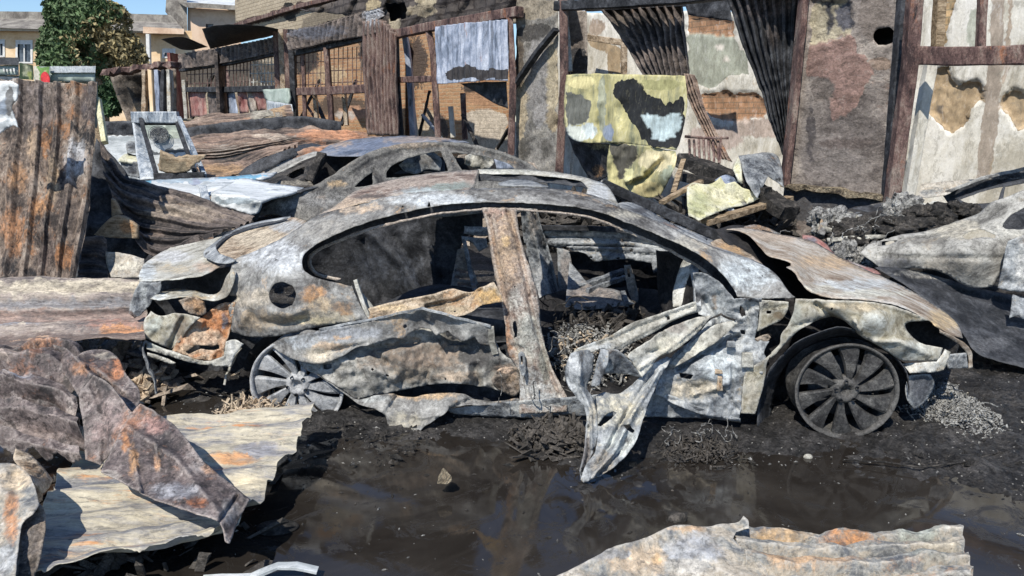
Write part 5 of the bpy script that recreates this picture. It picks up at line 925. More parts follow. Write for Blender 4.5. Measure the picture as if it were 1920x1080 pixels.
tag(panel('foam_lump', None, M['foam'], [(1288,352,6.9),(1300,343,7.0),(1330,345,7.1),(1352,332,7.2),(1360,345,7.2),(1378,340,7.2),(1392,352,7.2),(1408,358,7.2),(1424,372,7.2),(1400,384,7.0),(1362,392,6.8),(1340,400,6.6),(1310,414,6.5),(1292,404,6.5),(1288,380,6.6)], YF, 7, step=4, amp=.07, fr=4, thick=.12, paint=[('b',1310,385,26,24,(.36,.38,.22)),('b',1360,365,40,14,(.62,.60,.44))]),
    'pale yellow melted foam lump on the rubble', 'insulation')
tag(panel('foam_lump', None, M['foam'], [(1375,318,7.3),(1384,296,7.3),(1390,310,7.3),(1392,345,7.2),(1384,335,7.2)], YF, 7, step=3.5, amp=.02, fr=6, thick=.03), 'small upright yellow shard in the plaster bay', 'insulation')
tag(panel('torn_sheet', None, M['inner'], [(1385,292,7.5),(1440,286,7.6),(1462,300,7.6),(1470,350,7.2),(1440,330,7.2),(1420,372,7.0),(1400,340,7.1)], YF, 7, step=4.5, amp=.06, fr=4), 'grey torn sheet with jagged points in the plaster bay', 'metal sheet')
tag(panel('melted_sack', None, M['bluesheet'], [(1340,338,7.2),(1356,328,7.3),(1372,330,7.3),(1388,350,7.2),(1380,372,7.1),(1352,352,7.1)], YF, 7, step=4, amp=.05, fr=6), 'blue-grey crumpled scrap above the yellow foam lump', 'scrap')
g = MB()
for x in range(1292, 1352, 9): g.tube([YF(x, 262, 8.1), YF(x+1, 285, 8.0), YF(x+2, 306, 7.9)], .014, 5)
g.tube([YF(1284, 256, 8.1), YF(1320, 259, 8.1), YF(1366, 259, 8.0)], .016, 5); g.tube([YF(1352, 258, 8.0), YF(1350, 306, 7.9)], .012, 5)
tag(g.build('metal_rack', M['steel']), 'thin bent rack of upright rods beneath the brick patch', 'rack')
# ================================================================ far buildings, tree, stalls
oc = thing('ochre_building', 'long two-storey ochre house with grey slate roof behind the tree', 'house', (-22, 40, 0))
def op(name, mat, pts, d, **k):
    k.setdefault('step', 9); k.setdefault('amp', 0); k.setdefault('jag', .3); k.setdefault('smooth', False); return panel(name, oc, M[mat], pts, YF, d, **k)
op('wall', 'ochre', [(-160,50),(360,58),(360,230),(-160,230)], 40, thick=.3, holes=[[(30,76),(60,77),(60,118),(30,118)],[(-10,75),(8,76),(8,106),(-10,106)],[(305,92),(328,93),(328,108),(305,108)]])
op('roof', 'rooftile', [(-160,20,43),(85,22,43),(260,26,43),(320,28,43),(348,60,39.5),(-160,49,39.5)], 41, step=8, thick=.2)
op('cornice', 'trim', [(-160,50),(300,57),(300,62),(-160,55)], 39.6, thick=.3)
op('band', 'peach', [(268,50),(345,54),(345,64),(268,62)], 39.3, thick=.2); 
for (x0, x1, y0, y1) in ((30, 60, 76, 118), (-10, 8, 75, 106), (305, 328, 92, 108)):
    w = op('window', 'trim', [(x0-1, y0-1), (x1+1, y0-1), (x1+1, y1+1), (x0-1, y1+1)], 39.97, holes=[[(x0+3, y0+7), ((x0+x1)/2-1, y0+7), ((x0+x1)/2-1, y1-2), (x0+3, y1-2)], [((x0+x1)/2+1, y0+7), (x1-3, y0+7), (x1-3, y1-2), ((x0+x1)/2+1, y1-2)]], step=4)
    panel('pane', w, M['glassdark'], [(x0, y0), (x1, y0), (x1, y1), (x0, y1)], YF, 40.05, step=8, amp=0, smooth=False)
beam('drainpipe', oc, M['trim'], [(278,64,39.3),(280,130,39.3)], .18, .18, YF, seg=1, rough=0)
ph = thing('peach_house', 'tall peach rendered house with grey eaves rising behind the canopy', 'house', (-16, 46, 0))
def pp(name, mat, pts, d, **k):
    k.setdefault('step', 9); k.setdefault('amp', 0); k.setdefault('jag', .2); k.setdefault('smooth', False); return panel(name, ph, M[mat], pts, YF, d, **k)
pp('wall', 'peach', [(352,14),(452,18),(452,110),(352,110)], 44, thick=.3, holes=[[(386,45),(400,45),(400,54),(386,54)],[(404,48),(416,48),(416,54),(404,54)]])
pp('gable', 'rooftile', [(312,-10),(350,-30),(352,96),(338,60),(310,22)], 43.8, thick=.2)
pp('eaves', 'rooftile', [(336,6),(344,4),(454,11),(454,19),(350,14)], 43.3, thick=.5)
pp('roof', 'whitemetal', [(375,-8,47),(454,-8,47),(454,12,43.5),(344,5,43.5),(350,0,44.5)], 45, thick=.1)
pp('window', 'glassdark', [(384,43),(418,46),(418,56),(384,56)], 44.15)
def tree(name, label, cx, cy, d, spread, n, seed, trunk=True, cols=None, leaf=.13, cat='tree'):
    r = np.random.default_rng(seed); c = YF(cx, cy, d); t = thing(name, label, cat, (c[0], c[1], 0))
    clumps = []
    for (dx, dy, rx, ry) in spread:
        p = YF(cx+dx, cy+dy, d); clumps.append((p, rx*d/FPX, ry*d/FPX))
    for part, mt_ in (('foliage', cols[0]), ('dry_foliage', cols[1])):
        V = []; Fc = []; m = int(n*(.68 if part == 'foliage' else .42))
        W_ = np.array([a*b for _, a, b in clumps]); W_ = W_/W_.sum()
        ci = r.choice(len(clumps), m, p=W_)
        P = np.zeros((m, 3))
        for i in range(m):
            p, rx, rz = clumps[ci[i]]; q = r.normal(0, 1, 3); q /= np.linalg.norm(q); q *= r.uniform(.3, 1.25)**.5
            P[i] = p+q*np.array([rx, rx*.8, rz])
        k = fbm(P*1.1, 4, seed) if d > 20 else fbm(P*3, 3, seed)
        k2 = vnoise(P*.5, seed+5); wx = (P[:, 0]-c[0])/(60*d/FPX)+.35*fbm(P*.8, 3, seed+8); keep = (k > -.12) & ((k2+.7*wx > .12) if part != 'foliage' else (k2+.7*wx < .55)); P = P[keep]
        for p in P:
            a = r.normal(0, 1, 3); a /= np.linalg.norm(a); b = np.cross(a, r.normal(0, 1, 3)); b /= np.linalg.norm(b); s = leaf*r.uniform(.6, 1.4); i = len(V)
            V += [p-a*s, p+b*s*.45, p+a*s, p-b*s*.45]; Fc.append((i, i+1, i+2, i+3))
        if V: mk(part, np.array(V), Fc, M[mt_], t, smooth=False)
    if trunk:
        g = MB(); b0 = np.array([c[0], c[1], 0]); g.tube([b0, b0+[.2, 0, c[2]*.5], c+[0, 0, .5]], .28, 8)
        g.build('trunk', M['plankbrown'], t, smooth=True)
        for (p, rx, rz) in clumps: beam('limb', t, M['plankbrown'], [b0+[0, 0, c[2]*.6], (b0+[0, 0, c[2]*.6])*.4+p*.6+[0, 0, -.2], p], .2, .2, world=True, seg=.4, taper=.3, round_=True)
    return t
def leafm(name, c):
    return burnt(name, [tuple(x*.5 for x in c), tuple(x*.8 for x in c), c, tuple(x*1.4 for x in c)], 1.5, speck=.3, fine=6, rough=.6, spec=.3, bump=0, mottle=0)
M['leaf'] = leafm('green_leaves', (.10, .155, .07)); M['leafdry'] = leafm('scorched_leaves', (.30, .25, .13)); M['bushleaf'] = leafm('bush_leaves', (.06, .12, .05)); M['leafdark'] = leafm('dark_leaves', (.04, .07, .035))
tree('broadleaf_tree', 'large green tree with scorched yellow-brown leaves on one side before the ochre house', 165, 68, 29, [(0,0,62,48),(-52,20,38,40),(55,30,42,42),(-30,-38,42,30),(28,-30,44,32),(80,45,28,28),(0,50,70,34),(-60,52,28,24),(-5,-55,24,18),(45,60,40,24)], 62000, 5, cols=('leaf', 'leafdry'), leaf=.105)
tree('small_tree', 'small dark treetop rising over the slate roof at the far left', 95, 8, 60, [(0,0,12,10),(14,-6,9,8)], 2500, 8, trunk=False, cols=('leafdark', 'leaf'), leaf=.2)
tree('shrub', 'low green shrub below the burnt lean-to', 212, 182, 20, [(0,0,26,22),(-10,14,24,18),(12,10,20,18)], 9000, 9, trunk=False, cols=('bushleaf', 'leaf'), leaf=.10, cat='shrub')
lt = thing('burnt_lean_to', 'collapsed burnt lean-to with crooked posts beside the shrub', 'shed', tuple(YF(270, 230, 17)*np.array([1, 1, 0])))
panel('wall', lt, M['brown'], [(205,140),(330,128),(332,232),(240,232),(215,170)], YF, 17.6, step=5, amp=.2, fr=1.2, paint=[('b',250,170,30,40,(.02,.02,.02)),('b',262,205,16,26,(.30,.22,.14)),('b',290,160,20,30,(.30,.24,.18))])
beam('roof_sheet', lt, M['steel'], [(203,136,17),(250,131,17),(330,120,17)], .5, .1, YF, rough=.05)
for x, mt_ in ((272, 'tan'), (284, 'ochre'), (296, 'bluesheet'), (308, 'soot'), (318, 'pale')): beam('post', lt, M[mt_], [(x, 132, 16.8), (x+random.uniform(-6, 8), 232, 16.6)], .16, .08, YF, rough=.02, seg=.3)
def kiosk(name, label, x0, x1, y0, y1, y2, d, mat, dark):
    k = thing(name, label, 'kiosk', tuple(YF((x0+x1)/2, y2, d)*np.array([1, 1, 0])))
    panel('roof_trim', k, M[dark], [(x0, y0), (x1, y0), (x1, y0+(y1-y0)*.42), (x0, y0+(y1-y0)*.42)], YF, d-.05, step=8, amp=0, thick=.3, smooth=False)
    panel('fascia', k, M[mat], [(x0, y0+(y1-y0)*.42), (x1, y0+(y1-y0)*.42), (x1, y1), (x0, y1)], YF, d, step=8, amp=.01, thick=.3, smooth=False)
    panel('body', k, M['greygreen'], [(x0+2, y1), (x1-2, y1), (x1-2, y2), (x0+2, y2)], YF, d+.3, step=10, amp=0, thick=.1, smooth=False)
    return k
kiosk('market_kiosk', 'grey-green kiosk top with dark trim right of the fruit picture', 94, 179, 124, 153, 240, 12, 'greygreen', 'alu')
kk = kiosk('market_kiosk', 'kiosk with white lettering fragments at the left picture edge', -60, 35, 108, 141, 240, 12.5, 'greygreen', 'soot')
panel('side_poster', kk, M['leafdark'], [(36,118),(62,122),(62,150),(36,148)], YF, 12.3, step=4, amp=0, paint=[('b',50,130,10,14,(.34,.36,.26)),('b',56,140,5,12,(.26,.30,.10))])
panel('window', kk, M['glassdark'], [(0,143),(36,145),(36,180),(0,176)], YF, 12.4, step=8, amp=0)
g = MB()
for x in (6, 12, 19, 25): g.box(YF(x, 134, 12.47), YF(x+3.5, 127+random.random()*3, 12.49)+np.array([0, .01, 0]))
g.build('lettering', M['trim'], kk)
pt = thing('fruit_poster', 'small poster of a red cut watermelon on green leaves', 'poster', tuple(YF(80, 156, 11.9)))
pb = panel('board', pt, M['greygreen'], [(63,124),(94,125),(95,156),(64,156)], YF, 11.9, step=2, amp=0, smooth=False, jag=0, paint=[('p',[(70,126),(93,126),(94,156),(72,156)],(.16,.30,.08),2),('p',[(63,124),(70,124),(72,156),(64,156)],(.65,.62,.52),2),('b',84,133,5,4,(.45,.50,.25))])
panel('fruit', pt, M['fruit'] if 'fruit' in M else M['greygreen'], [(76,144),(79,137),(84,134),(89,137),(93,146),(93,155),(77,155)], YF, 11.88, step=1.5, amp=0, jag=0, paint=[('p',[(70,130),(98,130),(98,160),(70,160)],(.62,.05,.06),1)])
# white stall, display case and the rest between the left sheet and the second car
tag(panel('white_sheet', None, M['whitemetal'], [(195,252),(262,253),(265,340),(232,330),(205,290),(196,275)], YF, 8.6, step=6, amp=.01, thick=.05, paint=[('p',[(194,232),(262,232),(262,252),(196,254)],(.03,.03,.035),2)]), 'white appliance side standing left of the display case', 'panel')
tag(panel('scorched_sheet', None, M['soot'], [(195,228),(250,226),(252,254),(196,255)], YF, 8.8, step=6, amp=.03), 'dark opening board above the white appliance side', 'board')
tag(beam('timber_batten', None, M['foam'], [(184,186,5.2),(197,268,5.0)], .04, .03, YF, seg=.2), 'thin yellow timber edge along the tall leaning sheet', 'batten')
bx = thing('scorched_box', 'grey scorched box with a yellow top left of the display case', 'box', tuple(YF(240, 330, 7.2)))
panel('front', bx, M['inner'], [(224,300),(258,304),(262,335),(232,328)], YF, 7.2, step=4, amp=.02)
panel('top', bx, M['foam'], [(222,298,7.2),(238,288,7.5),(262,292,7.5),(260,304,7.2)], YF, 7.2, step=4, amp=.01, thick=.03)
tag(panel('metal_pot', None, M['inner'], [(236,272,7.45),(240,264,7.5),(254,264,7.5),(258,272,7.45),(257,288,7.4),(238,288,7.4)], YF, 7.4, step=3, amp=.02, thick=.12), 'small dark pot on the yellow-topped box', 'pot')
dc = thing('display_case', 'tilted glass display case with grey-blue frame and a fan unit behind its glass', 'display case', tuple(YF(310, 338, 7.0)))
for p in ([(250,216,7.6),(268,336,6.9)], [(333,217,7.6),(382,330,6.9)], [(290,222,7.5),(250,222,7.5)]): pass
panel('side_frame', dc, M['alu'], [(249,217,7.6),(262,219,7.7),(290,322,7.0),(293,334,6.9),(262,336,6.9),(256,290,7.2)], YF, 7.2, step=4, amp=.008, thick=.02, creases=[([(258,222),(286,330)],3,.03)])
beam('top_rail', dc, M['alu'], [(249,220,7.58),(334,220,7.58)], .07, .11, YF, rough=.002); beam('top_rail', dc, M['soot'], [(256,229,7.62),(332,229,7.62)], .04, .06, YF, rough=.002)
beam('frame_bar', dc, M['soot'], [(264,224,7.55),(294,330,6.88)], .035, .045, YF, rough=.002); beam('frame_bar', dc, M['alu'], [(336,222,7.55),(384,330,6.88)], .035, .045, YF, rough=.002)
beam('frame_bar', dc, M['soot'], [(330,226,7.6),(366,325,6.95)], .03, .05, YF, rough=.002); beam('bottom_rail', dc, M['soot'], [(290,331,6.88),(384,329,6.88)], .05, .06, YF, rough=.002)
panel('back_panel', dc, M['whitemetal'], [(266,232),(334,232),(366,300),(366,326),(292,328)], YF, 7.9, step=5, amp=.004, paint=[('p',[(266,232),(336,232),(338,244),(268,244)],(.34,.40,.36),2),('p',[(278,282),(350,280),(352,286),(280,290)],(.10,.11,.12),2),('p',[(270,246),(342,246),(350,262),(276,262)],(.48,.54,.48),3)])
fn = MB()
for r_ in np.linspace(.02, .085, 6): fn.tube([YF(297, 252, 7.85)+np.array([r_*1.2*math.cos(a), 0, r_*math.sin(a)]) for a in np.linspace(0, 2*math.pi, 25)], .004, 4)
fn.build('fan_grille', M['inner'], dc)
panel('fan', dc, M['inner'], [(297+17*math.cos(a), 252+13*math.sin(a)) for a in np.linspace(0, 2*math.pi, 17)[:-1]], YF, 7.87, step=3, amp=0, smooth=False)
tag(panel('board_scrap', None, M['plankbrown'], [(300,283),(318,290),(330,296),(345,292),(385,290),(384,297),(364,308),(352,320),(330,324),(298,320)], YF, 6.85, step=3.5, amp=.02, fr=8, thick=.03, paint=[('p',[(300,292),(330,304),(352,302),(352,326),(298,324)],(.17,.145,.10),3)]), 'brown split board leaning inside the display case opening', 'board')
tag(panel('white_sheet', None, M['whitemetal'], [(268,338,6.5),(330,335,6.7),(440,330,6.9),(520,322,7.2),(500,334,6.8),(455,337,6.7),(400,360,6.2),(392,368,6.1),(330,362,6.1),(290,352,6.2)], YF, 6.4, step=4.5, amp=.012, fr=5, thick=.02,
    paint=[('b',275,341,10,4,(.16,.40,.55)),('b',450,331,50,4,(.20,.42,.58)),('b',340,338,60,4,(.42,.52,.60)),('b',368,340,12,6,(.36,.40,.50))]), 'long white panel with blue smudges lying before the display case', 'panel')
fr_ = thing('white_chest', 'white box with a dented front lying left of the second car', 'box', tuple(YF(480, 400, 5.9)))
panel('lid', fr_, M['whitemetal'], [(396,362,5.9),(430,346,6.3),(456,334,6.6),(500,342,6.5),(570,352,6.3),(545,362,6.1),(510,370,5.9),(490,378,5.75),(480,376,5.75),(440,368,5.82)], YF, 6, step=4, amp=.006, fr=6, thick=.02)
panel('front', fr_, M['whitemetal'], [(396,363,5.88),(440,369,5.8),(480,377,5.74),(492,380,5.76),(486,398,5.78),(472,403,5.76),(440,394,5.8),(410,385,5.85),(396,378,5.9)], YF, 5.8, step=3.5, amp=.02, fr=8, thick=.02, paint=[('b',440,376,40,6,(.30,.35,.38))])
beam('leg', fr_, M['alu'], [(380,352,6.2),(388,382,6.0)], .06, .05, YF)
# rusty roofing heap between the display case and the workshop
tag(corr('corrugated_sheet', None, M['midsheet'], [[(340,234,10.6),(400,222,10.8),(470,212,11),(548,204,11.2)],[(342,244,10.2),(410,234,10.2),(480,222,10.2),(552,212,10.4)]], YF, n=5, across='v', amp=.03, cr=.07, fr=.9, nu=160, nv=80, paint=[('b',500,215,40,10,(.36,.35,.30)),('b',520,210,20,8,(.42,.30,.18))]),
    'uppermost rusty roofing sheet of the heap, curled before the barred bays', 'metal sheet', 'roofing sheets in the middle heap')
tag(panel('scorched_sheet', None, M['soot'], [(344,240),(450,226),(560,218),(640,228),(640,250),(540,262),(420,262),(344,258)], YF, 9.9, step=7, amp=.05), 'black sheet beneath the uppermost rusty roofing', 'metal sheet')
tag(corr('corrugated_sheet', None, M['midsheet'], [[(338,262,9.6),(420,252,9.6),(500,246,9.8),(580,240,9.9),(690,252,9.6)],[(344,280,9.0),(420,276,9.0),(500,264,9.0),(590,254,9.3),(700,266,9.4)],[(356,300,8.95),(420,296,8.95),(480,282,8.95),(580,268,9.0),(700,280,9.0)]], YF, n=8, across='v', amp=.03, cr=.06, fr=1.1, nu=220, nv=140,
    paint=[('b',620,255,80,14,(.42,.21,.12)),('b',440,286,60,12,(.27,.24,.21)),('b',520,258,40,6,(.36,.31,.26))]), 'wide orange-brown roofing sheet spread across the middle heap', 'metal sheet', 'roofing sheets in the middle heap')
tag(corr('corrugated_sheet', None, M['midsheet'], [[(362,302,8.9),(430,296,8.9),(500,280,8.9),(566,272,8.9)],[(372,318,8.5),(430,316,8.5),(480,300,8.5),(540,285,8.6)],[(384,332,8.2),(420,330,8.2),(448,322,8.2),(500,298,8.3)]], YF, n=6, across='v', amp=.026, cr=.045, fr=1.2, nu=160, nv=100,
    paint=[('b',420,318,50,12,(.36,.24,.14))]), 'lowest roofing sheet of the heap, folded towards the second car', 'metal sheet', 'roofing sheets in the middle heap')
tag(corr('corrugated_sheet', None, M['midsheet'], [[(540,286,8.8),(620,272,8.9),(720,262,8.9)],[(560,310,8.5),(640,300,8.5),(730,285,8.5)],[(590,340,8.2),(660,325,8.2),(740,310,8.2)]], YF, n=7, across='v', amp=.02, cr=.05, fr=1.2, nu=120, nv=60, paint=[('b',620,290,60,14,(.38,.20,.12))]),
    'rusty roofing sheet glimpsed through the second car', 'metal sheet', 'roofing sheets in the middle heap')
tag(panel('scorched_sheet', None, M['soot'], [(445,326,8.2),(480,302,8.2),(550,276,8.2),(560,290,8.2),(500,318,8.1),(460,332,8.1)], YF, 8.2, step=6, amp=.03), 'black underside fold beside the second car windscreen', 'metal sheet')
heap('burnt_rubble', 'brown', 480, 300, 300, 60, 9.2, 13.0, .35, 'brown ash and rubble under the middle roofing heap', seed=12, n=900, size=(.04, .22), long=4)
# ================================================================ second burnt car behind the first
car2 = thing('burnt_car', 'second burnt-out saloon with blue-grey roof, half hidden behind the nearer wreck', 'car', (-.9, 7.0, 0))
def c2(name, mat, pts, d=6.2, **k):
    k.setdefault('step', 4.5); return panel(name, car2, M[mat], pts, YF, d, **k)
GR = (.22, .215, .20)
c2('side_frame', 'wing2', [(478,404,6.2),(486,388,6.15),(500,378,6.15),(540,366,6.2),(580,352,6.25),(620,330,6.3),(658,303,6.35),(700,283,6.45),(750,270,6.5),(820,266,6.52),(880,270,6.5),(940,284,6.48),(985,302,6.45),(1012,322,6.4),(1030,350,6.4),(1000,372,6.3),(860,372,6.2),(700,390,6.15),(640,404,6.1),(600,414,6.1),(560,412,6.12),(520,404,6.15)],
   amp=.008, fr=7, holes=[[(664,350),(680,336),(699,322),(698,346),(672,351)],[(724,334),(727,318),(742,306),(780,292),(826,282),(832,298),(840,320),(800,326),(750,332)],[(846,286),(870,287),(920,296),(958,309),(965,318),(900,320),(866,318)]],
   creases=[([(655,330),(700,300),(760,282),(830,275),(900,284),(960,302)],5,.03),([(834,280),(848,322)],5,-.03),([(700,318),(716,345)],5,.03)],
   paint=[('b',590,375,60,16,(.19,.195,.20),.8),('b',540,385,50,9,(.28,.28,.27),.8),('b',760,272,80,6,(.24,.20,.16)),('b',630,345,20,8,(.28,.21,.13))])
c2('roof', 'roof2', [(596,286,7.7),(620,272,8.0),(660,262,8.1),(720,256,8.1),(790,255,8.0),(850,261,7.6),(880,267,6.8),(820,266,6.55),(750,272,6.55),(700,286,6.6),(690,292,6.7),(640,293,7.2),(610,291,7.5)], amp=.012, fr=4,
   paint=[('b',820,258,60,6,(.36,.27,.20)),('b',760,262,50,6,(.30,.26,.24)),('b',640,270,26,6,(.30,.24,.20)),('b',700,272,60,12,(.14,.17,.24))])
c2('windscreen_pillar', 'wing3', [(478,336,7.7),(520,312,7.75),(560,294,7.8),(592,284,7.8),(610,288,7.7),(575,300,7.6),(540,316,7.6),(500,338,7.6)], step=4, amp=.01, paint=[('b',540,305,50,6,(.30,.29,.27))])
c2('dashboard', 'char', [(488,342,7.3),(520,326,7.5),(560,310,7.6),(600,292,7.5),(596,318,7.3),(580,336,7.1),(590,350,6.9),(540,352,6.9),(500,348,7.1)], step=4, amp=.05, fr=7, holes=[[(536,330),(552,320),(572,312),(570,326),(550,334)]], paint=[('b',540,345,50,5,(.28,.26,.22)),('b',590,344,12,8,(.28,.25,.2))])
beam('steering_column', car2, M['char'], [(606,290,7.3),(592,318,7.2),(580,342,7.1)], .10, .08, YF, rough=.015)
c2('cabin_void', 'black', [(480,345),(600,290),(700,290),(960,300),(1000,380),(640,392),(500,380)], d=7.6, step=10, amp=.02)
c2('parcel_shelf', 'soot', [(740,325,6.9),(790,300,7.1),(835,300,7.1),(835,322,6.9)], step=6, amp=.01)
c2('seat_back', 'inner', [(748,310),(770,292),(812,284),(828,300),(826,322),(800,318),(780,326),(760,322)], d=6.9, step=5, amp=.03, paint=[('b',760,312,20,6,(.40,.38,.32)),('b',800,300,20,16,(.11,.105,.10),.9)])
c2('cabin_lump', 'pale', [(872,292),(892,288),(920,294),(926,304),(918,318),(890,316),(872,308)], d=6.8, step=3.5, amp=.05, fr=8)
c2('inner_pillar', 'bluesheet', [(926,296),(960,308),(966,318),(930,316)], d=6.75, step=4, amp=.02)
c2('hood_edge', 'soot', [(472,412,6.0),(478,398,6.05),(488,384,6.1),(516,368,6.15),(560,356,6.2),(600,346,6.3),(600,350,6.25),(560,361,6.18),(520,374,6.12),(494,390,6.08),(482,412,6.0)], step=3.5, amp=.006)
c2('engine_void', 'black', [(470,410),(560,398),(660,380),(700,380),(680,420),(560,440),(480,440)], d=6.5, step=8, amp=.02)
beam('spoiler_arc', car2, M['brown'], [(965,316,6.6),(985,306,6.6),(1000,308,6.55),(1008,322,6.5)], .03, .03, YF, seg=.04, round_=True)
# ================================================================ third car at the right edge
car3 = thing('burnt_car', 'third burnt-out car at the right edge with bare grey front wing and molten engine', 'car', (3.9, 6.0, 0))
def c3(name, mat, pts, d=5.4, **k):
    k.setdefault('step', 4.5); return panel(name, car3, M[mat], pts, YF, d, **k)
c3('front_wing', 'wing3', [(1613,474,5.55),(1630,458,5.6),(1648,452,5.6),(1690,440,5.6),(1740,432,5.6),(1790,416,5.6),(1830,402,5.6),(1846,390,5.58),(1858,380,5.55),(1890,368,5.5),(1925,354,5.45),(2000,325,5.4),(2000,350,5.35),(1940,378,5.35),(1900,400,5.35),(1884,414,5.35),(1880,425,5.3),
   (1900,430,5.25),(2000,426,5.2),(2000,470,5.15),(1890,470,5.2),(1880,500,5.2),(1862,537,5.2),(1840,540,5.22),(1812,536,5.25),(1790,524,5.28),(1770,512,5.3),(1740,505,5.35),(1700,504,5.4),(1660,514,5.45),(1645,498,5.48)], amp=.012, fr=5,
   ctrl=[(1800,460,5.2),(1700,470,5.38)], creases=[([(1640,480),(1740,482),(1880,484)],6,.02),([(1640,455),(1740,445)],6,.02)],
   holes=[[(1640,454),(1684,450),(1668,458),(1645,461)],[(1804,444),(1816,434),(1840,430),(1866,440),(1866,446),(1838,445),(1812,449)]], paint=[('b',1680,495,50,16,(.10,.105,.12),.9),('b',1800,430,60,20,(.40,.38,.32)),('b',1780,500,60,20,(.33,.31,.27)),('b',1870,430,60,20,(.38,.38,.35)),('b',1740,455,10,14,(.25,.22,.18),.7)])  # bluish-dark patch low on the wing: cast shadow painted in
c3('door', 'ashblue', [(1870,540,5.15),(1880,500,5.12),(1889,452,5.12),(1925,440,5.1),(2000,436,5.1),(2000,560,5.05),(1930,548,5.08),(1895,546,5.12)], amp=.035, fr=6, paint=[('b',1920,500,20,40,(.48,.49,.48)),('b',1960,450,50,14,(.22,.18,.14))])
c3('windscreen_header', 'soot', [(1768,366,6.9),(1790,352,6.9),(1840,336,6.85),(1920,319,6.8),(2000,300,6.8),(2000,318,6.8),(1925,334,6.8),(1860,352,6.85),(1800,372,6.9),(1780,384,6.9)], step=4, amp=.012, paint=[('b',1850,334,90,3,(.24,.23,.21))])
beam('header_edge', car3, M['ash'], [(1772,362,6.85),(1840,334,6.8),(1920,317,6.75),(2000,298,6.7)], .02, .03, YF, rough=.006)
c3('cabin_void', 'soot', [(1790,372,6.7),(1850,352,6.6),(1925,334,6.5),(2000,320,6.4),(2000,440,6.0),(1900,440,6.0),(1830,410,6.2)], step=8, amp=.03, holes=[[(1800,374),(1850,356),(1880,350),(1870,378),(1820,382)],[(1885,350),(1960,336),(1950,352),(1880,378)]])
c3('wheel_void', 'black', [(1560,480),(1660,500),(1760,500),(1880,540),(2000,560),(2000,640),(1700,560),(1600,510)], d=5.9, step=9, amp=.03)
c3('hood_remnant', 'soot', [(1598,390,6.6),(1640,382,6.6),(1690,372,6.6),(1712,365,6.6),(1730,374,6.5),(1712,386,6.4),(1690,392,6.4),(1650,400,6.4),(1620,396,6.5)], step=4, amp=.03, fr=8, paint=[('b',1660,378,60,4,(.26,.25,.23))])
c3('engine_cover', 'inner', [(1568,415,6.3),(1590,404,6.4),(1610,398,6.4),(1628,408,6.3),(1680,404,6.3),(1720,398,6.3),(1760,400,6.2),(1720,412,6.1),(1640,416,6.1),(1600,424,6.1)], step=4, amp=.04, fr=9)
def lump(name, parent, mat, c, r, seed, fr=9, amp=.35, n=42, flat=1.0):
    """molten mass: a sphere eaten away by noise"""
    th = np.linspace(0, math.pi, n); ph = np.linspace(0, 2*math.pi, n*2)
    T, Pp = np.meshgrid(th, ph, indexing='ij'); D = np.stack([np.sin(T)*np.cos(Pp), np.sin(T)*np.sin(Pp), np.cos(T)], -1).reshape(-1, 3)
    R = np.array(r); q = D*R*fr+seed; k = 1+amp*fbm(q, 4, seed)+amp*.9*ridge(q*1.8, 3, seed+3)
    return mk(name, np.array(c)+D*R*k[:, None]*np.array([1, 1, flat]), grid_faces(n*2, n), M[mat], parent, None, True)
for i, (x, y, d, r, mt_) in enumerate([(1558,415,6.1,(.13,.12,.10),'clinker'),(1590,440,5.95,(.16,.12,.09),'char'),(1640,430,6.0,(.12,.12,.08),'char'),(1690,402,6.15,(.11,.12,.12),'clinker'),(1700,428,5.9,(.24,.12,.07),'char'),(1745,405,6.0,(.14,.12,.07),'char'),(1610,462,5.8,(.12,.1,.12),'char'),(1585,475,5.75,(.1,.1,.1),'clinker'),(1790,395,6.1,(.14,.12,.07),'char'),(1625,480,5.7,(.08,.08,.09),'clinker')]):
    lump('molten_engine', car3, mt_, YF(x, y, d), r, 40+i, fr=14, amp=.4)
for k, (pts_, w_) in enumerate([([(1530,428,6.0),(1560,432,5.95),(1600,432,5.9),(1650,428,5.9)],.04),([(1545,408,6.2),(1580,402,6.2),(1612,410,6.1)],.05),([(1600,452,5.8),(1612,470,5.75),(1608,490,5.7)],.03),([(1660,402,6.2),(1700,388,6.3),(1760,380,6.4)],.04),([(1700,420,5.9),(1740,404,6.0),(1790,396,6.1)],.03),([(1560,440,5.9),(1566,466,5.8),(1580,486,5.7)],.035)]):
    beam('engine_pipe', car3, M['pale'], pts_, w_, w_, YF, seg=.05, rough=.02, round_=True)
c3('engine_cover', 'inner', [(1640,432,6.0),(1660,412,6.1),(1700,404,6.1),(1712,420,5.95),(1690,436,5.85),(1655,442,5.85)], step=3.6, amp=.05, fr=9)
c3('radiator_support', 'ash', [(1532,436,5.95),(1540,410,6.0),(1572,398,6.1),(1606,400,6.1),(1604,408,6.05),(1576,408,6.05),(1552,418,6.0),(1546,444,5.9)], step=3.4, amp=.02, fr=12)
c3('radiator_support', 'pale', [(1550,446,5.8),(1600,442,5.75),(1660,440,5.7),(1662,446,5.7),(1604,450,5.72),(1552,453,5.78)], step=3.4, amp=.015, fr=12)
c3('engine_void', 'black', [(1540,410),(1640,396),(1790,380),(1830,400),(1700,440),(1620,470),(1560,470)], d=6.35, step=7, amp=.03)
tag(panel('bumper_shard', None, M['redpaint'], [(1505,440,5.6),(1530,445,5.6),(1550,458,5.55),(1570,480,5.5),(1600,492,5.4),(1640,505,5.3),(1652,514,5.25),(1630,512,5.2),(1590,500,5.25),(1560,484,5.35),(1548,478,5.4),(1520,460,5.5),(1506,455,5.55)], YF, 5.5, step=3.8, amp=.02, fr=8, paint=[('b',1520,455,16,12,(.12,.14,.17)),('b',1600,495,30,8,(.45,.43,.42))]), 'curved reddish bumper shard between the hood and the third car', 'car part')
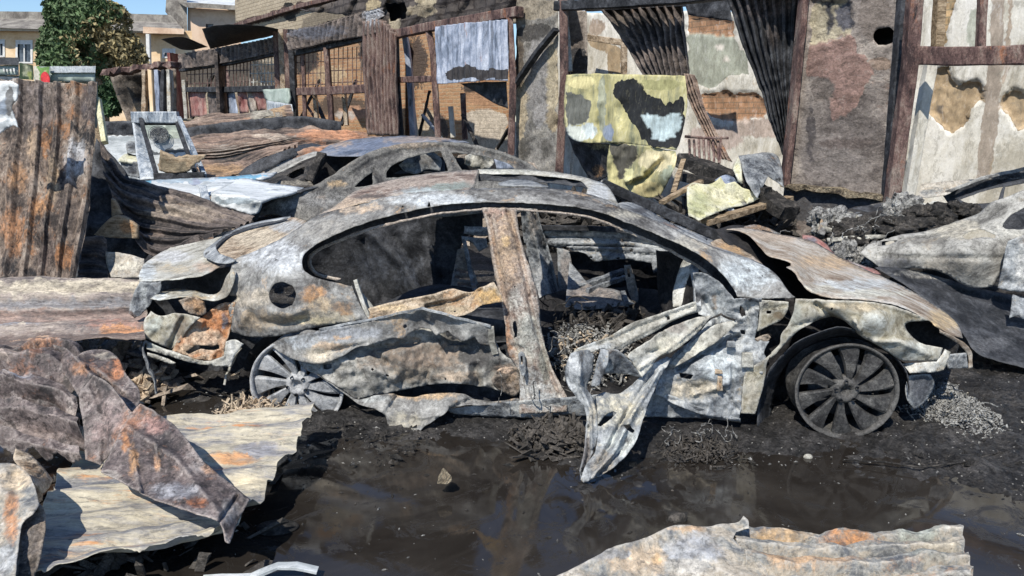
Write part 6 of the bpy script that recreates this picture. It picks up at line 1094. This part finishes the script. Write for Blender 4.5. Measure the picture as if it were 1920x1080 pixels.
tag(panel('sooty_or_shaded_sheet', None, M['soot'], [(1640,502,5.3),(1660,500,5.35),(1720,508,5.4),(1800,530,5.4),(1860,545,5.4),(1990,570,5.4),(2000,720,4.3),(1920,690,4.45),(1870,676,4.5),(1830,660,4.55),(1796,612,4.8),(1740,565,5.0),(1690,530,5.15)], YF, 5, step=6, amp=.03, fr=4,
    creases=[([(1700,520),(1800,548),(1990,590)],8,.05)], paint=[('b',1720,512,70,5,(.20,.20,.19)),('b',1850,645,60,14,(.10,.105,.115),.9),('b',1760,520,60,4,(.25,.24,.22))]), 'large soot-black panel lying between the nearer hood and the third car', 'metal sheet')
tag(panel('hanging_scrap', None, M['ashblue'], [(1900,552,5.0),(1925,560,5.0),(1990,562,5.0),(1990,612,4.95),(1925,600,4.95),(1908,592,4.95),(1892,596,4.95)], YF, 5, step=4, amp=.03, fr=10), 'ragged pale scrap hanging under the third car door', 'scrap')
tag(panel('scorched_board', None, M['mottle'], [(1728,345,7.0),(1800,338,7.0),(1848,336,7.0),(1800,352,6.9),(1772,366,6.8),(1720,372,6.9)], YF, 7, step=5, amp=.02), 'stacked pale strips behind the windscreen header of the third car', 'board')
# ================================================================ left side: leaning sheet and the piled sheets
tag(corr('corrugated_sheet', None, M['rustsheet'], [[(-20,145,5.2),(60,150,5.2),(120,152,5.2),(182,153,5.2)],[(-28,270,5.0),(50,272,5.0),(120,272,5.05),(178,270,5.0)],[(-36,400,4.85),(40,402,4.8),(100,402,4.8),(165,400,4.85)],[(-44,524,4.68),(30,524,4.66),(90,524,4.68),(141,524,4.68)]], YF, n=5.5, amp=.011, cr=.022, fr=1.6, jag=.012, nu=300, nv=240, trap=2.6, rib=.45,
    paint=[('p',[(148,158),(180,160),(180,235),(168,230),(152,225),(146,200)],(.055,.05,.055),5,.95),('b',25,180,18,30,(.50,.52,.52),.9),('b',60,200,60,60,(.15,.13,.125),.8),('b',100,330,14,60,(.35,.27,.18),.8),('b',20,430,24,50,(.32,.165,.085),.9),('b',120,480,22,26,(.36,.17,.075)),('b',80,390,22,20,(.36,.20,.10)),('b',140,300,24,40,(.32,.33,.35),.8),('b',60,270,14,60,(.32,.24,.17),.8),('b',90,480,24,30,(.12,.09,.08),.8),('b',30,330,20,30,(.33,.19,.10),.8)]),
    'tall rust-streaked corrugated sheet leaning upright at the left', 'metal sheet')
tag(panel('enamel_scrap', None, M['whitemetal'], [(-20,150,4.6),(14,152,4.6),(34,160,4.6),(32,185,4.6),(22,205,4.6),(34,238,4.6),(20,236,4.6),(0,250,4.6),(-20,250,4.6)], YF, 4.6, step=4, amp=.02, jag=2.5, paint=[('b',8,200,16,14,(.30,.35,.42)),('b',18,190,8,30,(.20,.20,.20))]), 'torn white and blue scrap at the upper left edge of the leaning sheet', 'scrap')
tag(corr('corrugated_sheet', None, M['darksheet'], [[(182,262,5.7),(222,318,5.6),(275,345,5.6),(340,362,5.6),(410,388,5.6),(480,412,5.6)],[(196,330,5.5),(240,370,5.4),(290,385,5.4),(350,402,5.4),(410,420,5.4),(455,428,5.4)],[(225,400,5.3),(262,430,5.3),(300,440,5.3),(340,446,5.3),(380,446,5.3),(420,442,5.3)],[(262,456,5.2),(282,478,5.2),(305,486,5.2),(330,480,5.2),(350,466,5.2),(372,452,5.2)]], YF, n=7, across='v', amp=.022, cr=.035, fr=2, nu=240, nv=150,
    paint=[('b',330,400,70,14,(.27,.23,.19)),('b',300,375,60,6,(.22,.18,.15)),('b',380,410,40,8,(.30,.25,.21)),('b',280,440,40,8,(.20,.16,.14))]), 'sagging dark corrugated sheet slung between the leaning sheet and the trunk', 'metal sheet')
tag(panel('sooty_or_shaded_sheet', None, M['soot'], [(180,260,5.8),(240,330,5.8),(290,460,5.6),(250,520,5.5),(140,530,5.4),(160,400,5.6)], YF, 5.6, step=8, amp=.03), 'upright sheet coloured black as the shade behind the leaning rusty one', 'metal sheet')  # black puts the shade behind the leaning sheet into the colour
tag(panel('board_scrap', None, M['plankbrown'], [(176,440),(208,408),(232,406),(258,424),(257,447),(196,445)], YF, 5.15, step=4, amp=.01, thick=.03, paint=[('b',238,425,16,12,(.46,.25,.12))]), 'brown gable-shaped board end in the dark gap', 'board')
tag(panel('board_scrap', None, M['plankbrown'], [(208,372),(213,375),(228,402),(210,408)], YF, 5.2, step=4, amp=.01, thick=.02), 'small upright splinter above the brown board end', 'board')
tag(corr('corrugated_sheet', None, M['darksheet'], [[(158,445,5.1),(190,442,5.1),(200,450,5.1)],[(150,490,5.0),(180,490,5.0),(200,495,5.0)],[(145,522,4.9),(180,520,4.9),(205,522,4.9)]], YF, n=4, across='v', amp=.012, cr=.01, nu=60, nv=50), 'small ribbed grey offcut at the foot of the leaning sheet', 'metal sheet')
tag(panel('enamel_scrap', None, M['mottle'], [(198,472,5.0),(240,476,5.0),(270,485,5.0),(272,520,4.9),(208,520,4.9),(200,495,5.0)], YF, 5, step=5, amp=.02, paint=[('b',240,500,30,10,(.55,.53,.46))]), 'pale flat offcut between the leaning sheet and the trunk', 'scrap')
tag(corr('corrugated_sheet', None, M['bandsheet'], [[(-60,522,4.62),(60,524,4.62),(160,524,4.62),(270,522,4.62)],[(-60,560,4.42),(60,560,4.42),(160,560,4.42),(275,556,4.42)],[(-60,600,4.3),(60,604,4.3),(160,600,4.3),(278,592,4.3)],[(-60,655,3.95),(60,652,3.95),(160,648,3.95),(275,640,3.95)]], YF, n=4.5, across='v', amp=.03, cr=.02, fr=1.6, nu=240, nv=150, trap=1.4,
    paint=[('p',[(-60,530),(280,526),(280,550),(-60,556)],(.46,.42,.34),4),('p',[(-60,562),(280,556),(280,578),(-60,580)],(.19,.195,.21),4),('p',[(-60,584),(280,580),(280,606),(-60,604)],(.24,.18,.16),4),('p',[(-60,622),(280,620),(280,660),(-60,660)],(.13,.10,.09),5),('b',200,600,80,20,(.26,.15,.12),.9),('b',40,600,60,10,(.26,.28,.32),.9),('b',230,620,50,14,(.40,.20,.10)),('b',60,635,80,12,(.36,.25,.18)),('b',200,645,80,10,(.20,.15,.13),.9),('b',40,605,12,6,(.55,.50,.42))]),
    'flat corrugated sheet with a cream rib under the leaning sheet', 'metal sheet')
heap('ash_debris', 'brown', 60, 560, 260, 60, 3.6, 5.0, .16, 'ash and debris packed beneath the flat corrugated sheet', seed=21, n=400, size=(.03, .12))
tag(corr('corrugated_sheet', None, M['purple'], [[(-60,652,3.7),(0,654,3.7),(60,646,3.7),(108,652,3.65),(128,690,3.6)],[(-60,700,3.45),(0,700,3.45),(60,700,3.4),(105,705,3.4),(138,735,3.35)],[(-60,760,3.2),(0,760,3.2),(60,765,3.2),(110,770,3.15),(150,790,3.1)],[(-60,830,3.0),(0,838,2.98),(50,848,2.96),(110,864,2.92),(162,872,2.9)]], YF, n=4.5, across='v', amp=.04, cr=.07, fr=2.2, nu=260, nv=200,
    paint=[('b',60,720,40,10,(.30,.31,.35)),('b',20,690,50,10,(.36,.30,.26)),('b',80,800,60,14,(.24,.20,.19)),('b',70,655,40,8,(.36,.20,.12))]), 'crumpled purple-brown corrugated sheet at the left edge', 'metal sheet')
fo = thing('folded_sheet', 'rusty sheet folded into a sharp point hanging over the cream sheet', 'metal sheet', tuple(YF(250, 900, 2.75)))
def fp(name, mat, pts, **k): return panel(name, fo, M[mat], pts, YF, 3, **k)
fp('upper_fold', 'purple', [(100,646,3.45),(122,652,3.45),(140,668,3.4),(168,656,3.5),(200,656,3.5),(222,672,3.45),(236,700,3.35),(258,726,3.3),(262,750,3.2),(248,772,3.1),(226,745,3.2),(200,715,3.3),(176,704,3.3),(160,720,3.25),(148,745,3.2),(130,715,3.3),(112,690,3.4)], step=3.6, amp=.05, fr=4.5,
   creases=[([(140,668),(176,704),(246,770)],8,-.04),([(165,690),(230,740)],7,.05)], paint=[('b',200,668,30,8,(.36,.33,.28)),('b',222,690,14,20,(.40,.17,.08)),('b',150,690,20,16,(.34,.18,.10))])
fp('middle_fold', 'purple', [(148,744,3.1),(160,722,3.1),(176,704,3.12),(200,716,3.1),(226,745,3.04),(248,774,2.98),(228,815,2.92),(205,850,2.88),(190,872,2.86),(160,862,2.88),(156,800,3.0)], step=3.6, amp=.03, fr=4.5, creases=[([(170,710),(200,790),(195,865)],10,.02)], paint=[('b',210,780,24,30,(.28,.22,.21)),('b',190,810,20,20,(.24,.18,.17))])
fp('pointed_strip', 'purple', [(262,757,2.97),(284,768,2.95),(310,784,2.9),(330,800,2.86),(352,826,2.80),(376,858,2.73),(408,888,2.64),(440,912,2.58),(468,936,2.52),(458,956,2.46),(444,984,2.38),(432,1018,2.27),(424,1014,2.27),(412,979,2.32),(380,966,2.35),(330,950,2.42),(280,932,2.48),(230,905,2.56),
   (190,884,2.64),(196,868,2.74),(206,850,2.76),(224,812,2.85),(240,784,2.94)], step=3.6, amp=.035, fr=4.5, creases=[([(228,830),(250,850),(262,920)],6,-.03),([(290,830),(300,880)],5,-.02),([(412,978),(445,930)],5,.03),([(240,800),(330,860),(410,960)],10,-.02)],
   paint=[('b',250,860,10,34,(.48,.28,.14)),('b',235,830,8,20,(.45,.22,.10)),('b',295,865,8,20,(.46,.28,.17)),('b',370,940,20,12,(.48,.18,.07)),('b',400,880,20,10,(.38,.24,.16)),('b',290,800,30,20,(.30,.19,.17)),('b',330,920,50,16,(.27,.28,.31)),('b',430,960,20,26,(.24,.24,.25)),('b',210,890,16,8,(.36,.33,.30))])
tag(corr('corrugated_sheet', None, M['cream'], [[(150,800,3.35),(240,790,3.35),(325,776,3.4),(460,766,3.45),(596,754,3.5)],[(120,860,3.05),(220,850,3.1),(330,830,3.12),(450,815,3.15),(576,800,3.2)],[(85,930,2.72),(190,915,2.78),(310,900,2.82),(420,880,2.88),(540,860,2.95)],[(50,1010,2.42),(160,1000,2.48),(290,975,2.56),(390,955,2.62),(490,930,2.7)],[(20,1092,2.2),(120,1075,2.24),(230,1048,2.3),(320,1024,2.36),(398,998,2.42)]], YF, n=6.5, across='v', amp=.017, cr=.026, fr=1.4, nu=300, nv=260, jag=.04, tear=0, trap=1.3,
    paint=[('b',430,795,70,6,(.52,.22,.08)),('b',440,850,50,8,(.50,.26,.12)),('b',480,840,50,10,(.22,.23,.27)),('b',240,990,50,5,(.20,.20,.20),.7),('b',470,900,40,26,(.60,.54,.40)),('b',320,1010,70,8,(.36,.36,.36)),('p',[(125,1008),(140,1010),(152,1010),(150,1016),(130,1016)],(.01,.01,.01),1.5),('b',150,1040,60,8,(.50,.44,.34)),('b',380,960,30,10,(.52,.38,.26),.8)]),
    'long cream corrugated sheet with orange rust patches at the lower left', 'metal sheet')
heap('ash_debris', 'char', 180, 1000, 330, 60, 2.1, 3.3, .05, 'black ash under the cream corrugated sheet', seed=22, n=300, size=(.01, .05))
cn = thing('crumpled_sheet', 'crumpled cream and rust sheet corner at the lower left edge', 'metal sheet', tuple(YF(20, 1080, 2.15)))
panel('outer_face', cn, M['mottle'], [(-30,872,2.6),(20,868,2.6),(44,880,2.55),(62,905,2.48),(74,945,2.38),(60,965,2.34),(42,980,2.32),(36,1010,2.26),(26,1095,2.1),(-30,1095,2.1)], YF, 2.3, step=4.5, amp=.03, fr=6, paint=[('b',30,900,30,26,(.52,.43,.31)),('b',20,970,16,60,(.40,.20,.10)),('b',10,1050,30,30,(.34,.36,.38))])
panel('inner_face', cn, M['brown'], [(42,948,2.42),(70,938,2.42),(82,960,2.38),(84,1000,2.32),(72,1060,2.22),(60,1095,2.16),(26,1095,2.14),(36,1010,2.3)], YF, 2.3, step=4.5, amp=.02, fr=6, paint=[('b',56,1000,20,60,(.13,.12,.115),.9)])
panel('ribbed_corner', cn, M['tan'], [(28,842,2.85),(60,856,2.85),(98,900,2.75),(90,916,2.7),(80,925,2.65),(60,905,2.6),(40,880,2.7),(26,862,2.8)], YF, 2.8, step=4, amp=.01, creases=[([(60,880),(80,868)],3,.02),([(70,895),(90,880)],3,.02),([(50,868),(70,856)],3,.02)])
tag(beam('white_rail', None, M['whitemetal'], [(380,1085,2.35),(470,1082,2.36),(520,1060,2.4),(555,1062,2.4),(596,1070,2.4)], .035, .012, YF, seg=.03, rough=.002), 'thin white rail lying in the water at the bottom edge', 'rail')
# bottom right sheet
rs = thing('fallen_sheet', 'mottled rusty corrugated sheet lying at the bottom right edge', 'metal sheet', tuple(YF(1500, 1085, 2.2)*np.array([1, 1, 0])))
panel('crushed_end', rs, M['mottle'], [(1010,1095,2.12),(1060,1072,2.16),(1100,1052,2.2),(1150,1026,2.24),(1210,1008,2.3),(1258,986,2.35),(1290,984,2.36),(1325,988,2.36),(1350,982,2.36),(1382,980,2.38),(1394,968,2.38),(1402,975,2.38),(1404,990,2.36),(1380,996,2.34),(1374,1010,2.3),(1400,1035,2.24),(1430,1060,2.18),(1450,1095,2.1),(1200,1130,2.06),(1050,1130,2.06)], YF, 2.2, step=4.5, amp=.030, fr=5,
   paint=[('b',1200,1050,60,30,(.50,.40,.29)),('b',1300,1030,60,30,(.32,.34,.37)),('b',1290,1060,50,20,(.46,.45,.42)),('b',1150,1040,60,14,(.30,.31,.33)),('b',1290,992,40,6,(.48,.34,.22)),('b',1230,1050,16,20,(.48,.34,.20))])
C_ = [[(1360,992,2.42),(1480,997,2.42),(1600,1001,2.42),(1700,1004,2.42),(1802,1003,2.42)],[(1370,1022,2.32),(1480,1024,2.32),(1600,1026,2.32),(1700,1030,2.32),(1808,1030,2.32)],[(1390,1060,2.2),(1500,1062,2.2),(1600,1062,2.2),(1700,1068,2.2),(1818,1066,2.2)],[(1400,1110,2.05),(1500,1112,2.05),(1600,1112,2.05),(1700,1112,2.05),(1830,1110,2.05)]]
corr('ribbed_sheet', rs, M['mottle'], C_, YF, n=3.5, across='v', amp=.04, cr=.035, fr=2.5, nu=240, nv=130, paint=[('b',1590,1012,60,10,(.46,.22,.09)),('b',1460,1005,60,8,(.46,.32,.18)),('b',1720,1010,50,10,(.30,.33,.30)),('b',1520,1055,120,10,(.45,.30,.18)),('b',1600,1045,60,8,(.48,.44,.38)),('b',1760,1040,40,12,(.36,.33,.27)),('b',1740,1060,60,16,(.28,.30,.28))])
panel('curled_corner', rs, M['rustp'], [(1760,990,2.44),(1775,1002,2.42),(1790,1003,2.42),(1802,1010,2.4),(1810,1040,2.32),(1800,1030,2.34),(1785,1015,2.38),(1765,1000,2.42)], YF, 2.4, step=3, amp=.01)
# ================================================================ small things on the mud
def stone(name, mat, px, py, w, h, label, seed=1, cat='stone', dy=.0):
    p = G(px, py, 0)+np.array([0, dy, 0]); o = lump(name, None, mat, p+np.array([0, 0, h*.35]), (w, w*.7, h), seed, fr=6/max(w, .02)*.05, amp=.25, n=18); tag(o, label, cat, 'lumps in the mud'); return o
tag(panel('concrete_chip', None, M['stone'], [(820,906,2.98),(822,895,2.99),(831,877,3.02),(836,882,3.02),(846,892,3.0),(847,902,2.99),(838,908,2.98)], YF, 3, step=3, amp=.004, thick=.03, smooth=False), 'small pale pointed chip standing in the middle of the puddle', 'stone')
stone('mud_lump', 'char', 520, 990, .07, .012, 'flat black lump in the puddle right of the cream sheet', 3)
stone('mud_lump', 'pale', 1514, 858, .018, .012, 'tiny white chip on the mud below the front wheel', 4)
stone('mud_lump', 'char', 1272, 975, .03, .02, 'black lump at the tip of the fallen sheet', 5)
heap('ash_debris', 'clinker', 1765, 775, 90, 40, 3.5, 4.4, .08, 'heap of pale ash and melted bits right of the front wheel', seed=31, n=5500, size=(.003, .014), long=1.5)
heap('ash_debris', 'char', 1310, 815, 90, 20, 3.25, 3.6, .035, 'dark fibrous debris on the mud between door and front wheel', seed=32, n=700, size=(.003, .014), long=2.5)
heap('ash_debris', 'tan', 480, 750, 70, 20, 3.7, 4.1, .07, 'straw-coloured debris before the rear wheel', seed=33, n=400, size=(.005, .02), long=6)
heap('ash_debris', 'char', 1050, 830, 90, 40, 3.35, 3.75, .07, 'wet black debris behind the dipping door', seed=34, n=700, size=(.008, .035), long=3)
heap('ash_debris', 'clinker', 1100, 700, 120, 60, 3.9, 4.9, .36, 'grey ash heaped on the floor inside the nearer wreck', seed=35, n=3800, size=(.006, .028), long=2.5)
heap('ash_debris', 'tan', 1090, 680, 90, 60, 3.95, 4.6, .37, 'tan flakes in the ash inside the nearer wreck', seed=38, n=260, size=(.008, .03), long=2)
heap('ash_debris', 'char', 1130, 640, 130, 60, 4.1, 5.2, .42, 'charred burnt seat remains inside the nearer wreck', seed=36, n=1500, size=(.006, .05), long=3)
heap('ash_debris', 'tan', 265, 700, 40, 30, 3.9, 4.5, .12, 'tan flakes beside the rear bumper of the nearer wreck', seed=37, n=200, size=(.01, .05), long=2)
# grit strewn over the mud: nobody could count it
def grit(name, label, n, x0, x1, y0, y1, size, mat, seed):
    r = np.random.default_rng(seed); V = []; Fc = []
    X = r.uniform(x0, x1, n); Y = y0+(y1-y0)*r.uniform(0, 1, n)**1.3
    k = fbm(np.c_[X*1.3, Y*1.3, X*0], 4, seed); keep = k > -.05; X, Y = X[keep], Y[keep]
    for x, y in zip(X, Y):
        s = size*r.lognormal(0, .5); p = np.array([x, y, .001 if 'puddle' in label else .022]); a = r.uniform(0, 6.28); q = np.array([math.cos(a), math.sin(a), 0]); w = np.array([-q[1], q[0], 0]); i = len(V); l = r.uniform(.5, 2.2)
        V += [p-q*s*l, p+w*s*.6, p+q*s*l*.8, p-w*s*.5, p+np.array([0, 0, s*.8])]; Fc += [(i, i+1, i+4), (i+1, i+2, i+4), (i+2, i+3, i+4), (i+3, i, i+4)]
    o = mk(name, np.array(V), Fc, M[mat], None, smooth=False); tag(o, label, 'grit', kind='stuff')
grit('grit', 'black grit over the muddy bank round the nearer wreck', 9000, -2.2, 3.6, 3.25, 5.6, .008, 'char', 51)
grit('grit', 'pale grit speckling the muddy bank round the nearer wreck', 2200, -2.2, 3.6, 3.25, 5.6, .0045, 'clinker', 52)
grit('grit', 'pale flecks floating on the puddle', 420, -1.8, 2.4, 1.9, 3.5, .0035, 'clinker', 53)
grit('grit', 'dark flecks floating on the puddle', 500, -1.8, 2.4, 1.9, 3.5, .006, 'char', 54)
heap('ash_debris', 'pale', 1860, 770, 130, 40, 3.6, 4.3, .012, 'thin pale ash spread on the mud at the right edge', seed=39, n=1600, size=(.003, .012), long=1.5)
lump_ = [lump('melted_lump', None, 'clinker', G(x, y, .0)+np.array([0, 0, z]), (r, r*.8, r*.6), 70+i, fr=18, amp=.4, n=20) for i, (x, y, z, r) in enumerate([(1772, 745, .05, .05), (1745, 790, .03, .035)])]
tag(lump_[0], 'larger pale melted lump on the ash heap by the front wheel', 'scrap'); tag(lump_[1], 'smaller melted lump at the near edge of the ash heap', 'scrap')
def wires(name, label, px, py, d, spread, n, L, rad, mat, seed, z0=None):
    r = np.random.default_rng(seed); g = MB(); c = YF(px, py, d)
    for i in range(n):
        p = c+r.normal(0, 1, 3)*spread; v = r.normal(0, 1, 3); P_ = [p.copy()]
        for k in range(14):
            v = v*.8+r.normal(0, 1, 3)*.6; v[2] -= .05; u_ = v/np.linalg.norm(v); p = p+u_*L/14; p[2] = max(p[2], .02); P_.append(p.copy())
        g.tube(P_, rad*r.uniform(.6, 1.4), 4)
    o = g.build(name, M[mat], smooth=True); tag(o, label, 'wires', kind='stuff')
wires('burnt_wires', 'tangle of burnt wires in the front footwell of the nearer wreck', 1070, 610, 4.3, np.array([.16, .2, .06]), 26, .3, .003, 'char', 61)
wires('burnt_wires', 'pale wire ends round the foot of the middle pillar', 1030, 690, 4.0, np.array([.10, .15, .10]), 30, .25, .003, 'clinker', 62)
wires('burnt_wires', 'curled wires on the ash heap right of the front wheel', 1750, 760, 3.8, np.array([.12, .12, .05]), 30, .25, .003, 'clinker', 63)
wires('burnt_wires', 'wires over the melted engine of the third car', 1640, 430, 5.9, np.array([.3, .12, .05]), 34, .28, .0035, 'clinker', 64)
wires('burnt_wires', 'wires on the mud between the door and the front wheel', 1310, 812, 3.45, np.array([.08, .05, .01]), 12, .16, .0025, 'clinker', 65)
tag(beam('thin_cable', None, M['char'], [G(1580,862,.02), G(1660,866,.03), G(1720,876,.03), G(1800,868,.03), G(1905,840,.03)], .008, .008, world=True, round_=True), 'thin bent cable lying on the mud at the right', 'cable')
